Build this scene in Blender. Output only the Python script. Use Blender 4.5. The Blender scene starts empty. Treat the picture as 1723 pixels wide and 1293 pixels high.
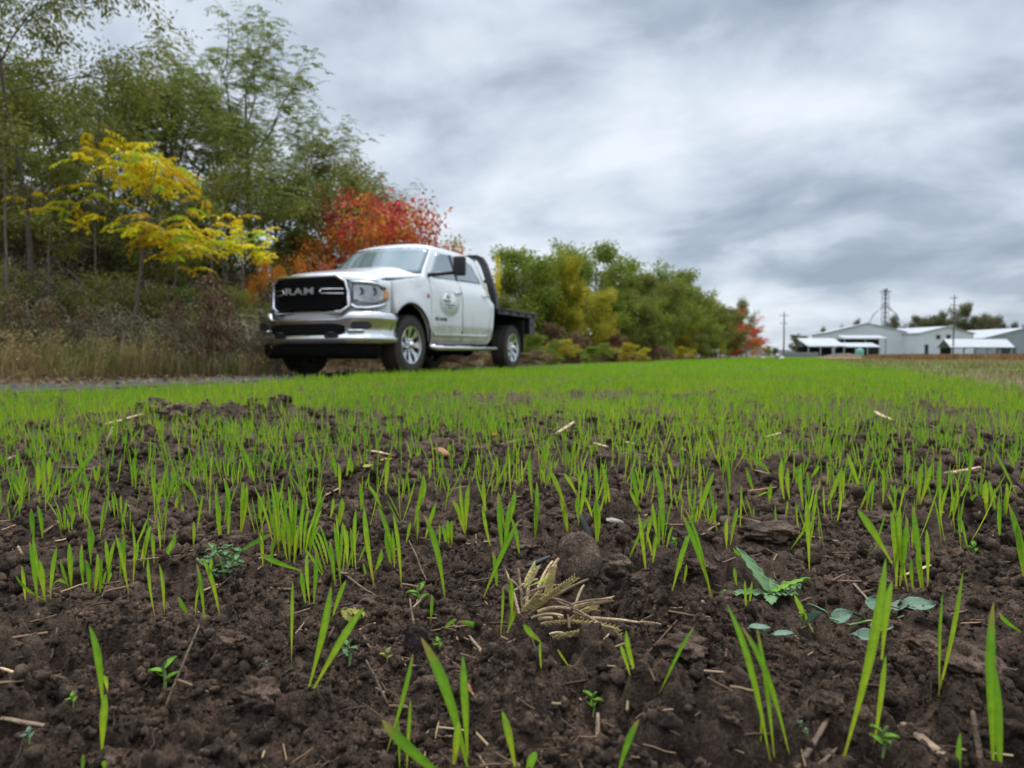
import bpy, bmesh, math, random
import numpy as np
from mathutils import Vector, Matrix

# ---------------------------------------------------------------- camera, world, sun, exposure
SC = bpy.context.scene
COL = SC.collection
PI = math.pi
FPX = 1195.0
CAM_H = 0.275
PITCH = math.atan((646.5 - 598.0) / FPX)
cam_data = bpy.data.cameras.new('camera')
cam = bpy.data.objects.new('camera', cam_data)
COL.objects.link(cam)
cam.location = (0, 0, CAM_H)
cam.rotation_euler = (PI / 2 - PITCH, 0, 0)
cam_data.sensor_width = 36
cam_data.lens = 36 * FPX / 1723
cam_data.clip_start = 0.02
cam_data.clip_end = 6000
cam_data.dof.use_dof = True
cam_data.dof.focus_distance = 0.88
cam_data.dof.aperture_fstop = 7.4
SC.camera = cam

SUN_EL, SUN_AZ = math.radians(64), math.radians(195)      # the sun is behind the cloud, high and a little in front of the lens
wd = bpy.data.worlds.new('World')
SC.world = wd
wd.use_nodes = True
nt = wd.node_tree
nt.nodes.clear()
def N(t, kind, **kw):
    n = t.nodes.new(kind)
    for k, v in kw.items():
        if k in n.inputs.keys() if hasattr(n.inputs, 'keys') else False:
            n.inputs[k].default_value = v
        else:
            setattr(n, k, v)
    return n
wo = N(nt, 'ShaderNodeOutputWorld')
sky = N(nt, 'ShaderNodeTexSky', sky_type='NISHITA', sun_disc=False, sun_elevation=SUN_EL, sun_rotation=PI + SUN_AZ)
bsky = N(nt, 'ShaderNodeBackground'); bsky.inputs['Strength'].default_value = 0.1
nt.links.new(sky.outputs[0], bsky.inputs['Color'])
tc = N(nt, 'ShaderNodeTexCoord')
sep = N(nt, 'ShaderNodeSeparateXYZ'); nt.links.new(tc.outputs['Generated'], sep.inputs[0])
def M(t, op, a, b=None, c=None):
    n = t.nodes.new('ShaderNodeMath'); n.operation = op
    for i, v in enumerate((a, b, c)):
        if v is None: continue
        if isinstance(v, (int, float)): n.inputs[i].default_value = v
        else: t.links.new(v, n.inputs[i])
    return n.outputs[0]
zz = M(nt, 'ADD', M(nt, 'MAXIMUM', sep.outputs[2], 0.0), 0.33)
cx = M(nt, 'DIVIDE', sep.outputs[0], zz)
cy = M(nt, 'DIVIDE', sep.outputs[1], zz)
cmb = N(nt, 'ShaderNodeCombineXYZ'); nt.links.new(cx, cmb.inputs[0]); nt.links.new(cy, cmb.inputs[1])
mp = N(nt, 'ShaderNodeMapping'); nt.links.new(cmb.outputs[0], mp.inputs[0])
mp.inputs['Rotation'].default_value = (0, 0, math.radians(32)); mp.inputs['Location'].default_value = (3.35, 1.9, 0)
mp2 = N(nt, 'ShaderNodeMapping'); nt.links.new(mp.outputs[0], mp2.inputs[0]); mp2.inputs['Scale'].default_value = (0.88, 1.05, 1)
mp = mp2
n1 = N(nt, 'ShaderNodeTexNoise'); n1.inputs['Scale'].default_value = 2.7; n1.inputs['Detail'].default_value = 9; n1.inputs['Roughness'].default_value = 0.51; n1.inputs['Distortion'].default_value = 0.25
nt.links.new(mp.outputs[0], n1.inputs['Vector'])
n2 = N(nt, 'ShaderNodeTexNoise'); n2.inputs['Scale'].default_value = 0.8; n2.inputs['Detail'].default_value = 3
nt.links.new(mp.outputs[0], n2.inputs['Vector'])
mixv = M(nt, 'ADD', M(nt, 'MULTIPLY', n1.outputs[0], 0.62), M(nt, 'MULTIPLY', n2.outputs[0], 0.38))
ramp = N(nt, 'ShaderNodeValToRGB'); nt.links.new(mixv, ramp.inputs[0])
cr = ramp.color_ramp
cr.elements[0].position = 0.36; cr.elements[0].color = (0.25, 0.305, 0.385, 1)
cr.elements[1].position = 0.62; cr.elements[1].color = (0.69, 0.735, 0.79, 1)
e = cr.elements.new(0.43); e.color = (0.335, 0.395, 0.475, 1)
e = cr.elements.new(0.475); e.color = (0.44, 0.50, 0.58, 1)
e = cr.elements.new(0.53); e.color = (0.55, 0.605, 0.68, 1)
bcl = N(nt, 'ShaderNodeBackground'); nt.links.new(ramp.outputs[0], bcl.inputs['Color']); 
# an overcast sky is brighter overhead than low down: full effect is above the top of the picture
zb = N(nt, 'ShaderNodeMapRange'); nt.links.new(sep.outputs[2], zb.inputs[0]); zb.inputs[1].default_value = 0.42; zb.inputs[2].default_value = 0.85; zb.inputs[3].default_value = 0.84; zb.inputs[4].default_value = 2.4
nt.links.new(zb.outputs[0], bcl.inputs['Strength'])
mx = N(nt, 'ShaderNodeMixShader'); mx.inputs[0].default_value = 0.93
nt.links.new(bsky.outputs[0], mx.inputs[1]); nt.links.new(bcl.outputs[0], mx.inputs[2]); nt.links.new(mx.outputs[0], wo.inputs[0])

sun_d = bpy.data.lights.new('sun', 'SUN'); sun_d.energy = 1.5; sun_d.angle = math.radians(14); sun_d.color = (1.0, 0.96, 0.9)
sun = bpy.data.objects.new('sun', sun_d); COL.objects.link(sun); sun.location = (0, 0, 50)
_d = Vector((-math.sin(SUN_AZ) * math.cos(SUN_EL), -math.cos(SUN_AZ) * math.cos(SUN_EL), math.sin(SUN_EL)))
sun.rotation_euler = _d.to_track_quat('Z', 'Y').to_euler()

SC.view_settings.view_transform = 'Standard'
SC.view_settings.look = 'None'
SC.view_settings.exposure = 0.60
SC.view_settings.gamma = 1.0
SC.render.engine = 'CYCLES'
SC.cycles.max_bounces = 6
SC.cycles.transparent_max_bounces = 8
SC.cycles.caustics_reflective = False
SC.cycles.caustics_refractive = False

# ---------------------------------------------------------------- helpers
RNG = np.random.default_rng(11)
random.seed(5)
LD = np.array([0.375, 0.927])                       # direction of the lane, the field strip and the tree row
def sq(s, q): return s * LD[0] - q * LD[1], s * LD[1] + q * LD[0]
def to_q(x, y): return -(x * LD[1] - y * LD[0])
def to_s(x, y): return x * LD[0] + y * LD[1]

def tag(o, label=None, cat=None, group=None, kind=None):
    if label: o['label'] = label
    if cat: o['category'] = cat
    if group: o['group'] = group
    if kind: o['kind'] = kind
    return o
def empty(name, loc=(0, 0, 0), rz=0.0, **kw):
    o = bpy.data.objects.new(name, None); COL.objects.link(o)
    o.location = loc; o.rotation_euler = (0, 0, rz); o.empty_display_size = 0.1
    tag(o, **kw); return o
def link(name, me, mats=None, parent=None, loc=None, **kw):
    o = bpy.data.objects.new(name, me); COL.objects.link(o)
    if mats is not None:
        for m in (mats if isinstance(mats, (list, tuple)) else [mats]): me.materials.append(m)
    if parent is not None: o.parent = parent
    if loc is not None: o.location = loc
    tag(o, **kw); return o
def np_mesh(name, V, F, smooth=True, mi=None, attrs=None):
    """V (n,3); F (m,k) constant k, or a list of such arrays"""
    me = bpy.data.meshes.new(name)
    Fs = F if isinstance(F, list) else [F]
    V = np.ascontiguousarray(V, dtype=np.float32)
    me.vertices.add(len(V)); me.vertices.foreach_set('co', V.ravel())
    nl = sum(f.size for f in Fs); npoly = sum(len(f) for f in Fs)
    me.loops.add(nl); me.polygons.add(npoly)
    me.loops.foreach_set('vertex_index', np.concatenate([f.ravel() for f in Fs]).astype(np.int32))
    st = []; off = 0
    for f in Fs:
        st.append(off + np.arange(len(f)) * f.shape[1]); off += f.size
    me.polygons.foreach_set('loop_start', np.concatenate(st).astype(np.int32))
    if smooth: me.polygons.foreach_set('use_smooth', np.ones(npoly, dtype=bool))
    if mi is not None: me.polygons.foreach_set('material_index', np.asarray(mi, dtype=np.int32))
    me.update(calc_edges=True)
    for k, v in (attrs or {}).items():
        v = np.asarray(v, dtype=np.float32)
        if v.ndim == 1:
            a = me.attributes.new(k, 'FLOAT', 'POINT'); a.data.foreach_set('value', v)
        else:
            a = me.attributes.new(k, 'FLOAT_COLOR', 'POINT'); a.data.foreach_set('color', np.c_[v, np.ones(len(v))].astype(np.float32).ravel())
    return me
class MB:
    """collects shapes into ONE mesh"""
    def __init__(s): s.v = []; s.f = []; s.n = 0
    def add(s, V, F):
        V = [tuple(p) for p in V]
        s.v += V; s.f += [tuple(i + s.n for i in f) for f in F]; s.n += len(V); return s
    def box(s, c, d, rot=None):
        cx, cy, cz = c; hx, hy, hz = d[0] / 2, d[1] / 2, d[2] / 2
        P = [Vector((a * hx, b * hy, e * hz)) for a in (-1, 1) for b in (-1, 1) for e in (-1, 1)]
        if rot is not None: P = [rot @ p for p in P]
        P = [p + Vector(c) for p in P]
        return s.add(P, [(0, 1, 3, 2), (4, 6, 7, 5), (0, 4, 5, 1), (2, 3, 7, 6), (0, 2, 6, 4), (1, 5, 7, 3)])
    def tube(s, pts, r, n=8, cap=True):
        pts = [Vector(p) for p in pts]; rs = r if isinstance(r, (list, tuple)) else [r] * len(pts)
        V = []; F = []
        up = Vector((0, 0, 1))
        for i, p in enumerate(pts):
            t = (pts[min(i + 1, len(pts) - 1)] - pts[max(i - 1, 0)]).normalized()
            u = up if abs(t.z) < 0.9 else Vector((1, 0, 0))
            a = t.cross(u).normalized(); b = t.cross(a)
            for k in range(n):
                th = 2 * PI * k / n
                V.append(p + rs[i] * (math.cos(th) * a + math.sin(th) * b))
        for i in range(len(pts) - 1):
            for k in range(n):
                F.append((i * n + k, i * n + (k + 1) % n, (i + 1) * n + (k + 1) % n, (i + 1) * n + k))
        if cap: F.append(tuple(range(n))[::-1]); F.append(tuple((len(pts) - 1) * n + k for k in range(n)))
        return s.add(V, F)
    def lathe(s, prof, n=40, axis='Y', c=(0, 0, 0)):
        """prof: (r, h) along the axis"""
        V = []; F = []
        for (r, h) in prof:
            for k in range(n):
                th = 2 * PI * k / n; a, b = r * math.cos(th), r * math.sin(th)
                V.append((c[0] + a, c[1] + h, c[2] + b) if axis == 'Y' else (c[0] + a, c[1] + b, c[2] + h) if axis == 'Z' else (c[0] + h, c[1] + a, c[2] + b))
        for i in range(len(prof) - 1):
            for k in range(n):
                F.append((i * n + k, i * n + (k + 1) % n, (i + 1) * n + (k + 1) % n, (i + 1) * n + k))
        return s.add(V, F)
    def grid(s, fn, nu, nv):
        V = [fn(i / nu, j / nv) for i in range(nu + 1) for j in range(nv + 1)]
        F = [(i * (nv + 1) + j, (i + 1) * (nv + 1) + j, (i + 1) * (nv + 1) + j + 1, i * (nv + 1) + j + 1) for i in range(nu) for j in range(nv)]
        return s.add(V, F)
    def prism(s, poly, y0, y1, mapf=lambda p: p):
        """poly of (x,z), extruded along y"""
        n = len(poly)
        V = [mapf(Vector((x, y0, z))) for x, z in poly] + [mapf(Vector((x, y1, z))) for x, z in poly]
        return s.add(V, [tuple(range(n)), tuple(range(2 * n - 1, n - 1, -1))] + [(i, (i + 1) % n, n + (i + 1) % n, n + i)[::-1] for i in range(n)])
    def build(s, name, mats, parent=None, smooth=False, bevel=0, seg=2, solid=0, loc=None, fix=True, angle=35, **kw):
        me = bpy.data.meshes.new(name); me.from_pydata(s.v, [], s.f)
        if fix:
            bm = bmesh.new(); bm.from_mesh(me); bmesh.ops.recalc_face_normals(bm, faces=bm.faces); bm.to_mesh(me); bm.free()
        if smooth:
            for p in me.polygons: p.use_smooth = True
            if smooth == 'auto': me.set_sharp_from_angle(angle=math.radians(angle))
        o = link(name, me, mats, parent, loc, **kw)
        if solid:
            m = o.modifiers.new('solid', 'SOLIDIFY'); m.thickness = solid; m.offset = -1
        if bevel:
            m = o.modifiers.new('bevel', 'BEVEL'); m.width = bevel; m.segments = seg; m.limit_method = 'ANGLE'; m.angle_limit = math.radians(angle)
        return o

# ---- materials
def new_mat(name):
    m = bpy.data.materials.new(name); m.use_nodes = True
    t = m.node_tree; b = t.nodes['Principled BSDF']; return m, t, b
def mat(name, col, rough=0.6, metal=0.0, var=0.12, vscale=8.0, bump=0.0, bscale=40.0, coat=0.0, spec=0.5, dirt=None, emit=None):
    m, t, b = new_mat(name)
    b.inputs['Roughness'].default_value = rough; b.inputs['Metallic'].default_value = metal
    b.inputs['Coat Weight'].default_value = coat; b.inputs['Coat Roughness'].default_value = 0.05
    b.inputs['Specular IOR Level'].default_value = spec
    g = N(t, 'ShaderNodeNewGeometry')
    tcn = N(t, 'ShaderNodeTexCoord')
    n = N(t, 'ShaderNodeTexNoise'); n.inputs['Scale'].default_value = vscale; n.inputs['Detail'].default_value = 5
    t.links.new(tcn.outputs['Object'], n.inputs['Vector'])
    r = N(t, 'ShaderNodeValToRGB'); t.links.new(n.outputs[0], r.inputs[0])
    c = np.array(col)
    r.color_ramp.elements[0].position = 0.3; r.color_ramp.elements[1].position = 0.7
    r.color_ramp.elements[0].color = (*(c * (1 - var)), 1); r.color_ramp.elements[1].color = (*np.clip(c * (1 + var), 0, 1), 1)
    out = r.outputs[0]
    if dirt:                                           # a dust film with a height limit: (colour, z0, z1, strength)
        sp = N(t, 'ShaderNodeSeparateXYZ'); t.links.new(tcn.outputs['Object'], sp.inputs[0])
        mr = N(t, 'ShaderNodeMapRange'); t.links.new(sp.outputs[2], mr.inputs[0])
        mr.inputs[1].default_value = dirt[2]; mr.inputs[2].default_value = dirt[1]; mr.inputs[3].default_value = 0; mr.inputs[4].default_value = dirt[3]
        n3 = N(t, 'ShaderNodeTexNoise'); n3.inputs['Scale'].default_value = 5; n3.inputs['Detail'].default_value = 6
        t.links.new(tcn.outputs['Object'], n3.inputs['Vector'])
        k = M(t, 'MULTIPLY', mr.outputs[0], M(t, 'MULTIPLY', n3.outputs[0], 1.6))
        mc = N(t, 'ShaderNodeMixRGB'); t.links.new(k, mc.inputs[0]); t.links.new(out, mc.inputs[1]); mc.inputs[2].default_value = (*dirt[0], 1)
        out = mc.outputs[0]
    t.links.new(out, b.inputs['Base Color'])
    if bump:
        n2_ = N(t, 'ShaderNodeTexNoise'); n2_.inputs['Scale'].default_value = bscale; n2_.inputs['Detail'].default_value = 6
        t.links.new(tcn.outputs['Object'], n2_.inputs['Vector'])
        bp = N(t, 'ShaderNodeBump'); bp.inputs['Strength'].default_value = bump; bp.inputs['Distance'].default_value = 0.02
        t.links.new(n2_.outputs[0], bp.inputs['Height']); t.links.new(bp.outputs[0], b.inputs['Normal'])
    if emit: b.inputs['Emission Color'].default_value = (*emit, 1); b.inputs['Emission Strength'].default_value = 1
    return m
def leaf_mat(name, stops, attr='shade', trans=0.35, rough=0.55, spec=0.12, objvar=0.0):
    """stops: [(pos, rgb)...] of the attribute; translucent leaf"""
    m, t, b = new_mat(name)
    a = N(t, 'ShaderNodeAttribute'); a.attribute_name = attr
    v = a.outputs['Fac']
    if objvar:
        oi = N(t, 'ShaderNodeObjectInfo')
        v = M(t, 'ADD', v, M(t, 'MULTIPLY', M(t, 'SUBTRACT', oi.outputs['Random'], 0.5), objvar))
    r = N(t, 'ShaderNodeValToRGB'); t.links.new(v, r.inputs[0])
    for i, (p, c) in enumerate(stops):
        e = r.color_ramp.elements[i] if i < 2 else r.color_ramp.elements.new(p)
        e.position = p; e.color = (*c, 1)
    cols = sorted(r.color_ramp.elements, key=lambda e: e.position)
    for e_, (p, c) in zip(cols, sorted(stops)): e_.position = p; e_.color = (*c, 1)
    t.links.new(r.outputs[0], b.inputs['Base Color'])
    b.inputs['Roughness'].default_value = rough; b.inputs['Specular IOR Level'].default_value = spec
    tr = N(t, 'ShaderNodeBsdfTranslucent'); t.links.new(r.outputs[0], tr.inputs[0])
    mxs = N(t, 'ShaderNodeMixShader'); mxs.inputs[0].default_value = trans
    out = t.nodes['Material Output']
    t.links.new(b.outputs[0], mxs.inputs[1]); t.links.new(tr.outputs[0], mxs.inputs[2]); t.links.new(mxs.outputs[0], out.inputs[0])
    return m

# ---- numpy noise
_perm = np.random.default_rng(3).permutation(512).astype(np.int64)
def _h(ix, iy, seed=0): return _perm[(_perm[(ix + seed * 17) & 511] + iy) & 511]
def perlin(x, y, seed=0):
    ix = np.floor(x).astype(np.int64); iy = np.floor(y).astype(np.int64)
    fx = x - ix; fy = y - iy
    u = fx * fx * fx * (fx * (fx * 6 - 15) + 10); v = fy * fy * fy * (fy * (fy * 6 - 15) + 10)
    def g(a, b):
        th = _h(ix + a, iy + b, seed) * (2 * PI / 512)
        return np.cos(th) * (fx - a) + np.sin(th) * (fy - b)
    return (g(0, 0) * (1 - u) + g(1, 0) * u) * (1 - v) + (g(0, 1) * (1 - u) + g(1, 1) * u) * v
def domes(x, y, cell, seed=0, dens=1.0, lo=0.3, hi=0.75):
    x = x / cell; y = y / cell
    ix = np.floor(x).astype(np.int64); iy = np.floor(y).astype(np.int64)
    out = np.zeros_like(x)
    for a in (-1, 0, 1):
        for b in (-1, 0, 1):
            h1 = _h(ix + a, iy + b, seed) / 512.0; h2 = _h(ix + a, iy + b, seed + 5) / 512.0; h3 = _h(ix + a, iy + b, seed + 9) / 512.0
            R = lo + (hi - lo) * h3 * h3 if dens >= 1 else np.where(h3 < dens, lo + (hi - lo) * h3 / dens, 1e-3)
            d2 = ((ix + a + h1 - x) ** 2 + (iy + b + h2 - y) ** 2) / (R * R)
            out = np.maximum(out, np.sqrt(np.maximum(0, 1 - d2)) * R)
    return out * cell
def cracks(x, y, cell, seed, w):
    """1 on the borders between irregular cells, 0 inside them"""
    x = x / cell; y = y / cell; ix = np.floor(x).astype(np.int64); iy = np.floor(y).astype(np.int64)
    f1 = np.full_like(x, 9.0); f2 = np.full_like(x, 9.0)
    for a in (-1, 0, 1):
        for b in (-1, 0, 1):
            d = np.hypot(ix + a + _h(ix + a, iy + b, seed) / 512.0 - x, iy + b + _h(ix + a, iy + b, seed + 5) / 512.0 - y)
            f2 = np.minimum(f2, np.maximum(f1, d)); f1 = np.minimum(f1, d)
    return np.exp(-(f2 - f1) / w)
def sstep(a, b, x):
    t = np.clip((x - a) / (b - a), 0, 1); return t * t * (3 - 2 * t)

FEAT = [  # hand-set relief of the foreground: x, y, radius x, radius y, height
    (-0.30, 0.66, 0.16, 0.12, 0.022), (0.05, 0.60, 0.14, 0.06, 0.012), (0.20, 0.70, 0.10, 0.035, 0.018),
    (-0.10, 0.52, 0.10, 0.05, -0.014), (0.33, 0.74, 0.05, 0.05, -0.02), (0.30, 0.60, 0.12, 0.06, 0.012), (0.45, 0.62, 0.07, 0.06, 0.016),
    (-0.2, 0.85, 0.2, 0.05, -0.006), (0.12, 0.62, 0.03, 0.05, -0.01), (-1.15, 3.1, 0.5, 0.14, 0.075), (0.5, 1.15, 0.10, 0.06, 0.02), (-0.45, 1.05, 0.15, 0.08, 0.014),
    (-0.12, 0.90, 0.05, 0.03, -0.012), (0.16, 0.95, 0.12, 0.05, 0.01)]
def height(x, y):
    x = np.asarray(x, dtype=float); y = np.asarray(y, dtype=float)
    r = np.hypot(x, y); q = to_q(x, y); s = to_s(x, y)
    soil = sstep(-2.6, -1.6, q) * sstep(5.6, 5.2, q)
    wx = x + 0.018 * perlin(x * 14, y * 14, 1) + 0.006 * perlin(x * 45, y * 45, 2)
    wy = y + 0.018 * perlin(x * 14, y * 14, 3) + 0.006 * perlin(x * 45, y * 45, 4)
    z = 0.022 * perlin(x * 1.9, y * 1.9, 5) + 0.016 * perlin(x * 5, y * 5, 6)
    for fx, fy, rx, ry, hh in FEAT:
        z = z + hh * np.exp(-((x - fx) / rx) ** 2 - ((y - fy) / ry) ** 2)
    rough = 0.45 + 0.55 * sstep(-0.25, 0.25, perlin(x * 3.3 + 9, y * 3.3, 21))
    z = z + rough * (0.80 * domes(wx, wy, 0.085, 7, 0.45, 0.2, 0.6) + 0.75 * domes(wx, wy, 0.034, 8, 0.6, 0.25, 0.7)) + 0.010 * perlin(x * 13, y * 13, 22)
    near = sstep(7.0, 3.0, r)
    z = z - near * (0.016 * (0.3 + rough) * cracks(wx, wy, 0.11, 24, 0.10) * sstep(-0.3, 0.3, perlin(x * 4.0, y * 4.0, 23)) + 0.009 * rough * cracks(wx, wy, 0.042, 25, 0.14))
    z = z + near * ((0.3 + 0.6 * rough) * domes(wx, wy, 0.0145, 9, 0.8, 0.25, 0.7) + 0.008 * perlin(wx * 30, wy * 30, 10) + 0.0045 * perlin(wx * 75, wy * 75, 12))
    nn = sstep(3.0, 1.5, r)
    z = z + nn * (0.75 * domes(wx, wy, 0.0068, 11, 0.8, 0.3, 0.7) + 0.0016 * perlin(x * 210, y * 210, 13))
    z = z * soil - 0.020 * soil
    # lane trough, bank and hillside on the left
    lane = sstep(5.3, 5.55, q) * sstep(7.9, 7.5, q)
    z = z - 0.03 * lane
    A = 0.6 + 4.0 * sstep(26, 12, s)
    bank = A * sstep(8.6, 19.0, q) * np.where(q > 5, 1, 0)
    z = z + bank + sstep(7.4, 8.2, q) * (0.05 + 0.05 * perlin(x * 1.3, y * 1.3, 14) + 0.02 * perlin(x * 6, y * 6, 15))
    rt = sstep(-1.5, -2.4, q)
    z = z + rt * sstep(60, 20, r) * (0.02 + 0.05 * perlin(x * 0.7, y * 0.7, 16) + 0.03 * perlin(x * 3, y * 3, 17))
    return z
def hz(x, y): return float(height(np.array([x]), np.array([y]))[0])
def pix_ray(px, py):
    u = (px - 861.5) / FPX; v = -(py - 646.5) / FPX
    return np.array([u, math.cos(PITCH) + v * math.sin(PITCH), -math.sin(PITCH) + v * math.cos(PITCH)])
def ground_at(px, py):
    """the point of the ground met by the sight line through a point of the photo"""
    r = pix_ray(px, py)
    t = np.geomspace(0.25, 60, 900)
    P = r[None, :] * t[:, None]
    zz_ = height(P[:, 0], P[:, 1])
    below = np.nonzero(CAM_H + P[:, 2] < zz_)[0]
    k = below[0] if len(below) else -1
    a, b = t[max(k - 1, 0)], t[k]
    tt = np.linspace(a, b, 24); P = r[None, :] * tt[:, None]
    kk = np.nonzero(CAM_H + P[:, 2] < height(P[:, 0], P[:, 1]))[0]
    p = P[kk[0] if len(kk) else -1]
    return float(p[0]), float(p[1]), hz(p[0], p[1])
def at_depth(px, py, d):
    r = pix_ray(px, py); r = r * (d / r[1]); return float(r[0]), float(d), float(CAM_H + r[2])
# ---------------------------------------------------------------- the setting: soil, verge, lane, hills
def ground_mesh():
    th_d = np.linspace(-0.86, 0.86, 960)
    th_s = np.linspace(0.86, 2 * PI - 0.86, 150)[1:-1]
    th = np.concatenate([th_d, th_s])
    rr = [0.12]
    while rr[-1] < 2500:
        r = rr[-1]
        dr = 0.012 if r < 0.34 else min(max(0.0017, r * r / 260), r * 0.013 if r < 20 else r * 0.05)
        rr.append(r + dr)
    rr = np.array(rr)
    R, T = np.meshgrid(rr, th, indexing='ij')
    X = (R * np.sin(T)); Y = (R * np.cos(T))
    Z = height(X, Y)
    Z = np.where(R > 300, -0.3, Z)
    nr, nt_ = R.shape
    V = np.c_[X.ravel(), Y.ravel(), Z.ravel()]
    i = np.arange(nr - 1)[:, None] * nt_; j = np.arange(nt_)[None, :]; j2 = (j + 1) % nt_
    F = np.stack([i + j, i + nt_ + j, i + nt_ + j2, i + j2], -1).reshape(-1, 4)[:, ::-1]
    V = np.vstack([V, [[0, 0, hz(0, 0.01)]]]); c = len(V) - 1
    k = np.arange(nt_); F3 = np.stack([k, (k + 1) % nt_, np.full(nt_, c)], -1)[:, ::-1]
    x, y = V[:, 0], V[:, 1]; q = to_q(x, y); s = to_s(x, y); r = np.hypot(x, y)
    nz = perlin(x * 0.9, y * 0.9, 31); nf = perlin(x * 4.1, y * 4.1, 32)
    C = np.tile(np.array([[0.076, 0.052, 0.037]]), (len(V), 1))
    def blend(m, col):
        nonlocal C
        m = np.clip(m, 0, 1)[:, None]; C = C * (1 - m) + np.array(col)[None] * m
    blend(sstep(2.2, 4.5, r) * 0.85 * sstep(-2.2, -1.2, q) * sstep(5.6, 5.2, q), (0.062, 0.050, 0.022))
    blend(sstep(7, 16, r) * 0.8 * sstep(-2.2, -1.2, q) * sstep(5.6, 5.2, q), (0.075, 0.13, 0.02))
    blend(sstep(2.5, 5, r) * 0.55 * sstep(0.08, 0.30, perlin(x * 0.75 + 3, y * 0.55, 65)) * sstep(-2.2, -1.2, q) * sstep(5.6, 5.2, q), (0.08, 0.062, 0.035))
    blend(sstep(5.0, 5.4, q + 0.25 * nz), (0.105, 0.075, 0.05))
    blend(sstep(5.0, 5.4, q) * sstep(0.05, 0.35, nz + 0.5 * nf) * 0.6, (0.09, 0.10, 0.035))
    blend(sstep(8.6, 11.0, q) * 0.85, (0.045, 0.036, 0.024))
    blend(sstep(10, 13.0, q) * sstep(-0.1, 0.3, nz) * 0.6, (0.16, 0.12, 0.07))
    rt = sstep(-1.2, -2.0, q + 0.3 * nz)
    blend(rt, (0.12, 0.088, 0.042)); blend(rt * sstep(-0.1, 0.2, nz + 0.4 * nf) * 0.8, (0.085, 0.115, 0.03))
    far = sstep(-1.6, -2.6, q)
    g1 = far * sstep(12, 14, y) * sstep(24, 19, y)
    blend(g1 * 0.8, (0.08, 0.13, 0.025))
    blend(far * sstep(19, 21, y) * sstep(0.45, 0.52, x / np.maximum(y, 1)), (0.22, 0.165, 0.125))
    blend(far * sstep(33, 35, y), (0.20, 0.125, 0.06))
    blend(sstep(110, 130, y) * far, (0.09, 0.10, 0.05))
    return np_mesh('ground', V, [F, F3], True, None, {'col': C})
def soil_material():
    m, t, b = new_mat('soil')
    a = N(t, 'ShaderNodeAttribute'); a.attribute_name = 'col'
    tcn = N(t, 'ShaderNodeTexCoord')
    def noise(sc, det=6, rough=0.6):
        n = N(t, 'ShaderNodeTexNoise'); n.inputs['Scale'].default_value = sc; n.inputs['Detail'].default_value = det; n.inputs['Roughness'].default_value = rough
        t.links.new(tcn.outputs['Object'], n.inputs['Vector']); return n.outputs[0]
    big, mid, fine = noise(3, 4), noise(38, 6, 0.65), noise(420, 5, 0.7)
    def mr(v, a0, a1, b0, b1):
        n = N(t, 'ShaderNodeMapRange'); t.links.new(v, n.inputs[0])
        for i, k in enumerate((a0, a1, b0, b1)): n.inputs[i + 1].default_value = k
        return n.outputs[0]
    k = M(t, 'MULTIPLY', M(t, 'MULTIPLY', mr(big, 0.3, 0.7, 0.7, 1.35), mr(mid, 0.34, 0.66, 0.38, 1.9)), mr(fine, 0.30, 0.70, 0.36, 1.95))
    vm = N(t, 'ShaderNodeVectorMath'); vm.operation = 'SCALE'; t.links.new(a.outputs['Color'], vm.inputs[0]); t.links.new(k, vm.inputs['Scale'])
    # scattered crumbs of straw, chaff and pale grit in the soil
    vo = N(t, 'ShaderNodeTexVoronoi'); vo.inputs['Scale'].default_value = 260; t.links.new(tcn.outputs['Object'], vo.inputs['Vector'])
    sp = M(t, 'MULTIPLY', M(t, 'LESS_THAN', vo.outputs['Distance'], 0.23), M(t, 'GREATER_THAN', noise(60, 3), 0.60))
    mx1 = N(t, 'ShaderNodeMixRGB'); t.links.new(M(t, 'MULTIPLY', sp, 0.75), mx1.inputs[0]); t.links.new(vm.outputs[0], mx1.inputs[1])
    rs = N(t, 'ShaderNodeValToRGB'); t.links.new(vo.outputs['Color'], rs.inputs[0])
    rs.color_ramp.elements[0].color = (0.10, 0.045, 0.02, 1); rs.color_ramp.elements[1].color = (0.22, 0.17, 0.12, 1)
    t.links.new(rs.outputs[0], mx1.inputs[2])
    t.links.new(mx1.outputs[0], b.inputs['Base Color'])
    t.links.new(mr(mid, 0.3, 0.7, 0.55, 0.9), b.inputs['Roughness'])
    b.inputs['Specular IOR Level'].default_value = 0.08
    bp = N(t, 'ShaderNodeBump'); bp.inputs['Strength'].default_value = 1.0; bp.inputs['Distance'].default_value = 0.007
    hsum = M(t, 'ADD', M(t, 'MULTIPLY', noise(330, 6, 0.75), 1.0), M(t, 'MULTIPLY', noise(95, 4), 1.2))
    t.links.new(hsum, bp.inputs['Height']); t.links.new(bp.outputs[0], b.inputs['Normal'])
    return m
M_SOIL = soil_material()
link('ground', ground_mesh(), M_SOIL, kind='structure')

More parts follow.
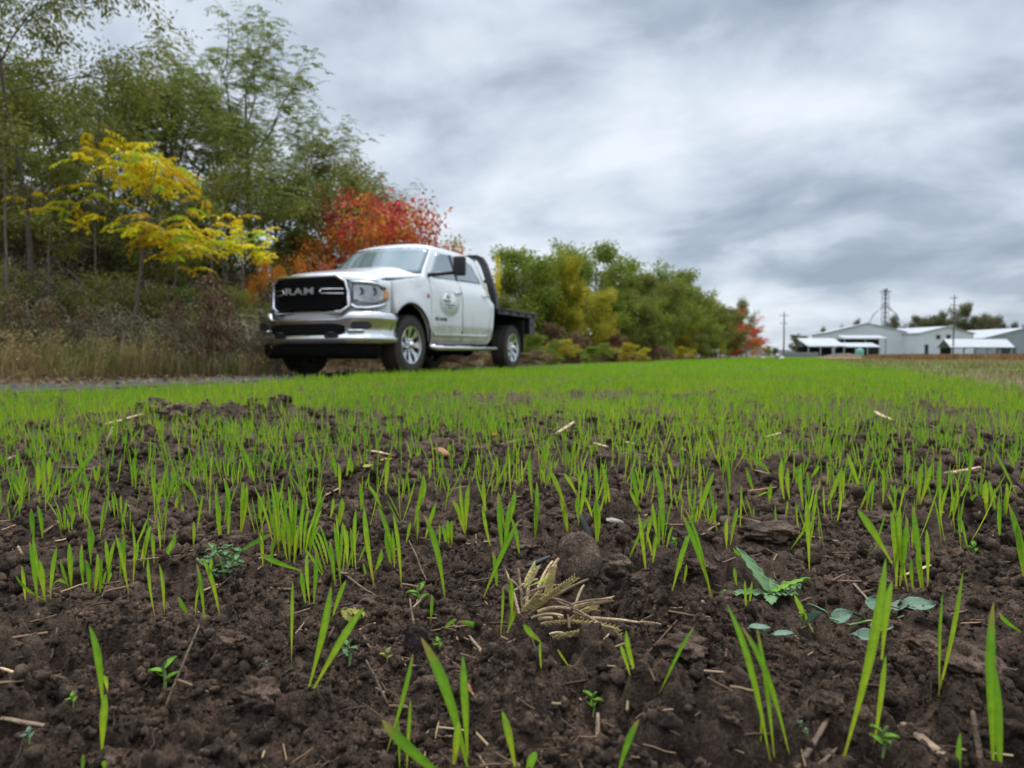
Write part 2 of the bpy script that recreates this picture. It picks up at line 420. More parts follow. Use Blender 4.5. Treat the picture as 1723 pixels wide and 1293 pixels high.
# lane: worn asphalt strip passing under the truck
def lane():
    V = []; F = []; ns, nq = 160, 12
    for i in range(ns + 1):
        s = -12 + i * (32 / ns)
        for j in range(nq + 1):
            e = 0.10 * float(perlin(np.array([s * 0.9]), np.array([3.0]), 41)[0])
            q = 5.72 + e + (2.0) * j / nq
            x, y = sq(s, q)
            V.append((x, y, -0.006 - 0.012 * abs(j / nq - 0.5) ** 2 * 4))
    for i in range(ns):
        for j in range(nq):
            a = i * (nq + 1) + j; F.append((a, a + 1, a + nq + 2, a + nq + 1))
    mb = MB(); mb.add(V, F)
    m, t, b = new_mat('lane')
    tcn = N(t, 'ShaderNodeTexCoord')
    n = N(t, 'ShaderNodeTexNoise'); n.inputs['Scale'].default_value = 1.6; n.inputs['Detail'].default_value = 8; t.links.new(tcn.outputs['Object'], n.inputs['Vector'])
    n2_ = N(t, 'ShaderNodeTexNoise'); n2_.inputs['Scale'].default_value = 90; n2_.inputs['Detail'].default_value = 4; t.links.new(tcn.outputs['Object'], n2_.inputs['Vector'])
    r = N(t, 'ShaderNodeValToRGB'); t.links.new(n.outputs[0], r.inputs[0])
    r.color_ramp.elements[0].position = 0.42; r.color_ramp.elements[0].color = (0.055, 0.053, 0.056, 1)
    r.color_ramp.elements[1].position = 0.68; r.color_ramp.elements[1].color = (0.10, 0.075, 0.055, 1)
    mm = N(t, 'ShaderNodeMixRGB'); mm.blend_type = 'MULTIPLY'; mm.inputs[0].default_value = 0.7
    t.links.new(r.outputs[0], mm.inputs[1]); t.links.new(n2_.outputs[0], mm.inputs[2]); t.links.new(mm.outputs[0], b.inputs['Base Color'])
    b.inputs['Roughness'].default_value = 0.85
    mb.build('lane', m, None, True, kind='structure', fix=True)
lane()

def hills():
    mb = MB(); V = []; F = []
    n = 60
    for i in range(n + 1):
        a = math.radians(-20 + 100 * i / n); d = 1150
        x = d * math.sin(a); y = d * math.cos(a)
        hh = 32 * math.exp(-((math.degrees(a) - 10) / 6.5) ** 2) + 7 + 2.5 * math.sin(i * 0.9) + 1.5 * math.sin(i * 2.3)
        V += [(x, y, -2), (x * 1.05, y * 1.05, hh), (x * 1.4, y * 1.4, hh * 0.7)]
    for i in range(n):
        a = i * 3
        F += [(a, a + 3, a + 4, a + 1), (a + 1, a + 4, a + 5, a + 2)]
    mb.add(V, F)
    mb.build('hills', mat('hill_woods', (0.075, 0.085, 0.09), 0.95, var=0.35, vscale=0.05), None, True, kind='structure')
hills()

# ---- loose crumbs: uncountable, one object
def rock_variants(k, sub, seed, amp=0.35):
    out = []; rg = np.random.default_rng(seed)
    for i in range(k):
        bm = bmesh.new(); bmesh.ops.create_icosphere(bm, subdivisions=sub, radius=1)
        V = np.array([v.co[:] for v in bm.verts]); F = np.array([[v.index for v in f.verts] for f in bm.faces]); bm.free()
        o = rg.uniform(0, 50, 3)
        d = 1 + amp * 1.6 * (perlin(V[:, 0] * 1.3 + o[0], V[:, 1] * 1.3 + V[:, 2] * 0.9 + o[1], i) + 0.6 * perlin(V[:, 2] * 2.7 + o[2], V[:, 0] * 2.7 + V[:, 1] * 1.9, i + 20))
        if sub > 2: d = d + amp * 0.35 * perlin(V[:, 0] * 6 + V[:, 2] * 4, V[:, 1] * 6 + o[0], i + 40) + 0.5 * amp * domes(V[:, 0] + V[:, 2] * 0.7 + 5, V[:, 1] + V[:, 2] * 0.7 + 5, 0.30, i)
        V = V * d[:, None] * np.array([1, rg.uniform(0.6, 1), rg.uniform(0.45, 0.85)])
        out.append((V, F))
    return out
def rot_mats(n, rg):
    q = rg.normal(size=(n, 4)); q /= np.linalg.norm(q, axis=1)[:, None]
    w, x, y, z = q.T
    return np.stack([1 - 2 * (y * y + z * z), 2 * (x * y - z * w), 2 * (x * z + y * w), 2 * (x * y + z * w), 1 - 2 * (x * x + z * z), 2 * (y * z - x * w),
                     2 * (x * z - y * w), 2 * (y * z + x * w), 1 - 2 * (x * x + y * y)], -1).reshape(n, 3, 3)
def crumbs():
    rg = np.random.default_rng(77); VS = []; FS = []; off = 0; CS = []
    for sub, cnt, dmin, dmax, smin, smax in ((1, 52000, 0.38, 3.4, 0.0012, 0.0048), (2, 11000, 0.38, 3.4, 0.0035, 0.0115)):
        var = rock_variants(12, sub, 5 + sub, 0.6)
        d = dmin * (dmax / dmin) ** rg.random(cnt * 2) ; a = rg.uniform(-0.8, 0.8, cnt * 2)
        x = d * np.sin(a) * 1.0; y = d * np.cos(a)
        pk = perlin(x * 5, y * 5, 51) + rg.normal(0, 0.25, cnt * 2)
        ok = np.nonzero((pk > -0.02) & (to_q(x, y) < 5.2) & (to_q(x, y) > -1.8))[0][:cnt]
        x, y = x[ok], y[ok]; n = len(x)
        sz = smin * (smax / smin) ** (rg.random(n) ** 1.6) * np.clip(np.hypot(x, y), 0.7, 2.0)
        z = height(x, y) + sz * 0.25
        R = rot_mats(n, rg); vi = rg.integers(0, len(var), n)
        for k, (V, F) in enumerate(var):
            I = np.nonzero(vi == k)[0]
            P = np.einsum('nij,vj->nvi', R[I], V) * sz[I][:, None, None] + np.stack([x[I], y[I], z[I]], -1)[:, None, :]
            VS.append(P.reshape(-1, 3)); FS.append((F[None] + (off + np.arange(len(I)) * len(V))[:, None, None]).reshape(-1, 3)); off += len(I) * len(V)
            c = np.array([0.076, 0.052, 0.037])[None] * rg.uniform(0.6, 1.5, len(I))[:, None]; od = rg.random(len(I)) < (0.03 if sub == 1 else 0); c[od] = np.array([0.17, 0.085, 0.045]) * rg.uniform(0.5, 1.3, (od.sum(), 1))
            CS.append(np.repeat(c, len(V), 0))
    link('soil_crumbs', np_mesh('soil_crumbs', np.vstack(VS), np.vstack(FS), False, None, {'col': np.vstack(CS)}), M_SOIL, kind='stuff')
crumbs()
# ---------------------------------------------------------------- grass seedlings
GREEN = [(0.0, (0.30, 0.17, 0.06)), (0.10, (0.34, 0.30, 0.06)), (0.26, (0.38, 0.51, 0.020)), (0.55, (0.29, 0.50, 0.016)), (1.0, (0.195, 0.43, 0.032))]
def blade_material():
    """green with a straw-coloured foot; attribute t runs along the blade, attribute shade varies the blades"""
    m, t, b = new_mat('grass_blade')
    a = N(t, 'ShaderNodeAttribute'); a.attribute_name = 't'
    a2 = N(t, 'ShaderNodeAttribute'); a2.attribute_name = 'shade'
    r = N(t, 'ShaderNodeValToRGB'); t.links.new(a.outputs['Fac'], r.inputs[0])
    for i, (p, c) in enumerate(GREEN):
        e = r.color_ramp.elements[0] if i == 0 else (r.color_ramp.elements[1] if i == 1 else r.color_ramp.elements.new(p))
        e.position = p; e.color = (*c, 1)
    hs = N(t, 'ShaderNodeHueSaturation')
    t.links.new(r.outputs[0], hs.inputs['Color'])
    t.links.new(M(t, 'ADD', M(t, 'MULTIPLY', a2.outputs['Fac'], 0.05), 0.472), hs.inputs['Hue'])
    t.links.new(M(t, 'ADD', M(t, 'MULTIPLY', a2.outputs['Fac'], -0.35), 1.12), hs.inputs['Value'])
    hs.inputs['Saturation'].default_value = 0.98
    tcn = N(t, 'ShaderNodeTexCoord')
    nn = N(t, 'ShaderNodeTexNoise'); nn.inputs['Scale'].default_value = 160; nn.inputs['Detail'].default_value = 3; t.links.new(tcn.outputs['Object'], nn.inputs['Vector'])
    mrn = N(t, 'ShaderNodeMapRange'); t.links.new(nn.outputs[0], mrn.inputs[0]); mrn.inputs[1].default_value = 0.3; mrn.inputs[2].default_value = 0.7; mrn.inputs[3].default_value = 0.82; mrn.inputs[4].default_value = 1.12
    vm = N(t, 'ShaderNodeVectorMath'); vm.operation = 'SCALE'; t.links.new(hs.outputs[0], vm.inputs[0]); t.links.new(mrn.outputs[0], vm.inputs['Scale'])
    t.links.new(vm.outputs[0], b.inputs['Base Color'])
    rb = N(t, 'ShaderNodeAttribute'); rb.attribute_name = 'rib'
    t.links.new(M(t, 'MULTIPLY', mrn.outputs[0], M(t, 'ADD', M(t, 'MULTIPLY', rb.outputs['Fac'], 0.28), 0.84)), vm.inputs['Scale'])
    tip = N(t, 'ShaderNodeMapRange'); t.links.new(a.outputs['Fac'], tip.inputs[0]); tip.inputs[1].default_value = 0.86; tip.inputs[2].default_value = 0.99
    tm = N(t, 'ShaderNodeMixRGB'); t.links.new(M(t, 'MULTIPLY', tip.outputs[0], M(t, 'GREATER_THAN', a2.outputs['Fac'], 0.66)), tm.inputs[0])
    t.links.new(vm.outputs[0], tm.inputs[1]); tm.inputs[2].default_value = (0.42, 0.30, 0.08, 1); vm = tm
    t.links.new(vm.outputs[0], b.inputs['Base Color'])
    b.inputs['Roughness'].default_value = 0.5; b.inputs['Specular IOR Level'].default_value = 0.12
    tr = N(t, 'ShaderNodeBsdfTranslucent'); t.links.new(vm.outputs[0], tr.inputs[0])
    mxs = N(t, 'ShaderNodeMixShader'); mxs.inputs[0].default_value = 0.48
    out = t.nodes['Material Output']
    t.links.new(b.outputs[0], mxs.inputs[1]); t.links.new(tr.outputs[0], mxs.inputs[2]); t.links.new(mxs.outputs[0], out.inputs[0])
    return m
M_BLADE = blade_material()
PROF = np.array([[0, .30], [.12, .30], [.3, .52], [.5, .85], [.68, 1.0], [.82, .86], [.92, .52], [.975, .24], [1.0, .02]])
PROF_FAR = np.array([[0, .35], [.35, .8], [.7, 1.0], [1.0, .05]])
def blades(P0, P1, W, bend, side, fold, shade, prof=PROF, t0=None):
    """many blades at once: P0, P1 (n,3) foot and tip, W width, bend (n,3) offset of the middle, side (n,3) unit vector across"""
    n = len(P0); k = len(prof); u = prof[:, 0][None, :, None]
    C = P0[:, None] * (1 - u) + P1[:, None] * u + bend[:, None] * (4 * u * (1 - u)) * (0.4 + 0.6 * u)
    T = np.gradient(C, axis=1); T /= np.linalg.norm(T, axis=2, keepdims=True) + 1e-12
    # the blade turns a little about its own axis on its way up
    S = side[:, None] - T * (side[:, None] * T).sum(2, keepdims=True); S /= np.linalg.norm(S, axis=2, keepdims=True) + 1e-12
    Bn = np.cross(T, S)
    tw = (fold[:, None] * 6.0 * (prof[:, 0][None] - 0.4))[..., None]
    S2 = S * np.cos(tw) + Bn * np.sin(tw); B2 = -S * np.sin(tw) + Bn * np.cos(tw)
    w = (W[:, None] * prof[:, 1][None])[..., None] * 0.5
    L = C - S2 * w + B2 * w * 0.45; Rr = C + S2 * w + B2 * w * 0.45
    V = np.stack([L, C, Rr], 2).reshape(-1, 3)
    b0 = (np.arange(n) * k * 3)[:, None, None]; i = np.arange(k - 1)[None, :, None] * 3
    q1 = np.concatenate([b0 + i, b0 + i + 1, b0 + i + 4, b0 + i + 3], 2); q2 = np.concatenate([b0 + i + 1, b0 + i + 2, b0 + i + 5, b0 + i + 4], 2)
    F = np.concatenate([q1, q2], 1).reshape(-1, 4)
    tt = np.repeat(np.broadcast_to(prof[:, 0][None], (n, k)) if t0 is None else t0[:, None] + (1 - t0[:, None]) * prof[:, 0][None], 3, axis=1).ravel()
    sh = np.repeat(shade, k * 3)
    return V, F, tt, sh
def blade_mesh(name, specs, origin=(0, 0, 0)):
    """specs: list of dict(p0,p1,w,bend,shade,t0)"""
    A = lambda key, d: np.array([s.get(key, d) for s in specs], dtype=float)
    P0 = A('p0', None) - np.array(origin); P1 = A('p1', None) - np.array(origin)
    V, F, tt, sh = blades(P0, P1, A('w', 0.004), A('bend', (0, 0, 0)), A('side', (1, 0, 0)), A('fold', 0.06), A('shade', 0.5), PROF, A('t0', 0.0))
    return np_mesh(name, V, F, True, None, {'t': tt, 'shade': sh, 'rib': np.tile([0.0, 1.0, 0.0], len(tt) // 3)})

# landmarks that the labels point to (their places come from the photo)
LMK = []
def landmark(name, px, py):
    x, y, z = ground_at(px, py); LMK.append((name, x, y)); return x, y, z
landmark('dead straw tuft', 915, 1030); landmark('round flat clod', 978, 960); landmark('grey pebble', 1032, 885)
landmark('crinkled weed rosette', 1295, 1010); landmark('creeping plant with oval leaves', 1500, 1050); landmark('dense seedling tuft', 490, 940)
landmark('feathery weed', 375, 960); landmark('yellow fallen leaf', 592, 1045); landmark('curled pea seedling', 998, 1195)
landmark('slanting dark twig', 310, 1130); landmark('split brown stalk', 1345, 1265); landmark('square-cut lump of soil', 700, 1075)
landmark('long pale straw', 1120, 765); landmark('clump of short shoots', 170, 985)
USED = {}
ORD = ['closest', 'second closest', 'third closest', 'fourth closest', 'fifth closest', 'sixth closest', 'seventh closest', 'eighth closest', 'ninth closest', 'tenth closest']
def ordinal(k):
    if k < 10: return ORD[k]
    w = ['eleventh', 'twelfth', 'thirteenth', 'fourteenth', 'fifteenth', 'sixteenth', 'seventeenth', 'eighteenth', 'nineteenth', 'twentieth']
    if k - 10 < 10: return w[k - 10] + ' closest'
    tens = {2: 'twenty', 3: 'thirty', 4: 'forty', 5: 'fifty'}[(k + 1) // 10]
    u = (k + 1) % 10
    return (tens + ('-' + ['', 'first', 'second', 'third', 'fourth', 'fifth', 'sixth', 'seventh', 'eighth', 'ninth'][u] if u else 'th').replace('ty', 'ty')) + ' closest'
def place_words(things):
    """things: list of (object, look words, x, y). Gives each a label with its look and its rank beside the nearest landmark."""
    cells = {}
    for o, look, x, y in things:
        d = [math.hypot(x - lx, (y - ly)) for _, lx, ly in LMK]; k = int(np.argmin(d)); nm, lx, ly = LMK[k]
        dx, dy = x - lx, y - ly
        rel = ('behind' if dy > 0 else 'in front of') if abs(dy) > abs(dx) else ('right of' if dx > 0 else 'left of')
        cells.setdefault((nm, rel, look), []).append((d[k], o))
    for (nm, rel, look), L in cells.items():
        L.sort(key=lambda e: e[0])
        for i, (_, o) in enumerate(L):
            o['label'] = f"{look}, {rel} the {nm}" if len(L) == 1 else f"{look}, {ordinal(i)} {rel} the {nm}"

NEAR = []        # every individual seedling: (object, look, x, y)
DENSE_XY = []
def look_words(nb, hgt, lean, colr=''):
    a = 'short' if hgt < 0.05 else ('tall' if hgt > 0.085 else 'mid-height')
    l = 'upright' if abs(lean) < 0.18 else ('leaning right' if lean > 0 else 'leaning left')
    n = {1: 'one-bladed', 2: 'two-bladed', 3: 'three-bladed'}.get(nb, 'many-bladed')
    return f"{a} {colr + ' ' if colr else ''}{n} grass seedling {l}"
def traced_plant(blist, T, rg):
    """blist: (x0,y0,x1,y1,width,bend) in the units of one enlarged crop; T turns them into photo points"""
    ox, oy, sc = T
    # the foot of the plant: the lowest blade foot
    bx = [(ox + b[0] / sc, oy + b[1] / sc) for b in blist]
    fx, fy = max(bx, key=lambda p: p[1])
    gx, gy, gz = ground_at(fx, min(fy, 1400))
    r0 = empty('grass_seedling', (gx, gy, gz), group='grass seedlings coming up in the soil')
    hmax = 0; lean = 0; ybl = 0
    for b, (px0, py0) in zip(blist, bx):
        px1, py1 = ox + b[2] / sc, oy + b[3] / sc
        d0 = gy + rg.uniform(-0.004, 0.004); d1 = gy + rg.uniform(-0.012, 0.012)
        if abs(py0 - fy) > 25:                            # a blade that starts up the stalk
            pass
        p0 = np.array(at_depth(px0, py0, d0)); p1 = np.array(at_depth(px1, py1, d1))
        if abs(py0 - fy) <= 25: p0[2] = min(p0[2], hz(p0[0], p0[1])) - 0.003
        w = b[4] / sc / FPX * gy; bd = b[5] / sc / FPX * gy if len(b) > 5 else rg.uniform(-0.06, 0.06) * np.linalg.norm(p1 - p0)
        dirv = p1 - p0; L = np.linalg.norm(dirv); per = np.array([dirv[2], 0, -dirv[0]]) / (L + 1e-9)
        lying = abs(dirv[2]) < 0.35 * L
        sp = dict(p0=p0, p1=p1, w=w * 0.95, bend=per * bd + (np.array([0, 0, 0.1 * L]) if lying else 0), side=(0.95, 0.3 * rg.uniform(-1, 1), 0) if not lying else (0, 0.6, 0.8),
                  fold=rg.uniform(-0.10, 0.10), shade=b[6] if len(b) > 6 else rg.random(), t0=b[7] if len(b) > 7 else (0.0 if rg.random() < 0.5 else 0.14))
        if len(blist) == 1:
            link('leaf', blade_mesh('leaf', [sp], (gx, gy, gz)), M_BLADE, r0)
        else:
            link('leaf', blade_mesh('leaf', [sp], (gx, gy, gz)), M_BLADE, r0)
        if p1[2] - p0[2] > hmax: hmax = p1[2] - p0[2]; lean = (p1[0] - p0[0]) / max(p1[2] - p0[2], 1e-3)
    r0['category'] = 'seedling'
    NEAR.append((r0, look_words(len(blist), hmax, lean), gx, gy)); DENSE_XY.append((gx, gy))

C7 = (0, 900, 2.872); C8 = (560, 850, 2.872); CR = (1100, 850, 2.766); CZ = (0, 640, 2.872); CY = (560, 640, 2.872); CX = (1120, 640, 2.857)
TRACED = [
 (C7, [(500,860,430,440,42,18),(490,1060,512,770,38,-8),(520,760,505,680,22,0)]),
 (C7, [(125,330,105,150,20),(180,290,140,30,36),(215,295,190,120,30),(240,290,275,60,22),(230,290,75,195,20,-30),(250,250,320,240,16,-25),(225,280,160,0,22)]),
 (C7, [(345,260,335,40,28),(350,240,290,115,15)]),
 (C7, [(405,260,395,45,22),(430,250,412,120,26),(450,240,470,90,24),(480,210,492,110,18)]),
 (C7, [(525,205,508,20,22),(520,200,555,30,20)]), (C7, [(440,150,435,-60,26)]),
 (C7, [(575,210,600,0,28),(600,200,598,60,22)]), (C7, [(625,290,555,-5,22,8,.3,0)]),
 (C7, [(640,240,650,0,14),(655,150,665,30,14)]), (C7, [(670,150,710,-10,26),(690,140,728,-45,26)]),
 (C7, [(750,400,715,100,18,-14,.2,0)]), (C7, [(795,385,768,140,22,8,.2,0)]),
 (C7, [(990,425,950,140,22,6),(940,390,962,240,12,-6)]), (C7, [(1065,395,975,110,25,18,.3,0),(1005,210,1020,110,20)]),
 (C7, [(925,400,860,300,24,-4,.9,.3)]), (C7, [(765,120,842,12,26,6,.5,.3),(745,125,735,-10,20,0)]), (C7, [(838,90,845,-20,20)]),
 (C7, [(1408,630,1415,225,19,-4,.25,0)]),
 (C7, [(1480,350,1455,175,26),(1500,350,1485,80,22),(1515,345,1528,75,26),(1455,175,1250,88,30,-14,.8,.4)]),
 (C7, [(1480,760,1600,250,38,14,.45,.2),(1500,690,1760,350,40,-12,.4,.2)]), (C7, [(1598,415,1672,220,24,-8)]),
 (C7, [(1390,110,1365,-60,22),(1400,130,1385,-90,24),(1420,125,1440,-40,20)]),
 (C7, [(480,1150,505,1090,30)]), (C7, [(395,1150,402,1060,20,0,.9,.4)]), (C7, [(0,1150,50,1092,34,-6,.7,.3)]),
 (C7, [(1270,150,1260,0,20)]), (C7, [(1310,150,1316,20,18)]),
 (C8, [(15,400,-10,180,22),(40,380,5,80,24),(70,310,50,90,26),(110,310,112,20,22),(95,300,85,110,18)]),
 (C8, [(205,395,150,0,28,-10,.3,0)]), (C8, [(190,340,236,215,24,10),(165,345,148,280,16)]),
 (C8, [(285,290,255,120,30,-6),(300,270,215,0,24,20),(300,300,288,130,22)]), (C8, [(332,410,290,40,22,12,.2,0)]),
 (C8, [(350,190,375,80,18)]), (C8, [(405,180,400,0,18)]), (C8, [(545,452,440,48,34,26,.75,.1)]),
 (C8, [(550,190,525,100,20),(560,190,555,70,22),(580,205,576,75,22),(515,172,515,90,14)]), (C8, [(655,160,600,-10,22,-8,.2,0)]),
 (C8, [(770,222,725,0,20,-10,.2,0)]), (C8, [(830,215,800,-40,26),(825,220,855,-20,28),(905,265,862,60,22)]),
 (C8, [(718,460,900,72,28,-10,.85,.05)]), (C8, [(795,430,774,225,24,6,.8,.3)]),
 (C8, [(810,625,822,395,15,6)]), (C8, [(842,620,862,490,12,4),(858,500,852,350,14,0)]),
 (C8, [(820,590,610,562,30,-16,.8,.4)]), (C8, [(510,612,600,550,20,-8,.9,.4)]), (C8, [(470,575,478,430,18,4,.6,.1)]),
 (C8, [(1010,772,1003,660,12,-6,.2,0),(1003,660,922,575,34,-12,.3,.5)]), (C8, [(1160,782,1085,695,11,-4,.0,0)]),
 (C8, [(1472,842,1418,605,28,-10,.2,.1),(1440,785,1388,672,22,4,.2,.1)]), (C8, [(1570,885,1750,585,24,-8,.9,.05)]),
 (C8, [(975,165,985,-20,22)]), (C8, [(1140,148,1120,-10,20)]), (C8, [(1272,208,1275,-20,24),(1190,92,1180,-40,20)]),
 (C8, [(1425,225,1535,50,20,-6,.8,.1)]), (C8, [(1520,292,1478,40,22),(1542,305,1565,130,22),(1515,200,1550,40,20),(1575,190,1545,-10,24),(1595,190,1590,0,24)]),
 (C8, [(1638,402,1730,130,30,-8,.5,.1)]), (C8, [(1690,385,1710,285,16)]),
 (C8, [(668,1290,425,640,58,40,.75,.35)]), (C8, [(652,1250,630,728,42,0,.5,.3)]), (C8, [(575,1290,608,1045,40,6,.05,0)]),
 (C8, [(620,1330,236,1035,58,-30,.8,.4)]), (C8, [(250,1210,388,715,24,12,.7,.0)]), (C8, [(355,1290,375,940,20,0,.2,.1),(325,1290,315,1025,14,0,.5,.2)]),
 (C8, [(890,1290,818,995,40,10,.0,.2)]), (C8, [(930,1310,980,1192,50,0,.5,.5)]), (C8, [(1370,1290,1480,1035,36,-14,.8,.4)]),
 (CR, [(548,1200,340,462,34,40,.6,.12),(566,1200,480,565,28,16,.7,.12),(640,1175,408,565,30,50,.7,.15),(495,1172,505,950,13,0,.2,0)]),
 (CR, [(880,1175,1080,245,50,40,.35,.15)]), (CR, [(1020,1112,1080,700,32,10,.1,.0),(1062,720,1110,355,40,-8,.2,.35)]),
 (CR, [(1318,892,1440,308,38,24,.25,.05),(1330,865,1346,408,20,-6,.6,.05)]), (CR, [(1585,1250,1582,450,48,-14,.75,.25),(1620,1250,1592,760,56,10,.6,.3)]),
 (CR, [(1418,1250,1428,1058,32,0,.5,.3)]), (CR, [(285,1250,265,1145,50,0,.6,.5)]), (CR, [(278,418,130,40,30,20,.7,.1),(85,385,152,140,24,6,.2,.1),(265,410,140,10,14,30,.8,.2)]),
 (CR, [(725,302,710,-30,26,4,.3,.1)]), (CR, [(625,215,766,48,22,-6,.8,.2)]), (CR, [(432,500,424,350,14,0,.2,0),(440,470,458,355,14,2,.2,.1)]), (CR, [(388,372,374,290,18,0,.3,.3)]),
 (CR, [(747,577,655,418,26,0,.1,.3)]),
 (CR, [(1130,382,1105,30,40),(1110,272,948,20,36,8,.5,.2),(1140,380,1182,60,30),(1122,300,1150,120,24),(1190,392,1148,0,34),(1212,385,1200,250,22)]),
 (CR, [(1258,392,1205,0,36,8),(1275,392,1270,110,26),(1250,330,1228,190,20)]),
 (CR, [(340,202,342,60,20),(355,190,392,10,22)]), (CR, [(470,242,370,200,20,-22,.6,.2)]), (CR, [(1615,162,1610,-30,16)]), (CR, [(1380,62,1470,-10,22),(1375,50,1400,-40,20)]),
 (CR, [(1740,380,1650,-10,44,30,.75,.1),(1735,350,1690,90,30,4,.6,.1)]), (CR, [(1725,585,1608,500,22,-16,.8,.3)]), (CR, [(1555,62,1550,-40,16)]), (CR, [(1635,62,1640,-60,14)]),
 # farther back, from the crops of the middle distance
 (CZ, [(105,545,100,430,22),(95,470,80,330,18)]), (CZ, [(175,560,180,400,30),(200,520,205,330,22)]), (CZ, [(240,520,240,370,24)]),
 (CZ, [(260,560,475,310,26,12,.8,.2),(245,560,290,450,22)]), (CZ, [(205,780,180,605,26),(165,745,150,620,26)]),
 (CZ, [(435,855,438,712,26)]), (CZ, [(950,735,980,550,16,-4,.4,0)]), (CZ, [(968,585,860,470,20,22,.7,.2)]), (CZ, [(935,795,935,680,20,0,.2,.1)]),
 (CZ, [(1060,755,1060,600,26),(1075,700,1045,520,20)]), (CZ, [(1100,775,1085,560,28),(1110,690,1080,470,22)]), (CZ, [(1160,745,1175,490,26),(1165,740,1192,500,22)]),
 (CZ, [(1245,710,1275,550,26,-4)]), (CZ, [(1240,515,1165,310,24,6,.7,.1)]), (CZ, [(1330,640,1345,540,20)]), (CZ, [(1560,640,1540,510,22)]), (CZ, [(1640,560,1635,400,18)]),
 (CZ, [(745,620,740,470,18)]), (CZ, [(655,520,640,380,20),(640,500,630,400,16)]), (CZ, [(885,660,880,600,16)]), (CZ, [(845,650,860,560,18)]), (CZ, [(470,510,480,400,22),(465,500,450,420,16)]),
 (CZ, [(1630,495,1600,350,22)]), (CZ, [(1665,475,1690,360,20),(1690,480,1700,390,18)]), (CZ, [(1590,680,1610,570,18)]), (CZ, [(1630,690,1650,570,22)]), (CZ, [(420,540,405,440,20)]),
 (CY, [(30,700,45,570,22)]), (CY, [(135,640,130,495,24)]), (CY, [(255,560,270,370,24)]), (CY, [(650,755,615,490,18,-8),(640,700,658,500,26,-6)]), (CY, [(620,660,580,575,18)]),
 (CY, [(740,660,730,480,24)]), (CY, [(840,730,800,540,26,-6),(845,720,880,530,26,6)]), (CY, [(975,770,985,490,22)]), (CY, [(965,600,950,350,22)]), (CY, [(1140,750,1100,560,28,8),(1135,640,1040,420,26,10)]),
 (CY, [(1185,700,1225,430,26),(1180,560,1115,450,22,8)]), (CY, [(1260,680,1215,560,14,8,.1,0)]), (CY, [(1270,805,1265,580,28),(1272,640,1270,400,20)]), (CY, [(1320,640,1300,400,22),(1345,630,1320,470,16,0,.0,0)]),
 (CY, [(1480,640,1440,420,24),(1500,640,1435,530,20)]), (CY, [(1600,720,1545,400,30,30,.6,.2),(1590,690,1575,540,24)]), (CY, [(1655,490,1620,350,20)]), (CY, [(1665,495,1668,410,16)]),
 (CY, [(440,780,500,590,22)]), (CY, [(385,720,440,450,26,8),(435,600,440,470,18)]), (CY, [(250,640,170,505,22,4)]), (CY, [(470,490,470,380,20)]), (CY, [(630,440,650,370,18)]),
 (CX, [(148,700,235,440,26),(248,650,205,490,20)]), (CX, [(310,555,300,360,20)]), (CX, [(430,540,385,420,22,4)]), (CX, [(525,480,395,360,18,26,.8,.1)]), (CX, [(500,595,508,500,22),(425,545,500,540,14,-8)]),
 (CX, [(600,585,590,420,22),(575,560,560,380,24)]), (CX, [(665,610,650,400,22),(690,600,680,440,22)]), (CX, [(695,470,738,410,20)]), (CX, [(765,640,850,420,22,-4,.3,.1)]), (CX, [(835,585,845,440,14,0,.1,0),(852,590,860,440,14,0,.0,0)]),
 (CX, [(905,580,930,470,16),(945,550,870,350,22,6)]), (CX, [(965,625,1000,470,22),(925,590,1000,500,16,-6,.0,0)]), (CX, [(1042,615,1042,420,16)]), (CX, [(1130,590,1080,500,22,6)]), (CX, [(1160,480,1170,340,22)]),
 (CX, [(1215,615,1280,400,26),(1220,580,1235,400,26)]), (CX, [(1330,630,1325,370,24)]), (CX, [(1375,665,1410,545,26),(1380,665,1500,545,24,-4,.8,.1)]), (CX, [(1440,560,1475,330,24)]), (CX, [(1545,670,1540,480,24,0,.1,.05)]),
 (CX, [(1610,770,1605,595,18)]), (CX, [(1635,670,1640,490,18)]), (CX, [(1700,560,1560,300,20,10,.6,.1)]), (CX, [(1600,610,1580,520,14,0,.0,0)]), (CX, [(55,495,55,430,16)]), (CX, [(155,520,165,400,16)]),
]
rg_ = np.random.default_rng(21)
for T, bl in TRACED: traced_plant(bl, T, rg_)
N_TRACED = len(NEAR)

# tufts: many shoots from one spot (each tuft is one plant clump)
def tuft(px, py, wpx, hpx, n, label, lean=0.0, spread=0.5):
    gx, gy, gz = ground_at(px, py); sc = gy / FPX
    r0 = empty('seedling_tuft', (gx, gy, gz), label=label, cat='seedling tuft', group='tufts of many grass shoots')
    for i in range(n):
        a = rg_.uniform(-1, 1); dx = a * wpx * sc * 0.5; dy = rg_.uniform(-0.5, 0.5) * wpx * sc * 0.7
        x, y = gx + dx, gy + dy; h = hpx * sc * rg_.uniform(0.5, 1.0) * (1.1 - 0.35 * abs(a))
        p0 = np.array([x, y, hz(x, y) - 0.002]); p1 = p0 + np.array([a * h * spread * rg_.uniform(0.3, 1.1) + lean * h, rg_.uniform(-0.3, 0.3) * h, h])
        sp = dict(p0=p0, p1=p1, w=rg_.uniform(0.0028, 0.0046), bend=(-a * h * 0.06, 0, 0), side=(1, rg_.uniform(-0.5, 0.5), 0), fold=rg_.uniform(-0.08, 0.08), shade=rg_.random(), t0=rg_.uniform(0.1, 0.25))
        link('leaf', blade_mesh('leaf', [sp], (gx, gy, gz)), M_BLADE, r0)
    DENSE_XY.append((gx, gy))
tuft(490, 934, 62, 140, 30, 'biggest dense tuft of bright green shoots beside the feathery weed', 0.0, 0.45)
tuft(128, 876, 40, 66, 13, 'bushy tuft of short shoots fanning left, behind the clump of short shoots', -0.15)
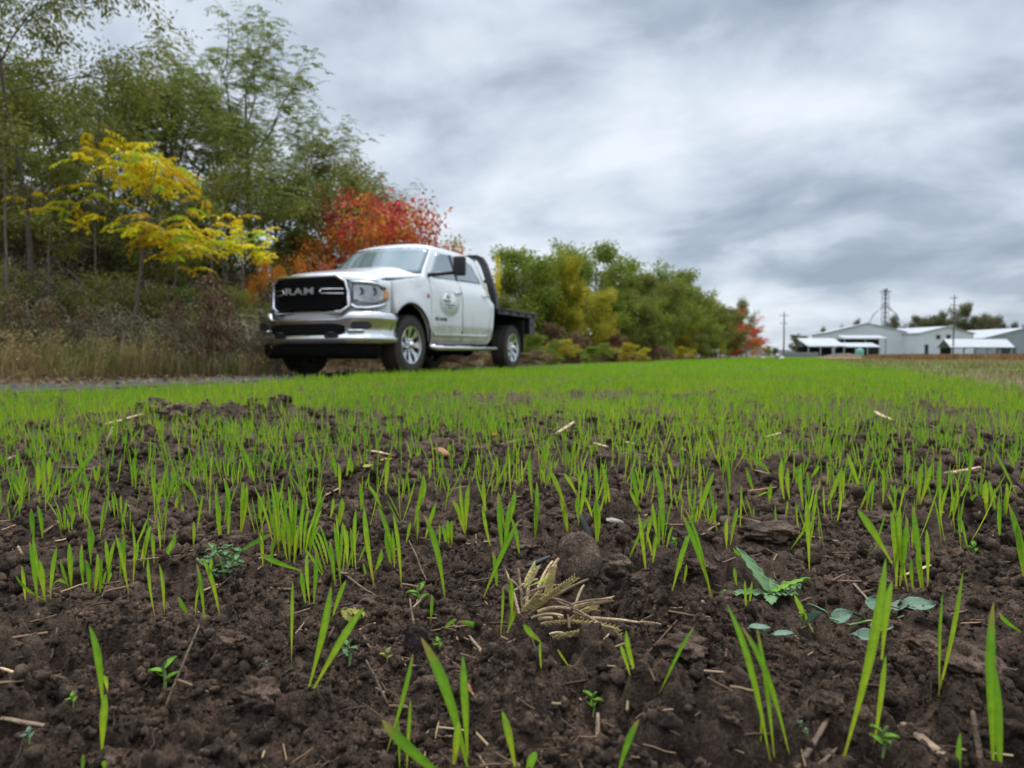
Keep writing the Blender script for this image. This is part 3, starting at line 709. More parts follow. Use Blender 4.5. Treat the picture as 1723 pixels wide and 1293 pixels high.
tuft(198, 874, 34, 50, 12, 'low tuft of stubby shoots, right of the bushy tuft fanning left')
tuft(112, 896, 22, 60, 7, 'narrow tuft of shoots in front of the bushy tuft fanning left', -0.1)
tuft(572, 960, 60, 95, 14, 'open tuft of shoots to the right of the biggest dense tuft', 0.05, 0.6)
tuft(160, 985, 44, 46, 10, 'clump of short shoots on the bare soil at the left edge of the field')
tuft(1110, 925, 26, 110, 7, 'slim tuft of upright shoots to the right of the grey pebble')
tuft(280, 838, 18, 60, 6, 'little tuft of pale shoots among the straw bits left of the biggest tuft')

# ---- the random stand: the nearest as objects of their own, the rest as one mass
def stand(n_try, dmin, dmax, dens_fn, rg):
    u = rg.random(n_try); d = np.sqrt(dmin ** 2 + u * (dmax ** 2 - dmin ** 2)); a = rg.uniform(-0.80, 0.80, n_try)
    x = d * np.sin(a); y = d * np.cos(a)
    keep = rg.random(n_try) < dens_fn(x, y); return x[keep], y[keep]
def dens(x, y):
    q = to_q(x, y); r = np.hypot(x, y)
    patch = 0.35 + 0.9 * sstep(-0.28, 0.2, perlin(x * 2.3, y * 2.3, 61) + 0.5 * perlin(x * 6, y * 6, 62))
    thin = 1 - 0.9 * sstep(2.5, 4.0, r) * sstep(0.08, 0.30, perlin(x * 0.75 + 3, y * 0.55, 65) + 0.35 * perlin(x * 2.6, y * 1.6, 66))
    bare = 1 - 0.8 * np.exp(-((x + 1.1) / 0.55) ** 2 - ((y - 2.9) / 0.28) ** 2)
    e = sstep(5.0, 4.6, q + 0.3 * perlin(x * 1.5, y * 1.5, 63) - 0.75 * sstep(6.0, 9.5, to_s(x, y))) * sstep(-1.9, -1.2, q + 0.5 * perlin(x * 0.8, y * 0.8, 64))
    return np.clip((patch * 0.75 + 0.25 * sstep(1.6, 3.5, r)) * e * bare * thin, 0, 1)
def seedling_specs(x, y, rg, scale=1.0, far=False):
    """2.3 blades per plant on average; returns arrays"""
    n = len(x); nb = rg.choice([1, 2, 3, 4], n, p=[0.22, 0.42, 0.27, 0.09])
    idx = np.repeat(np.arange(n), nb); m = len(idx)
    bx = x[idx] + rg.normal(0, 0.006, m); by = y[idx] + rg.normal(0, 0.006, m)
    hh = (rg.gamma(14, 1 / 14, n) * 0.078)[idx] * rg.uniform(0.55, 1.08, m) * scale
    lean = rg.normal(0, 0.10, n)[idx] + rg.normal(0, 0.16, m); ly = rg.normal(0, 0.2, m)
    P0 = np.c_[bx, by, height(bx, by) - 0.003]; P1 = P0 + np.c_[hh * lean, hh * ly, hh]
    bend = np.c_[rg.normal(0, 0.05, m) * hh, rg.normal(0, 0.04, m) * hh, np.zeros(m)]
    side = np.c_[np.ones(m), rg.normal(0, 0.7, m), np.zeros(m)]; side /= np.linalg.norm(side, axis=1)[:, None]
    W = rg.uniform(0.0022, 0.0041, m) * (1.35 if far else 1.0)
    shade_ = np.clip(rg.random(m) + 0.5 * perlin(bx * 0.9, by * 0.9, 67), 0, 1)
    return idx, nb, P0, P1, W, bend, side, rg.normal(0, 0.07, m), shade_, np.where(rg.random(m) < 0.4, 0.0, rg.uniform(0.08, 0.25, m)), hh, lean
rg2 = np.random.default_rng(99)
n1_, d0_, d1_ = int(0.5 * 1.6 * (12.5 ** 2 - 0.95 ** 2) * 560), 0.95, 12.5
sx, sy = stand(n1_, d0_, d1_, dens, rg2)
# keep clear of the traced plants close by
tx = np.array(DENSE_XY)
dd = np.min(np.hypot(sx[:, None] - tx[None, :, 0], sy[:, None] - tx[None, :, 1]), 1)
rr_ = np.hypot(sx, sy); near_y = sstep(1.75, 1.35, rr_)
ok = (dd > 0.022 + 0.02 * near_y) & (rr_ > 1.15) & (rg2.random(len(sx)) > 0.25 * near_y)
sx, sy = sx[ok], sy[ok]
order = np.argsort(np.hypot(sx, sy) + 100 * (np.abs(sx / sy) > 0.735)); sx, sy = sx[order], sy[order]
N_IND = max(0, 300 - N_TRACED - 8)
idx, nb, P0, P1, W, bend, side, fold, shade, t0, hh, lean = seedling_specs(sx, sy, rg2)
for k in range(N_IND):
    I = np.nonzero(idx == k)[0]; o3 = np.array([sx[k], sy[k], hz(sx[k], sy[k])])
    V, F, tt, sh = blades(P0[I] - o3, P1[I] - o3, W[I], bend[I], side[I], fold[I], shade[I], PROF, t0[I])
    o = link('grass_seedling', np_mesh('grass_seedling', V, F, True, None, {'t': tt, 'shade': sh, 'rib': np.tile([0.0, 1.0, 0.0], len(tt) // 3)}), M_BLADE, None, tuple(o3), cat='seedling', group='grass seedlings coming up in the soil')
    NEAR.append((o, look_words(len(I), hh[I].max(), lean[I][np.argmax(hh[I])]), sx[k], sy[k]))
place_words(NEAR)
rest = idx >= N_IND
Vs, Fs, Ts, Ss = [], [], [], []; off = 0
r_i = np.hypot(P0[:, 0], P0[:, 1])
for sel, pr in ((rest & (r_i < 4.0), PROF), (rest & (r_i >= 4.0), PROF_FAR)):
    V, F, tt, sh = blades(P0[sel], P1[sel], W[sel] * np.where(r_i[sel] > 4, 1.25, 1.0), bend[sel], side[sel], fold[sel], shade[sel], pr, t0[sel])
    Vs.append(V); Fs.append(F + off); Ts.append(tt); Ss.append(sh); off += len(V)
# the strip runs on towards the horizon
rg3 = np.random.default_rng(5)
nfar = 26000; s_ = 11.5 * (75 / 11.5) ** rg3.random(nfar); q_ = rg3.uniform(-1.8, 5.6, nfar)
x_, y_ = sq(s_, q_); kf = (np.abs(x_ / np.maximum(y_, .1)) < 0.9) & (rg3.random(nfar) < 0.12 + dens(x_, y_)); x_, y_ = x_[kf], y_[kf]
fidx, fnb, fP0, fP1, fW, fb, fs, ff, fsh, ft0, fh, fl = seedling_specs(x_, y_, rg3, 1.0, True)
rf = np.hypot(fP0[:, 0], fP0[:, 1])
V, F, tt, sh = blades(fP0, fP1, fW * np.clip(rf / 9, 1, 4.5), fb, fs, ff, fsh, PROF_FAR, ft0 + 0.1)
Vs.append(V); Fs.append(F + off); Ts.append(tt); Ss.append(sh); off += len(V)
link('grass_seedlings', np_mesh('grass_seedlings', np.vstack(Vs), np.vstack(Fs), True, None, {'t': np.concatenate(Ts), 'shade': np.concatenate(Ss), 'rib': np.tile([0.0, 1.0, 0.0], off // 3)}), M_BLADE,
     kind='stuff', label='even green stand of grass seedlings running back to the trees', cat='grass')
print('traced', N_TRACED, 'individual', len(NEAR), 'verts of the stand', off)
# ---------------------------------------------------------------- the white truck with a black flatbed
TR = empty('pickup_truck', (-2.36, 10.54, 0.0), math.radians(247.5), label='white crew cab pickup truck with chrome bumper and black flatbed parked on the lane', cat='truck')
M_WHITE = mat('truck_white', (0.79, 0.81, 0.82), 0.22, 0, 0.02, 3, coat=0.8, dirt=((0.26, 0.20, 0.14), 0.35, 1.05, 1.0))
M_WHITE2 = mat('truck_white_hood', (0.79, 0.81, 0.82), 0.22, 0, 0.02, 3, coat=0.8)
M_CHROME = mat('chrome', (0.74, 0.74, 0.75), 0.17, 1.0, 0.02, 6)
M_GRILLE = mat('grille_black', (0.004, 0.004, 0.0045), 0.6, 0, 0.1, 20, spec=0.15)
M_SATIN = mat('satin_metal', (0.50, 0.50, 0.50), 0.25, 0.65, 0.02, 6)
M_BLACKP = mat('black_plastic', (0.012, 0.012, 0.013), 0.45, 0, 0.2, 20)
M_BLACKM = mat('black_painted_steel', (0.02, 0.021, 0.024), 0.38, 0, 0.25, 12, bump=0.1)
M_GLASS = mat('window_glass', (0.24, 0.29, 0.32), 0.04, 0.35, 0.05, 2, coat=1.0)
M_WSGL = mat('windscreen_glass', (0.15, 0.21, 0.22), 0.04, 0.30, 0.10, 1.6, coat=1.0)
M_TYRE = mat('tyre_rubber', (0.028, 0.026, 0.025), 0.82, 0, 0.25, 30, bump=0.3, bscale=60, dirt=((0.12, 0.09, 0.065), -0.42, 0.42, 0.5))
M_RIM = mat('alloy', (0.66, 0.67, 0.68), 0.2, 0.9, 0.05, 12)
M_UNDER = mat('underbody', (0.007, 0.0065, 0.006), 0.9, 0, 0.3, 12, spec=0.1)
M_LENS = mat('lamp_lens', (0.42, 0.44, 0.45), 0.06, 0.55, 0.3, 9, coat=1.0)
M_LAMPB = mat('lamp_bowl', (0.16, 0.165, 0.17), 0.15, 0.7, 0.3, 15, coat=1.0)
M_AMBER = mat('amber_lens', (0.75, 0.33, 0.14), 0.15, 0, 0.1, 9, coat=1.0)
M_EMB = mat('decal_white', (0.80, 0.82, 0.82), 0.35, 0, 0.02, 9)
M_EMBG = mat('decal_grey_green', (0.30, 0.37, 0.36), 0.4, 0, 0.1, 9)
M_SEAM = mat('door_seam', (0.10, 0.105, 0.11), 0.6, 0, 0.1, 9)

def Wd(x, z):
    """half width of the body at (x, z)"""
    w = 0.985
    w -= 0.09 * max(0.0, (z - 1.12) / 0.36) ** 2                    # shoulder
    w -= 0.05 * max(0.0, (0.72 - z) / 0.3) ** 1.5                   # tuck under the doors
    if z > 1.46: w = 0.895 - (z - 1.46) * 0.33 - 0.10 * max(0.0, z - 1.93) * 4
    r = math.hypot(x, z - 0.45)
    w += 0.035 * math.exp(-((r - 0.60) / 0.10) ** 2) * (1 if z > 0.4 else 0)
    w -= 0.012 * math.exp(-((z - 0.62) / 0.03) ** 2) * (1 if x < -0.7 else 0)
    if x > 0.35: w -= 0.16 * ((x - 0.35) / 0.5) ** 2 * (0.5)
    if x < -2.6 and z > 1.2: w -= 0.05 * min(1, (-2.6 - x) / 0.4)
    return w
def frontx(y): return -0.02 - 0.14 * (abs(y) / 0.62) ** 2 if abs(y) < 0.62 else -0.16 - 0.62 * ((abs(y) - 0.62) / 0.36) ** 1.7 * 0.62
def plate(poly, name, mats, parent, off=0.0, step=0.12, both=(1, -1), thick=0.0, bevel=0.0, **kw):
    """a curved panel on the side of the body: poly in (x, z)"""
    res = []
    for sgn in both:
        bm = bmesh.new(); bm.faces.new([bm.verts.new((x, 0, z)) for x, z in poly])
        xs = [p[0] for p in poly]; zs = [p[1] for p in poly]
        v = math.floor(min(xs) / step) * step
        while v < max(xs):
            bmesh.ops.bisect_plane(bm, geom=bm.verts[:] + bm.edges[:] + bm.faces[:], plane_co=(v, 0, 0), plane_no=(1, 0, 0)); v += step
        v = math.floor(min(zs) / (step / 2)) * (step / 2)
        while v < max(zs):
            bmesh.ops.bisect_plane(bm, geom=bm.verts[:] + bm.edges[:] + bm.faces[:], plane_co=(0, 0, v), plane_no=(0, 0, 1)); v += step / 2
        for w in bm.verts: w.co.y = sgn * (Wd(w.co.x, w.co.z) + off)
        bmesh.ops.recalc_face_normals(bm, faces=bm.faces)
        for f in bm.faces:
            if f.normal.y * sgn < 0: f.normal_flip()
            f.smooth = True
        me = bpy.data.meshes.new(name); bm.to_mesh(me); bm.free()
        o = link(name, me, mats, parent, **kw)
        m = o.modifiers.new('solid', 'SOLIDIFY'); m.thickness = thick or 0.01; m.offset = -1
        res.append(o)
    return res
def arch(cx, cz, r, a0, a1, n=14): return [(cx + r * math.cos(math.radians(a0 + (a1 - a0) * i / n)), cz + r * math.sin(math.radians(a0 + (a1 - a0) * i / n))) for i in range(n + 1)]
def ring_fill(name, poly, off=0.0, W=None, nx=9, mats=None, step=0.12, zc=None, **kw):
    """closed shell: both side skins joined across the roof, floor and ends, in one mesh"""
    bm = bmesh.new(); bm.faces.new([bm.verts.new((x, 0, z)) for x, z in poly])
    xs = [p[0] for p in poly]; zs = [p[1] for p in poly]
    v = math.floor(min(xs) / step) * step
    while v < max(xs):
        bmesh.ops.bisect_plane(bm, geom=bm.verts[:] + bm.edges[:] + bm.faces[:], plane_co=(v, 0, 0), plane_no=(1, 0, 0)); v += step
    v = math.floor(min(zs) / 0.07) * 0.07
    while v < max(zs):
        bmesh.ops.bisect_plane(bm, geom=bm.verts[:] + bm.edges[:] + bm.faces[:], plane_co=(0, 0, v), plane_no=(0, 0, 1)); v += 0.07
    bm.verts.ensure_lookup_table(); bm.verts.index_update()
    base = [(v.co.x, v.co.z) for v in bm.verts]; faces = [[v.index for v in f.verts] for f in bm.faces]
    bedges = [(e.verts[0].index, e.verts[1].index) for e in bm.edges if e.is_boundary]
    bm.free()
    n = len(base); V = []; F = []
    us = [1 - 2 * k / nx for k in range(nx + 1)]
    for u in us:
        for (x, z) in base:
            w = Wd(x, z) + off
            uu = math.copysign(abs(u) ** 0.9, u) if u else 0
            X, Z = x, z
            if zc: X, Z = zc(x, z, u)
            V.append((X, w * uu, Z))
    F += [tuple(f) for f in faces] + [tuple(i + nx * n for i in f[::-1]) for f in faces]
    for k in range(nx):
        for a, b in bedges: F.append((a + k * n, b + k * n, b + (k + 1) * n, a + (k + 1) * n))
    mb = MB(); mb.add(V, F)
    me = bpy.data.meshes.new(name); me.from_pydata(mb.v, [], mb.f)
    bm = bmesh.new(); bm.from_mesh(me)
    bmesh.ops.delete(bm, geom=[v for v in bm.verts if not v.link_faces], context='VERTS')
    bmesh.ops.recalc_face_normals(bm, faces=bm.faces); bm.to_mesh(me); bm.free()
    for p in me.polygons: p.use_smooth = True
    o = link(name, me, mats, **kw); m = o.modifiers.new('bevel', 'BEVEL'); m.width = 0.02; m.segments = 3; m.limit_method = 'ANGLE'; m.angle_limit = math.radians(42)
    return o
# lower body: wings and cab sides up to the waist
low = [(0.43, 1.285), (0.2, 1.33), (-0.55, 1.455), (-1.6, 1.48), (-2.75, 1.51), (-2.90, 1.40), (-2.95, 1.10), (-2.90, 0.75), (-2.80, 0.52), (-2.72, 0.47), (-0.60, 0.43)] + \
      arch(0.0, 0.44, 0.575, 178, 44, 14) + [(0.43, 0.90), (0.435, 1.10)]
ring_fill('body', low, 0.0, mats=M_WHITE, parent=TR, nx=6)
# cab upper: pillars and roof
def roofmap(x, z, u):
    k = max(0.0, z - 1.55) / 0.5
    X = x
    if x > -1.5: X = x + 0.16 * (1 - u * u) * (1 - 0.3 * k)                                     # bowed windscreen
    return X, z + 0.055 * (1 - u ** 4) * float(sstep(1.80, 2.0, z))
upper = [(-0.52, 1.45), (-0.66, 1.60), (-1.08, 1.955), (-1.22, 2.00), (-1.6, 2.02), (-2.1, 2.02), (-2.5, 1.995), (-2.68, 1.93), (-2.80, 1.75), (-2.92, 1.49)]
ring_fill('cab', upper, -0.004, mats=M_WHITE2, parent=TR, nx=10, zc=roofmap)
# windows
plate([(-0.80, 1.475), (-0.78, 1.52), (-1.17, 1.88), (-1.26, 1.905), (-1.62, 1.925), (-1.64, 1.50)], 'side_window', M_GLASS, TR, 0.004, 0.1)
plate([(-1.70, 1.50), (-1.68, 1.925), (-2.20, 1.915), (-2.40, 1.86), (-2.58, 1.60), (-2.62, 1.535)], 'side_window', M_GLASS, TR, 0.004, 0.1)
plate([(-1.625, 1.50), (-1.61, 1.925), (-1.69, 1.925), (-1.71, 1.50)], 'door_pillar', M_BLACKP, TR, 0.007, 0.1)
mb = MB()
def wsf(u, v):                                        # windscreen: v 0 at the bottom
    y = (1 - 2 * u); z0, z1 = 1.505, 1.935
    z = z0 + (z1 - z0) * v; xe = -0.575 + (-1.075 + 0.575) * v
    w = (0.85 + (0.72 - 0.85) * v) * y
    zd = 0.035 * (1 - y ** 4) * v * v + 0.03 * (1 - v) * (1 - y * y)
    return (xe + 0.16 * (1 - y * y) * (1 - 0.25 * v) + 0.022, w, z + zd + 0.012)
mb.grid(wsf, 16, 8).build('windscreen', M_WSGL, TR, True, solid=0.008)
mb = MB()
for sg in (0.45, -0.15):
    mb.tube([(-0.50 + 0.15, sg, 1.56), (-0.52 + 0.13, sg - 0.25, 1.585), (-0.54 + 0.12, sg - 0.5, 1.59)], 0.008, 5)
mb.build('wiper', M_BLACKP, TR, True)
# hood with its power dome
def hood_z(x, y):
    t = (0.95 - x) / 1.45; t = min(max(t, 0), 1)
    edge = 1.295 + 0.175 * t; cen = 1.365 + 0.265 * t ** 0.8
    a = abs(y) / 0.86
    dome = 0.8 * (1 - a ** 2.6) + 0.2 * (1 - sstep(0.5, 0.85, a))
    z = edge + (cen - edge) * float(dome)
    lip = max(0.0, (x - (0.83 + frontx(y))) / 0.25)
    return z - 0.06 * lip ** 2
def hoodf(u, v):
    y = 0.885 * (1 - 2 * u); xf = 1.08 + frontx(y); xr = -0.52 + 0.16 * (1 - (y / 0.87) ** 2)
    x = xr + (xf - xr) * v
    return (x, y * (1.0 + 0.02 * (1 - v)), hood_z(x, y))
MB().grid(hoodf, 28, 24).build('hood', M_WHITE2, TR, True, solid=0.02)
# nose panel under the hood lip, behind the grille and lamps
def nosef(u, v):
    y = 0.975 * math.sin((1 - 2 * u) * 1.5) / math.sin(1.5); x = 1.05 + frontx(y)
    ztop = 1.335 if abs(y) < .5 else 1.335 - 0.055 * (abs(y) - .5) / .475
    return (x - 0.01, y, 0.72 + (ztop - 0.72) * v)
MB().grid(nosef, 40, 6).build('nose_panel', M_WHITE2, TR, True, solid=0.02)
# door seams, handles, mouldings
def strip(poly, w, name, mats, off):
    """thin ribbon that follows a polyline on the body side"""
    for sgn in (1, -1):
        mb = MB(); P = []
        for i in range(len(poly) - 1):
            (x0, z0), (x1, z1) = poly[i], poly[i + 1]; n = max(1, int(math.hypot(x1 - x0, z1 - z0) / 0.08))
            for k in range(n): P.append((x0 + (x1 - x0) * k / n, z0 + (z1 - z0) * k / n))
        P.append(poly[-1])
        mb.tube([(x, sgn * (Wd(x, z) + off), z) for x, z in P], w, 4).build(name, mats, TR, True)
strip([(-0.66, 1.44), (-0.62, 1.1), (-0.62, 0.62), (-0.72, 0.50), (-1.66, 0.49), (-1.67, 1.47)], 0.0045, 'door_seam', M_SEAM, -0.001)
strip([(-1.69, 1.47), (-1.68, 0.49), (-2.55, 0.50), (-2.70, 0.62), (-2.78, 0.95), (-2.80, 1.48)], 0.0045, 'door_seam', M_SEAM, -0.001)
for hx, hzz in ((-1.52, 1.275), (-2.60, 1.305)):
    for sgn in (1, -1):
        w = Wd(hx, hzz)
        MB().tube([(hx + 0.10, sgn * (w + 0.005), hzz), (hx + 0.08, sgn * (w + 0.035), hzz), (hx - 0.08, sgn * (w + 0.035), hzz), (hx - 0.10, sgn * (w + 0.005), hzz)], 0.016, 8).build('door_handle', M_CHROME, TR, True)
plate([(-0.66, 0.600), (-0.66, 0.560), (-2.70, 0.60), (-2.72, 0.635)], 'side_moulding', M_WHITE, TR, 0.02, 0.2, thick=0.02)
# black rubber lip of the front wheel arch and dark wheel wells
for sgn in (1, -1):
    MB().tube([(x, sgn * (Wd(x, z) - 0.004), z) for x, z in arch(0.0, 0.44, 0.575, 185, -5, 20)], 0.014, 6).build('wheel_arch_trim', M_BLACKP, TR, True)
    mb = MB(); pts = arch(0.0, 0.44, 0.565, 185, -5, 20)
    mb.grid(lambda u, v: (pts[round(u * 20)][0], sgn * (0.955 - 0.42 * v), pts[round(u * 20)][1]), 20, 2)
    mb.box((0, sgn * 0.52, 0.74), (1.1, 0.02, 0.56)).build('wheel_well', M_UNDER, TR, False)
# grille
RG = 0.985
def front_panel(poly, name, mats, x0, depth=0.02, parent=TR, step=0.1, bevel=0.0, **kw):
    """a panel on the curved nose: poly in (y, z); x0 forward of the nose curve"""
    bm = bmesh.new(); bm.faces.new([bm.verts.new((0, y, z)) for y, z in poly])
    for ax, nn_ in ((1, (0, 1, 0)), (2, (0, 0, 1))):
        vals = [p[ax - 1] for p in poly]; v = math.floor(min(vals) / step) * step
        while v < max(vals):
            co = [0, 0, 0]; co[ax] = v
            bmesh.ops.bisect_plane(bm, geom=bm.verts[:] + bm.edges[:] + bm.faces[:], plane_co=co, plane_no=nn_); v += step
    for w in bm.verts: w.co.x = x0 + frontx(w.co.y)
    bmesh.ops.recalc_face_normals(bm, faces=bm.faces)
    for f in bm.faces:
        if f.normal.x < 0: f.normal_flip()
        f.smooth = True
    me = bpy.data.meshes.new(name); bm.to_mesh(me); bm.free()
    o = link(name, me, mats, parent, **kw); m = o.modifiers.new('solid', 'SOLIDIFY'); m.thickness = depth; m.offset = -1
    if bevel: mm = o.modifiers.new('bevel', 'BEVEL'); mm.width = bevel; mm.segments = 2; mm.limit_method = 'ANGLE'
    return o
gp = [(-0.54, 0.86), (-0.62, 0.94), (-0.64, 1.12), (-0.60, 1.24), (-0.50, 1.315), (0.45, 1.315), (0.545, 1.24), (0.60, 1.12), (0.595, 0.94), (0.51, 0.86)]
grl = front_panel(gp, 'grille', M_GRILLE, 1.09, 0.03)
mb = MB()
for k in range(11):
    z = 0.90 + k * 0.04; hw = 0.55
    mb.tube([(1.097 + frontx(y), y, z) for y in np.linspace(-hw, hw, 13)], 0.0065, 4)
for k in range(23):
    y = -0.54 + k * 0.048; mb.tube([(1.095 + frontx(y), y, 0.885), (1.095 + frontx(y), y, 1.295)], 0.004, 4)
mb.build('grille_mesh', M_GRILLE, grl, False)
def rail(pts, r, n=8): 
    return MB().tube([(1.10 + frontx(y) + dx, y, z) for y, z, dx in pts], r, n)
surr = gp + [gp[0]]
rail([(y * 1.02, (z - 1.09) * 1.06 + 1.09, 0.0) for y, z in surr], 0.030, 10).build('grille_surround', M_CHROME, TR, True)
for s_ in (1, -1):
    # chrome wings above and below the lamps
    rail([(s_ * y, z, dx) for y, z, dx in ((0.62, 1.25, 0.0), (0.70, 1.245, -0.005), (0.82, 1.243, 0.0), (0.90, 1.225, 0.0), (0.955, 1.17, -0.01))], 0.020, 8).build('lamp_trim', M_CHROME, TR, True)
    rail([(s_ * y, z, dx) for y, z, dx in ((0.64, 0.95, 0.0), (0.69, 0.905, 0.0), (0.80, 0.90, 0.0), (0.90, 0.925, 0.0), (0.955, 0.97, -0.01))], 0.026, 8).build('lamp_trim', M_CHROME, TR, True)
    hl = front_panel([(s_ * y, z) for y, z in ((0.635, 1.225), (0.63, 1.02), (0.70, 0.945), (0.86, 0.945), (0.955, 1.0), (0.965, 1.15), (0.90, 1.215))], 'headlight', M_LENS, 1.07, 0.03, step=0.06)
    for yy, rr_0 in ((0.735, 0.052), (0.855, 0.055)):
        x = 1.073 + frontx(yy)
        mb = MB(); mb.lathe([(0.0, -0.01), (rr_0 * 0.4, -0.006), (rr_0 * 0.85, 0.004), (rr_0, 0.006), (rr_0 * 1.08, -0.004)], 18, 'X', (x + 0.004, s_ * yy, 1.125))
        mb.build('lamp_bowl', M_LAMPB, hl, True)
    front_panel([(s_ * 0.935, 1.18), (s_ * 0.975, 1.13), (s_ * 0.975, 1.03), (s_ * 0.935, 1.02)], 'turn_signal', M_AMBER, 1.077, 0.02, hl, 0.05)
    front_panel([(s_ * 0.70, 0.995), (s_ * 0.73, 0.96), (s_ * 0.88, 0.96), (s_ * 0.90, 0.995)], 'lower_lamp', M_LAMPB, 1.075, 0.012, hl, 0.05)
    # paired bars beside the letters, closed by a C on the inner side
    bar = [(s_ * 0.56, 1.15, 0.022), (s_ * 0.27, 1.15, 0.022), (s_ * 0.245, 1.12, 0.022), (s_ * 0.27, 1.09, 0.022), (s_ * 0.56, 1.09, 0.022)] if s_ > 0 else \
          [(s_ * 0.60, 1.15, 0.022), (s_ * 0.39, 1.15, 0.022), (s_ * 0.37, 1.12, 0.022), (s_ * 0.39, 1.09, 0.022), (s_ * 0.60, 1.09, 0.022)]
    rail(bar, 0.011, 8).build('grille_bar', M_CHROME, grl, True)
# letters
def text_mesh(txt, size, depth, name, mats, parent, mtx, spacing=1.0, bold=0.0):
    cu = bpy.data.curves.new('lettering', 'FONT'); cu.body = txt; cu.size = size; cu.extrude = depth; cu.align_x = 'CENTER'; cu.align_y = 'CENTER'; cu.space_character = spacing; cu.offset = bold
    tmp = bpy.data.objects.new('lettering_source', cu); COL.objects.link(tmp)
    dg = bpy.context.evaluated_depsgraph_get(); dg.update()
    me = bpy.data.meshes.new_from_object(tmp.evaluated_get(dg)); bpy.data.objects.remove(tmp); me.transform(mtx)
    me.materials.clear()
    return link(name, me, mats, parent)
# text plane: x of the text runs towards -y (seen from the front), up is z, faces +x
MT = Matrix(((0, 0, 1, 0), (1, 0, 0, 0), (0, 1, 0, 0), (0, 0, 0, 1)))
text_mesh('RAM', 0.122, 0.010, 'grille_lettering', M_SATIN, grl, Matrix.Translation((1.115, -0.06, 1.12)) @ MT @ Matrix.Diagonal((1.75, 1, 1, 1)), 1.2, 0.003)
# bumper
def bump_path(t):
    """t 0..1 from the truck's left flank round the front to its right flank -> x, y"""
    a = (0.5 - t) * 2
    y = 1.02 * math.copysign(1 - (1 - abs(a)) ** 1.75, a)
    if abs(a) > 0.80: y = math.copysign(1.02 - 0.012 * (1 - (abs(a) - .8) / .2) ** 2 * 3, a)
    f_ = abs(a)
    x = 1.09 - 0.11 * (min(f_, 0.62) / 0.62) ** 2
    if f_ > 0.62: x -= 0.56 * ((f_ - 0.62) / 0.38) ** 1.6
    return x, y
def bumper_loft(zs_outs, name, m, n=56, t0=0.0, t1=1.0, parent=TR, solid=0.02, ztop=None):
    mb = MB(); V = []; F = []
    for i in range(n + 1):
        t = t0 + (t1 - t0) * i / n; x, y = bump_path(t); x2, y2 = bump_path(min(t + 0.004, 1)); x1, y1 = bump_path(max(t - 0.004, 0))
        tx_, ty_ = x2 - x1, y2 - y1; L = math.hypot(tx_, ty_) or 1; nx_, ny_ = -ty_ / L, tx_ / L
        if nx_ < 0 and abs(nx_) > abs(ny_): nx_, ny_ = -nx_, -ny_
        if (nx_ * 1 + ny_ * y) < 0: nx_, ny_ = -nx_, -ny_
        for z, o in zs_outs:
            zz2 = z
            if ztop and z > ztop: zz2 = z - 0.065 * (1 - sstep(0.52, 0.66, abs(y))) * (z - ztop) / 0.05 if z > ztop else z
            V.append((x + nx_ * o, y + ny_ * o, float(zz2)))
    k = len(zs_outs)
    for i in range(n):
        for j in range(k - 1): F.append((i * k + j, (i + 1) * k + j, (i + 1) * k + j + 1, i * k + j + 1))
    return mb.add(V, F).build(name, m, parent, True, solid=solid)
BUMP = bumper_loft([(0.862, -0.07), (0.856, -0.03), (0.83, 0.0), (0.785, 0.018), (0.735, 0.012), (0.70, -0.006), (0.60, -0.02), (0.54, -0.012), (0.515, 0.012), (0.49, 0.02), (0.455, 0.0), (0.42, -0.045), (0.40, -0.09)], 'bumper', M_CHROME, ztop=0.76)
bumper_loft([(0.425, -0.06), (0.38, -0.05), (0.30, -0.06), (0.235, -0.085), (0.225, -0.14)], 'air_dam', M_UNDER, 50, 0.07, 0.93)
def bump_panel(y0, y1, z0, z1, name, m, out=0.0, chamfer=0.03, parent=BUMP, n=16):
    mb = MB(); V = []; F = []
    def xat(y):
        best = min((abs(bump_path(t)[1] - y), bump_path(t)[0]) for t in np.linspace(0, 1, 400)); return best[1]
    for i in range(n + 1):
        y = y0 + (y1 - y0) * i / n; x = xat(y) + out
        c = chamfer * max(0, 1 - min(i, n - i) / 1.5)
        V += [(x, y, z0 + c), (x, y, z1 - c)]
    for i in range(n): a = 2 * i; F.append((a, a + 2, a + 3, a + 1))
    return mb.add(V, F).build(name, m, parent, False, solid=0.02)
ip = bump_panel(-0.60, 0.60, 0.545, 0.69, 'lower_intake', M_GRILLE, 0.0)
for s_ in (0.42, -0.42):
    bump_panel(s_ - 0.10, s_ + 0.10, 0.50, 0.56, 'tow_hook_opening', M_BLACKP, 0.024, 0.02)
    MB().tube([(1.05, s_ - 0.05, 0.55), (1.10, s_ - 0.05, 0.57), (1.10, s_ + 0.05, 0.57), (1.05, s_ + 0.05, 0.55)], 0.014, 8).build('tow_hook', M_BLACKM, BUMP, True)
for s_ in (1, -1):
    bump_panel(s_ * 0.69, s_ * 0.925, 0.615, 0.715, 'fog_lamp_recess', M_BLACKM, 0.004, 0.03)
    MB().tube([(bump_path(0.5 - s_ * 0.5 * t)[0] + 0.012, s_ * abs(bump_path(0.5 - 0.5 * t)[1]), 0.598 + 0.0 * t) for t in np.linspace(0.43, 0.66, 7)], 0.017, 8).build('fog_lamp_trim', M_CHROME, BUMP, True)
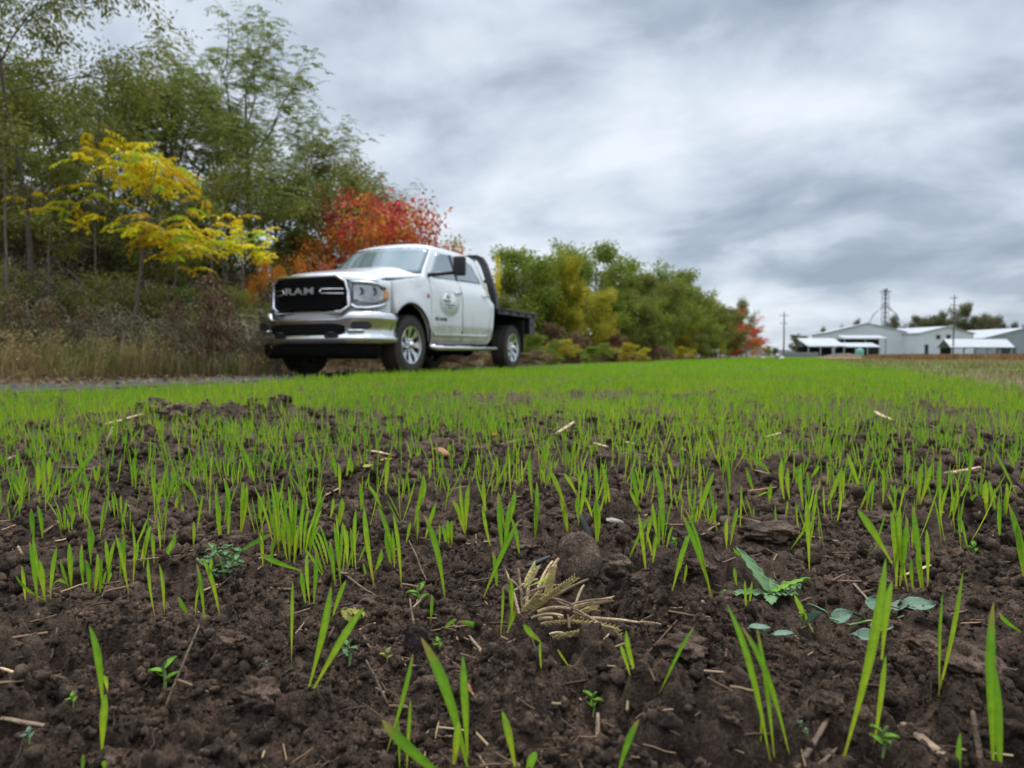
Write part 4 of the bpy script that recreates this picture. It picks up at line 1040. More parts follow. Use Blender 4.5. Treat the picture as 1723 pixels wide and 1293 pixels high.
# wheels
def wheel(x, s_, name='wheel'):
    w = empty(name, (x, s_ * 0.86, 0.42)); w.parent = TR
    o = s_
    mb = MB(); R = 0.42
    prof = [(0.262, -0.13), (0.275, -0.145), (0.33, -0.15), (0.385, -0.14), (0.408, -0.118), (R, -0.09), (R + .002, -0.03), (R + .002, 0.03), (R, 0.09), (0.408, 0.118), (0.385, 0.14), (0.33, 0.15), (0.275, 0.145), (0.262, 0.13)]
    mb.lathe([(r, h * o) for r, h in prof], 56)
    for k in range(56):                                  # shoulder lugs
        th = 2 * PI * (k + 0.5) / 56
        for hh_, off_ in ((0.108, 0), (-0.108, 0.5), (0.0, 0.25)):
            th2 = th + off_ * 2 * PI / 56
            rot = Matrix.Rotation(-th2, 3, 'Y')
            mb.box((math.cos(th2) * (R + 0.001), hh_ * o, math.sin(th2) * (R + 0.001)), (0.018, 0.05, 0.030), rot)
    ty = mb.build('tyre', M_TYRE, w, False); 
    for p in ty.data.polygons: p.use_smooth = True
    ty.data.set_sharp_from_angle(angle=math.radians(40))
    mb = MB()
    mb.lathe([(0.276, 0.130 * o), (0.268, 0.146 * o), (0.250, 0.142 * o), (0.242, 0.10 * o), (0.236, -0.11 * o)], 48)
    mb.lathe([(0.0, 0.10 * o), (0.075, 0.10 * o), (0.095, 0.085 * o), (0.10, 0.05 * o)], 28)
    for k in range(8):                                  # eight broad spokes with oval gaps
        th = 2 * PI * k / 8; c, s = math.cos(th), math.sin(th)
        def P(r, a, h): return (r * c - a * s, h * o, r * s + a * c)
        V = [P(0.08, -0.032, 0.095), P(0.08, 0.032, 0.095), P(0.16, 0.030, 0.112), P(0.255, 0.058, 0.128), P(0.255, -0.058, 0.128), P(0.16, -0.030, 0.112),
             P(0.08, -0.032, 0.03), P(0.08, 0.032, 0.03), P(0.16, 0.030, 0.05), P(0.255, 0.058, 0.06), P(0.255, -0.058, 0.06), P(0.16, -0.030, 0.05)]
        mb.add(V, [(0, 1, 2, 5), (5, 2, 3, 4), (0, 6, 7, 1), (1, 7, 8, 2), (2, 8, 9, 3), (3, 9, 10, 4), (4, 10, 11, 5), (5, 11, 6, 0)])
    mb.build('rim', M_RIM, w, 'auto')
    mb = MB(); mb.lathe([(0.0, 0.175 * o), (0.03, 0.175 * o), (0.048, 0.165 * o), (0.055, 0.14 * o), (0.062, 0.10 * o)], 24)
    for k in range(8):
        th = 2 * PI * (k + .5) / 8; mb.lathe([(0, 0.135 * o), (0.013, 0.132 * o), (0.014, 0.10 * o)], 8, 'Y', (0.085 * math.cos(th), 0, 0.085 * math.sin(th)))
    mb.build('hub', M_CHROME, w, True)
    mb = MB(); mb.lathe([(0.0, 0.03 * o), (0.20, 0.03 * o), (0.20, -0.02 * o), (0, -0.02 * o)], 32); mb.build('brake_disc', M_UNDER, w, True)
    return w
for x in (0.0, -3.797):
    for s_ in (1, -1): wheel(x, s_)
# towing mirrors
for s_, my in ((1, 1.27), (-1, 1.03)):
    # the mirror on the far side is folded back along the door
    mxx = -1.0 if s_ > 0 else -1.12
    mb = MB(); mb.tube([(-0.66, s_ * 0.90, 1.485), (-0.70, s_ * 0.97, 1.50), (mxx + 0.02, s_ * (my - 0.05), 1.545)], [0.035, 0.033, 0.028], 10)
    mr = mb.build('mirror', M_BLACKP, TR, True)
    MB().box((mxx, s_ * my, 1.645), (0.12, 0.185, 0.30) if s_ > 0 else (0.205, 0.10, 0.28), Matrix.Rotation(s_ * 0.15, 3, 'Z')).build('mirror_head', M_BLACKP, mr, True, bevel=0.035, seg=4)
    if s_ > 0: MB().box((-1.064, s_ * (my - 0.01), 1.645), (0.008, 0.165, 0.26), Matrix.Rotation(s_ * 0.15, 3, 'Z')).build('mirror_glass', M_CHROME, mr)
# running board
for s_ in (1, -1):
    mb = MB(); mb.tube([(-0.58, s_ * 0.93, 0.42), (-0.66, s_ * 1.03, 0.385), (-2.88, s_ * 1.03, 0.395), (-2.98, s_ * 0.93, 0.43)], 0.042, 12)
    sb = mb.build('running_board', M_CHROME, TR, True)
    for x in (-1.1, -2.1): MB().box((x, s_ * 1.03, 0.432), (0.42, 0.075, 0.012)).build('step_pad', M_BLACKP, sb, bevel=0.004)
# emblem and badges on the door (oval decal with a blurred crest)
def decal(cx_, cz_, rx_, rz_, name, m, off, parent=TR, n=40, hole=0):
    for s_ in (1, -1):
        mb = MB(); V = []; F = []
        if hole:
            for k in range(n):
                a = 2 * PI * k / n
                for rr0 in (1.0, hole): x, z = cx_ + rx_ * rr0 * math.cos(a), cz_ + rz_ * rr0 * math.sin(a); V.append((x, s_ * (Wd(x, z) + off), z))
            F = [(2 * k, 2 * k + 1, (2 * k + 3) % (2 * n), (2 * k + 2) % (2 * n)) for k in range(n)]
        else:
            V = [(cx_, s_ * (Wd(cx_, cz_) + off), cz_)]
            for k in range(n): a = 2 * PI * k / n; x, z = cx_ + rx_ * math.cos(a), cz_ + rz_ * math.sin(a); V.append((x, s_ * (Wd(x, z) + off), z))
            F = [(0, k + 1, (k + 1) % n + 1) for k in range(n)]
        mb.add(V, F).build(name, m, parent, True, solid=0.002)
M_EMBR = mat('decal_rim', (0.60, 0.66, 0.66), 0.35, 0, 0.02, 9)
decal(-1.22, 1.09, 0.325, 0.205, 'door_emblem', M_EMB, 0.004)
decal(-1.22, 1.09, 0.325, 0.205, 'door_emblem_ring', M_EMBR, 0.0065, hole=0.93)
decal(-1.16, 1.20, 0.05, 0.035, 'door_emblem_crest', M_EMBG, 0.0065)
decal(-1.12, 1.13, 0.13, 0.028, 'door_emblem_crest', M_EMBG, 0.0065)
decal(-1.22, 1.075, 0.17, 0.020, 'door_emblem_crest', M_EMBG, 0.0065)
decal(-1.22, 1.03, 0.09, 0.018, 'door_emblem_crest', M_EMBG, 0.0065)
MS = lambda x, y, z: Matrix.Translation((x, y, z)) @ Matrix(((-1, 0, 0, 0), (0, 0, 1, 0), (0, 1, 0, 0), (0, 0, 0, 1)))
text_mesh('BIG HORN', 0.075, 0.002, 'door_badge', M_SEAM, TR, MS(-0.93, Wd(-0.93, 0.83) + 0.004, 0.83), 1.1, 0.001)
text_mesh('4x4', 0.09, 0.002, 'door_badge', M_EMBR, TR, MS(-1.22, Wd(-1.22, 0.72) + 0.004, 0.735), 1.1, 0.0)
text_mesh('2500', 0.085, 0.002, 'hood_badge', M_SEAM, TR, Matrix.Translation((-0.30, 0.845, 1.405)) @ Matrix.Rotation(-0.6, 4, 'X') @ Matrix(((-1, 0, 0, 0), (0, 0, 1, 0), (0, 1, 0, 0), (0, 0, 0, 1))), 1.1, 0.002)
M_RED = mat('badge_red', (0.35, 0.08, 0.07), 0.4)
MB().add([(-0.48, 0.992, 1.14), (-0.57, 0.992, 1.14), (-0.52, 0.985, 1.20)], [(0, 1, 2)]).build('wing_badge', M_RED, TR, False, solid=0.004)
# underside
mb = MB(); mb.box((-1.9, 0, 0.50), (5.6, 1.0, 0.16)); mb.box((-1.7, 0.35, 0.40), (1.0, 0.35, 0.26)); mb.box((0.3, 0, 0.45), (1.0, 1.3, 0.3)); mb.box((-1.5, -0.35, 0.42), (1.6, 0.4, 0.28))
mb.build('chassis', M_UNDER, TR, bevel=0.04)
mb = MB(); mb.tube([(-0.0, 0.8, 0.42), (0, -0.8, 0.42)], 0.05, 10); mb.tube([(-3.797, 0.8, 0.42), (-3.797, -0.8, 0.42)], 0.06, 10)
mb.lathe([(0, -0.13), (0.12, -0.10), (0.15, 0), (0.12, 0.10), (0, 0.13)], 16, 'Y', (-3.797, 0, 0.40)); mb.lathe([(0, -0.11), (0.10, -0.09), (0.12, 0), (0.10, 0.09), (0, 0.11)], 16, 'Y', (0.0, -0.25, 0.40))
mb.build('axles', M_UNDER, TR, True)
mb = MB(); mb.tube([(-1.9, 0.62, 0.42), (-2.3, 0.62, 0.40)], 0.13, 14); mb.build('fuel_tank', M_UNDER, TR, True)
# flatbed
BX0, BX1 = -3.06, -4.99
bed = MB().box(((BX0 + BX1) / 2, 0, 1.105), (BX0 - BX1, 1.96, 0.035)).build('flatbed', M_BLACKM, TR, bevel=0.006)
mb = MB()
for s_ in (1, -1): mb.box(((BX0 + BX1) / 2, s_ * 1.01, 1.075), (BX0 - BX1, 0.05, 0.10))
mb.box((BX1 + 0.02, 0, 1.06), (0.05, 2.0, 0.13)); mb.build('side_rail', M_BLACKM, bed, bevel=0.008)
for s_ in (1, -1):
    for k in range(5): MB().box((BX0 - 0.18 - k * 0.40, s_ * 1.044, 1.085), (0.10, 0.02, 0.075)).build('stake_pocket', M_BLACKP, bed)
    MB().tube([(BX0 - 0.05, s_ * 1.065, 1.115), (BX1 + 0.03, s_ * 1.065, 1.115)], 0.014, 8).build('rub_rail', M_BLACKP, bed, True)
mb = MB()
for k in range(6): mb.box((BX0 - 0.2 - k * 0.33, 0, 1.045), (0.06, 1.9, 0.08))
for s_ in (0.42, -0.42): mb.box(((BX0 + BX1) / 2, s_, 0.95), (1.95, 0.09, 0.14))
mb.build('cross_members', M_UNDER, bed)
mb = MB()
for s_ in (1, -1): mb.box((BX1 + 0.15, s_ * 0.90, 0.87), (0.30, 0.20, 0.34))
mb.box((BX1 + 0.05, 0, 0.87), (0.05, 1.7, 0.30)); mb.build('rear_skirt', M_BLACKM, bed, bevel=0.01)
for s_ in (1, -1):
    MB().box((-4.33, s_ * 0.86, 0.66), (0.02, 0.30, 0.62)).build('mud_flap', M_BLACKP, bed, bevel=0.006)
    MB().box((BX1 + 0.10, s_ * 1.03, 0.90), (0.10, 0.012, 0.05)).build('marker_lamp', M_RED, bed, bevel=0.004)
# headache rack: upright frame that narrows towards the top
hr = empty('headache_rack', (0, 0, 0)); hr.parent = TR
out_ = [(-1.0, 1.12), (-0.97, 1.40), (-0.89, 1.66), (-0.78, 1.95), (-0.70, 2.07), (-0.60, 2.115), (0.60, 2.115), (0.70, 2.07), (0.78, 1.95), (0.89, 1.66), (0.97, 1.40), (1.0, 1.12)]
mb = MB(); V = []; F = []
for i, (y, z) in enumerate(out_):
    sc_ = 0.895
    yi, zi = y * 0.87, 1.12 + (z - 1.12) * 0.93
    V += [(-3.02, y, z), (-3.02, yi, zi), (-3.13, y, z), (-3.13, yi, zi)]
for i in range(len(out_) - 1):
    a = 4 * i; b_ = a + 4
    F += [(a, b_, b_ + 1, a + 1), (a + 2, a + 3, b_ + 3, b_ + 2), (a, a + 2, b_ + 2, b_), (a + 1, b_ + 1, b_ + 3, a + 3)]
mb.add(V, F).build('rack_frame', M_BLACKM, hr, bevel=0.008)
mb = MB()
for z in (1.34, 1.62): 
    w_ = 0.87 if z < 1.5 else 0.79
    mb.box((-3.075, 0, z), (0.05, 2 * w_, 0.06))
mb.build('rack_rail', M_BLACKM, hr, bevel=0.005)
for y in (-0.52, -0.36, -0.2, 0.2, 0.36, 0.52): MB().box((-3.075, y, 1.83), (0.03, 0.035, 0.40)).build('rack_bar', M_BLACKM, hr)
# ---------------------------------------------------------------- trees, shrubs, weeds
M_BARK = mat('bark', (0.085, 0.068, 0.055), 0.9, 0, 0.35, 14, bump=0.6, bscale=30)
M_BARKL = mat('pale_bark', (0.17, 0.14, 0.11), 0.9, 0, 0.3, 14, bump=0.5, bscale=30)
M_TWIG = mat('dead_twigs', (0.34, 0.275, 0.235), 0.9, 0, 0.35, 3)
L_OLIVE = leaf_mat('leaf_olive', [(0, (0.085, 0.10, 0.018)), (0.45, (0.165, 0.19, 0.034)), (0.8, (0.26, 0.27, 0.045)), (1, (0.36, 0.25, 0.055))], objvar=0.25)
L_LOCUST = leaf_mat('leaf_locust', [(0, (0.11, 0.14, 0.025)), (0.5, (0.20, 0.25, 0.05)), (0.85, (0.29, 0.34, 0.065)), (1, (0.40, 0.33, 0.06))], objvar=0.2)
L_GREEN = leaf_mat('leaf_green', [(0, (0.11, 0.16, 0.02)), (0.5, (0.21, 0.28, 0.038)), (0.85, (0.31, 0.36, 0.05)), (1, (0.38, 0.30, 0.04))], objvar=0.3)
L_YELLOW = leaf_mat('leaf_yellow', [(0, (0.50, 0.32, 0.012)), (0.35, (0.80, 0.60, 0.012)), (0.7, (0.74, 0.66, 0.02)), (1, (0.33, 0.50, 0.03))])
L_YGREEN = leaf_mat('leaf_yellow_green', [(0, (0.16, 0.20, 0.02)), (0.45, (0.36, 0.34, 0.035)), (0.75, (0.62, 0.47, 0.03)), (1, (0.72, 0.46, 0.02))], objvar=0.2)
L_RED = leaf_mat('leaf_red', [(0, (0.26, 0.03, 0.04)), (0.5, (0.62, 0.07, 0.07)), (0.8, (0.74, 0.14, 0.06)), (1, (0.66, 0.32, 0.05))])
L_ORANGE = leaf_mat('leaf_orange', [(0, (0.28, 0.09, 0.02)), (0.4, (0.62, 0.20, 0.03)), (0.75, (0.70, 0.33, 0.04)), (1, (0.36, 0.30, 0.04))])
L_MAROON = leaf_mat('leaf_maroon', [(0, (0.07, 0.02, 0.02)), (0.5, (0.14, 0.04, 0.03)), (1, (0.22, 0.09, 0.04))], trans=0.2)
L_BROWN = leaf_mat('leaf_brown', [(0, (0.10, 0.06, 0.035)), (0.5, (0.22, 0.14, 0.075)), (0.85, (0.32, 0.22, 0.11)), (1, (0.18, 0.19, 0.06))], trans=0.2, objvar=0.3)
L_BRAMBLE = leaf_mat('leaf_bramble', [(0, (0.07, 0.07, 0.035)), (0.5, (0.15, 0.15, 0.07)), (0.8, (0.24, 0.22, 0.12)), (1, (0.33, 0.21, 0.12))], trans=0.2, objvar=0.35)
L_DRY = leaf_mat('dry_grass', [(0, (0.18, 0.12, 0.06)), (0.4, (0.36, 0.26, 0.12)), (0.7, (0.50, 0.39, 0.19)), (0.85, (0.22, 0.27, 0.07)), (1, (0.14, 0.24, 0.04))], trans=0.3, objvar=0.2)
L_WEED = leaf_mat('weed_mix', [(0, (0.15, 0.10, 0.05)), (0.35, (0.30, 0.22, 0.11)), (0.6, (0.19, 0.23, 0.06)), (1, (0.20, 0.36, 0.04))], trans=0.3, objvar=0.2)

def tubes_mesh(segs, n=6):
    """segs: list of (points (k,3), radii (k,)); one mesh"""
    V = []; F = []; off = 0
    for P, R in segs:
        P = np.asarray(P, float); R = np.asarray(R, float); k = len(P)
        T = np.gradient(P, axis=0); T /= np.linalg.norm(T, axis=1, keepdims=True) + 1e-9
        up = np.where(np.abs(T[:, 2:3]) > 0.9, np.array([[1.0, 0, 0]]), np.array([[0, 0, 1.0]]))
        A = np.cross(T, up); A /= np.linalg.norm(A, axis=1, keepdims=True) + 1e-9; B = np.cross(T, A)
        th = np.arange(n) * 2 * PI / n
        V.append((P[:, None] + R[:, None, None] * (np.cos(th)[None, :, None] * A[:, None] + np.sin(th)[None, :, None] * B[:, None])).reshape(-1, 3))
        i = np.arange(k - 1)[:, None] * n; j = np.arange(n)[None]; j2 = (j + 1) % n
        F.append((np.stack([i + j, i + j2, i + n + j2, i + n + j], -1) + off).reshape(-1, 4)); off += k * n
    return np.vstack(V), np.vstack(F)
def leaf_quads(C, D, size, rg, asp=0.45, droop=0.3, shade=None, clus=None):
    """pointed leaf-sized faces at C, along D"""
    n = len(C)
    D = D / (np.linalg.norm(D, axis=1, keepdims=True) + 1e-9)
    U = rg.normal(size=(n, 3)); S = np.cross(D, U); S /= np.linalg.norm(S, axis=1, keepdims=True) + 1e-9
    sz = (size * rg.uniform(0.6, 1.3, n))[:, None]
    V = np.stack([C, C + D * sz * 0.45 + S * sz * asp * 0.5, C + D * sz + np.array([0, 0, -1]) * sz * droop * 0.4, C + D * sz * 0.45 - S * sz * asp * 0.5], 1).reshape(-1, 3)
    F = np.arange(n * 4).reshape(-1, 4)
    sh = np.clip(rg.normal(0.45, 0.2, n) if shade is None else shade, 0, 1)
    return V, F, np.repeat(sh, 4)
class Tree:
    def __init__(s, seed, h, spread=0.35, trunk_r=None, lean=0.0, bare=0.35, levels=3, nb=(9, 5, 4), up=0.6, wob=0.12, crown_w=None):
        rg = s.rg = np.random.default_rng(seed); s.segs = []; s.tips = []; s.h = h
        tr = trunk_r or h * 0.014
        k = 12; t = np.linspace(0, 1, k)
        P = np.c_[lean * h * t ** 1.3, np.zeros(k), h * 0.93 * t]
        P[:, :2] += np.cumsum(rg.normal(0, wob * h / k * 0.35, (k, 2)), 0); P[0, :2] = 0; P[0, 2] = -0.25
        R = tr * (1 - t * 0.9) ** 0.8; s.segs.append((P, R))
        cw = crown_w or h * spread
        for i in range(nb[0]):
            u = bare + (1 - bare) * (i + rg.random()) / nb[0] * 0.97
            p = np.array([np.interp(u, t, P[:, c]) for c in range(3)]); r = float(np.interp(u, t, R)) * 0.6
            az = i * 2.4 + rg.uniform(-.6, .6)
            rel = (u - bare) / (1 - bare)
            L = cw * (0.55 + 0.75 * math.sin(PI * min(0.98, rel * 0.85 + 0.12))) * rg.uniform(0.65, 1.2)
            el = up * (0.4 + 0.9 * rel) + rg.uniform(-.2, .2)
            s.branch(p, az, el, L, r, 1, levels, nb)
        s.tips.append((P[-1], P[-1] - P[-2], 1.0))
    def branch(s, p, az, el, L, r, lev, levels, nb):
        rg = s.rg; k = 6; pts = [p]; d = np.array([math.cos(az) * math.cos(el), math.sin(az) * math.cos(el), math.sin(el)])
        for i in range(k - 1):
            d = d + rg.normal(0, 0.16, 3) + np.array([0, 0, 0.05 if lev == 1 else -0.02]); d /= np.linalg.norm(d)
            pts.append(pts[-1] + d * L / (k - 1))
        pts = np.array(pts); R = np.maximum(r * np.linspace(1, 0.3, k), 0.003); s.segs.append((pts, R))
        if lev < levels:
            for j in range(nb[lev]):
                u = 0.25 + 0.75 * (j + rg.random()) / nb[lev]; q = np.array([np.interp(u, np.linspace(0, 1, k), pts[:, c]) for c in range(3)])
                az2 = math.atan2(d[1], d[0]) + rg.uniform(-1.2, 1.2); el2 = math.asin(np.clip(d[2], -1, 1)) + rg.uniform(-0.5, 0.5)
                s.branch(q, az2, el2, L * rg.uniform(0.35, 0.6), r * 0.45, lev + 1, levels, nb)
            s.tips.append((pts[-1], d, L))
        else:
            for u in (0.35, 0.7, 1.0):
                q = np.array([np.interp(u, np.linspace(0, 1, k), pts[:, c]) for c in range(3)]); s.tips.append((q, d, L))
    def leaves(s, per, size, rad, asp=0.45, shade_mu=0.45, shade_sd=0.16, droop=0.4, fn=None, keep=1.0):
        rg = s.rg; T = [t for t in s.tips if rg.random() < keep]
        C = np.array([t[0] for t in T]); D = np.array([t[1] for t in T])
        n = len(C); idx = np.repeat(np.arange(n), per); m = len(idx)
        cs = rg.normal(0, shade_sd, n)
        off = rg.normal(0, 1, (m, 3)); off /= np.linalg.norm(off, axis=1, keepdims=True) + 1e-9; off *= (rad * rg.random(m) ** 0.5)[:, None]; off[:, 2] *= 0.75
        P = C[idx] + off; Dd = off / rad + D[idx] * 0.5 + rg.normal(0, 0.4, (m, 3)) + np.array([0, 0, -droop])
        sh = shade_mu + cs[idx] + rg.normal(0, 0.12, m)
        if fn is not None: sh = fn(P, sh)
        return leaf_quads(P, Dd, size, rg, asp, droop, sh)
    def fronds(s, per, length, leaflet, npair=9, shade_mu=0.4, droop=0.9, keep=1.0, shade_sd=0.2, clus=0.0):
        """compound leaves: a drooping midrib with rows of leaflets"""
        rg = s.rg; T = [t for t in s.tips if rg.random() < keep]
        C = []; D = []; S = []
        for (q, d, L) in T:
            for _ in range(per):
                az = rg.uniform(0, 2 * PI); fl = length * rg.uniform(0.7, 1.25); e0 = rg.uniform(0.0, 0.7)
                h = np.array([math.cos(az), math.sin(az), 0]); side = np.array([-h[1], h[0], 0]); shd = rg.normal(shade_mu, shade_sd)
                st = q + rg.normal(0, clus, 3) if clus else q
                for k in range(1, npair + 1):
                    u = k / npair; p = st + h * fl * u * math.cos(e0) + np.array([0, 0, fl * (math.sin(e0) * u - droop * 0.5 * u * u)])
                    for sg in (1, -1):
                        C.append(p); D.append(side * sg + h * 0.5 + np.array([0, 0, -0.45])); S.append(shd + rg.normal(0, 0.08))
        return leaf_quads(np.array(C), np.array(D), leaflet, rg, 0.36, 0.5, np.array(S))
    def meshes(s, leaf_data, n=6, minr=0.0):
        segs = [g for g in s.segs if g[1][0] > minr]
        V, F = tubes_mesh(segs, n)
        LV, LF, LS = leaf_data
        top = float(np.percentile(LV[:, 2], 99.6)); f_ = s.h / top; V = V * f_; LV = LV * f_      # the crown's top is the height asked for
        return np_mesh('trunk', V, F, True), np_mesh('crown', LV, LF, False, None, {'shade': LS})
def join_leaf(*L):
    V = []; F = []; S = []; off = 0
    for v, f, s in L: V.append(v); F.append(f + off); S.append(s); off += len(v)
    return np.vstack(V), np.vstack(F), np.concatenate(S)
_MC = {}
def with_mat(me, m):
    k = (me.name, m.name)
    if k not in _MC:
        c = me if not me.materials else me.copy()
        c.materials.clear(); c.materials.append(m); _MC[k] = c
    return _MC[k]
def place_tree(name, meshes, mats, px, d, rz, sc, label, cat='tree', group=None, zoff=0.0, pz=None):
    x, y, _ = at_depth(px, 598, d)
    z = hz(x, y) if pz is None else pz
    o = empty(name, (x, y, z + zoff), rz, label=label, cat=cat, group=group); o.scale = (sc, sc, sc) if not isinstance(sc, tuple) else sc
    for nm, me, m in zip(('trunk', 'crown'), meshes, mats):
        c = bpy.data.objects.new(nm, with_mat(me, m)); COL.objects.link(c); c.parent = o
    return o
def H_at(py, d, px=None):
    """height above local ground of a thing whose top is seen at row py"""
    z = CAM_H + (598 - py) * d / FPX
    if px is None: return z
    x, y, _ = at_depth(px, 598, d); return z - hz(x, y)

# --- wood on the left bank
def locust(seed, h, **k):
    t = Tree(seed, h, spread=0.26, bare=0.30, nb=(13, 5, 3), up=0.75, **k)
    return t, t.fronds(3, 0.30, 0.060, 8, 0.45, 0.9, clus=0.10)
def broad(seed, h, per=26, size=0.085, spread=0.3, bare=0.12, nb=(14, 5, 3), rad=0.34, mu=0.45, up=0.55, **k):
    t = Tree(seed, h, spread=spread, bare=bare, nb=nb, up=up, **k)
    return t, t.leaves(per, size, rad, shade_mu=mu)
G_WOOD = 'trees of the wood on the bank'
# tall thin tree at the frame's left edge: leaning stem, crown above
T1 = Tree(101, 6.9, spread=0.27, trunk_r=0.052, lean=-0.10, bare=0.50, nb=(11, 5, 4), up=0.7)
m1 = T1.meshes(join_leaf(T1.leaves(24, 0.075, 0.26, shade_mu=0.42), T1.fronds(1, 0.25, 0.055, 7, 0.5, keep=0.5)), 7)
place_tree('locust_tree', m1, (M_BARK, L_OLIVE), 66, 9.2, 0.0, 1.0, 'tall slim tree at the frame edge with a bare leaning trunk and airy olive crown', group=G_WOOD)
T, L = broad(102, 5.4, 17, 0.105, 0.33, 0.34, rad=0.36); m2 = T.meshes(L)
T, L = locust(103, 6.4); m3 = T.meshes(L)
T, L = locust(104, 6.0, wob=0.2); m4 = T.meshes(L)
T, L = broad(105, 5.0, 19, 0.11, 0.36, 0.26, rad=0.36); m5 = T.meshes(L)
def wood(nm, me, mats, px, top, d, rz, label, hm, wide=1.0):
    h = H_at(top, d, px); s = h / hm
    return place_tree(nm, me, mats, px, d, rz, (s * wide, s * wide, s), label, group=G_WOOD)
wood('broadleaf_tree', m2, (M_BARK, L_OLIVE), 175, 112, 12.6, 0.4, 'dense olive tree standing behind the yellow tree, brown trunk hidden in brush', 5.4)
wood('locust_tree', m4, (M_BARK, L_LOCUST), 285, 92, 13.6, 1.5, 'feathery green tree between the dense olive tree and the tallest tree of the wood', 6.0, 1.15)
wood('locust_tree', m3, (M_BARK, L_LOCUST), 428, 52, 15.2, 0.2, 'tallest feathery green tree of the wood, its open top against the clouds', 6.4, 1.25)
wood('locust_tree', m4, (M_BARK, L_LOCUST), 395, 150, 14.6, 3.3, 'feathery green tree just in front of the tallest tree with many thin stems', 6.0, 1.15)
wood('locust_tree', m3, (M_BARK, L_LOCUST), 512, 178, 17.2, 2.4, 'narrow feathery green tree right of the tallest tree above the red bushes', 6.4, 1.1)
wood('broadleaf_tree', m5, (M_BARK, L_OLIVE), 556, 262, 18.0, 1.2, 'round olive tree right above the orange and red sumac bushes', 5.0, 1.0)
wood('locust_tree', m4, (M_BARK, L_LOCUST), 604, 262, 20.5, 5.0, 'last feathery tree of the wood before the tops drop to the red bush', 6.0, 0.95)
wood('broadleaf_tree', m5, (M_BARK, L_OLIVE), 330, 290, 13.0, 0.6, 'low dark leafy tree filling in behind the right side of the yellow tree', 5.0, 1.1)
wood('broadleaf_tree', m2, (M_BARK, L_OLIVE), 470, 290, 15.8, 2.2, 'dark leafy tree behind the hood end of the truck and the sumac', 5.4, 1.0)
wood('broadleaf_tree', m5, (M_BARK, L_OLIVE), 60, 200, 11.2, 2.9, 'broad olive tree behind the slim leaning trunk at the frame edge', 5.0, 1.2)
wood('broadleaf_tree', m2, (M_BARK, L_OLIVE), -60, 60, 11.6, 4.0, 'dark olive tree cut by the left frame edge', 5.4, 1.2)
wood('broadleaf_tree', m5, (M_BARK, L_OLIVE), 200, 180, 15.5, 4.4, 'olive tree high on the bank behind the first row', 5.0, 1.2)
# saplings: thin bare stems in the shade of the wood
tS = Tree(140, 3.6, spread=0.12, trunk_r=0.022, bare=0.55, nb=(5, 3, 2), up=0.9); mS = tS.meshes(tS.leaves(7, 0.07, 0.2, shade_mu=0.4), 5)
for i, (px, d, h, w) in enumerate(((22, 8.7, 3.4, 'at the left frame edge'), (92, 9.4, 3.0, 'right of the slim leaning trunk'), (355, 11.4, 3.2, 'behind the tall brown weeds'), (378, 12.4, 3.6, 'second behind the tall brown weeds'),
                                  (410, 12.2, 3.9, 'left of the truck bonnet'), (440, 13.6, 3.4, 'nearest to the truck bonnet'), (300, 11.0, 2.8, 'under the right side of the yellow tree'), (160, 10.6, 3.1, 'under the left side of the yellow tree'))):
    place_tree('sapling', mS, (M_BARKL, L_OLIVE), px, d, i * 1.3, h / 3.6, f'thin pale sapling stem {w}', 'sapling', 'thin saplings in the wood')
# yellow compound-leaved tree
T = Tree(110, 2.9, spread=0.27, trunk_r=0.045, lean=0.14, bare=0.60, nb=(11, 4, 2), up=0.62, wob=0.25)
keepf = [t for t in T.tips]
mY = T.meshes(join_leaf(T.fronds(2, 0.38, 0.095, 9, 0.5, 1.15, keep=0.33, shade_sd=0.34, clus=0.07), ), 7)
place_tree('yellow_tree', mY, (M_BARKL, L_YELLOW), 216, 9.9, -0.2, 1.10, 'bright yellow tree with long feathery leaves leaning out over the brush', group='bright yellow trees')
T = Tree(111, 2.3, spread=0.26, trunk_r=0.02, lean=0.06, bare=0.82, nb=(4, 3, 1), up=0.5, wob=0.2)
mY2 = T.meshes(T.fronds(2, 0.34, 0.09, 9, 0.55, 0.5, keep=0.6, shade_sd=0.3, clus=0.05), 6)
place_tree('yellow_tree', mY2, (M_BARKL, L_YELLOW), 372, 10.4, 0.0, 1.0, 'small slender yellow tree on thin stems left of the truck bonnet', group='bright yellow trees')
# red and orange sumac behind the truck
def sumac(seed, h, m, mu): 
    T = Tree(seed, h, spread=0.44, trunk_r=0.05, bare=0.15, nb=(12, 5, 3), up=0.55, wob=0.2)
    return T.meshes(T.leaves(8, 0.125, 0.27, 0.45, mu, 0.3), 6)
ms1 = sumac(120, 3.2, None, 0.45); ms2 = sumac(121, 3.2, None, 0.5)
def bush(nm, me, mats, px, top, d, rz, hm, label, group=None, wide=1.0, cat='bush'):
    h = H_at(top, d, px); s = h / hm
    return place_tree(nm, me, mats, px, d, rz, (s * wide, s * wide, s), label, cat, group)
bush('sumac', ms1, (M_BARKL, L_ORANGE), 572, 345, 15.2, 0.3, 3.2, 'orange sumac bush behind the truck bonnet', 'red and orange sumacs', 0.85)
bush('sumac', ms2, (M_BARKL, L_RED), 618, 320, 16.2, 1.0, 3.2, 'crimson sumac bush behind the truck windscreen', 'red and orange sumacs')
bush('sumac', ms1, (M_BARKL, L_RED), 652, 312, 17.2, 2.6, 3.2, 'red sumac bush with the highest top above the truck roof', 'red and orange sumacs', 0.8)
bush('sumac', ms2, (M_BARKL, L_ORANGE), 694, 350, 18.2, 4.0, 3.2, 'orange sumac bush ending the row above the rear of the cab', 'red and orange sumacs', 0.6)
tO = Tree(122, 1.4, spread=0.4, trunk_r=0.015, bare=0.4, nb=(7, 3, 2), up=0.6); mO = tO.meshes(tO.leaves(10, 0.08, 0.14, shade_mu=0.6), 5)
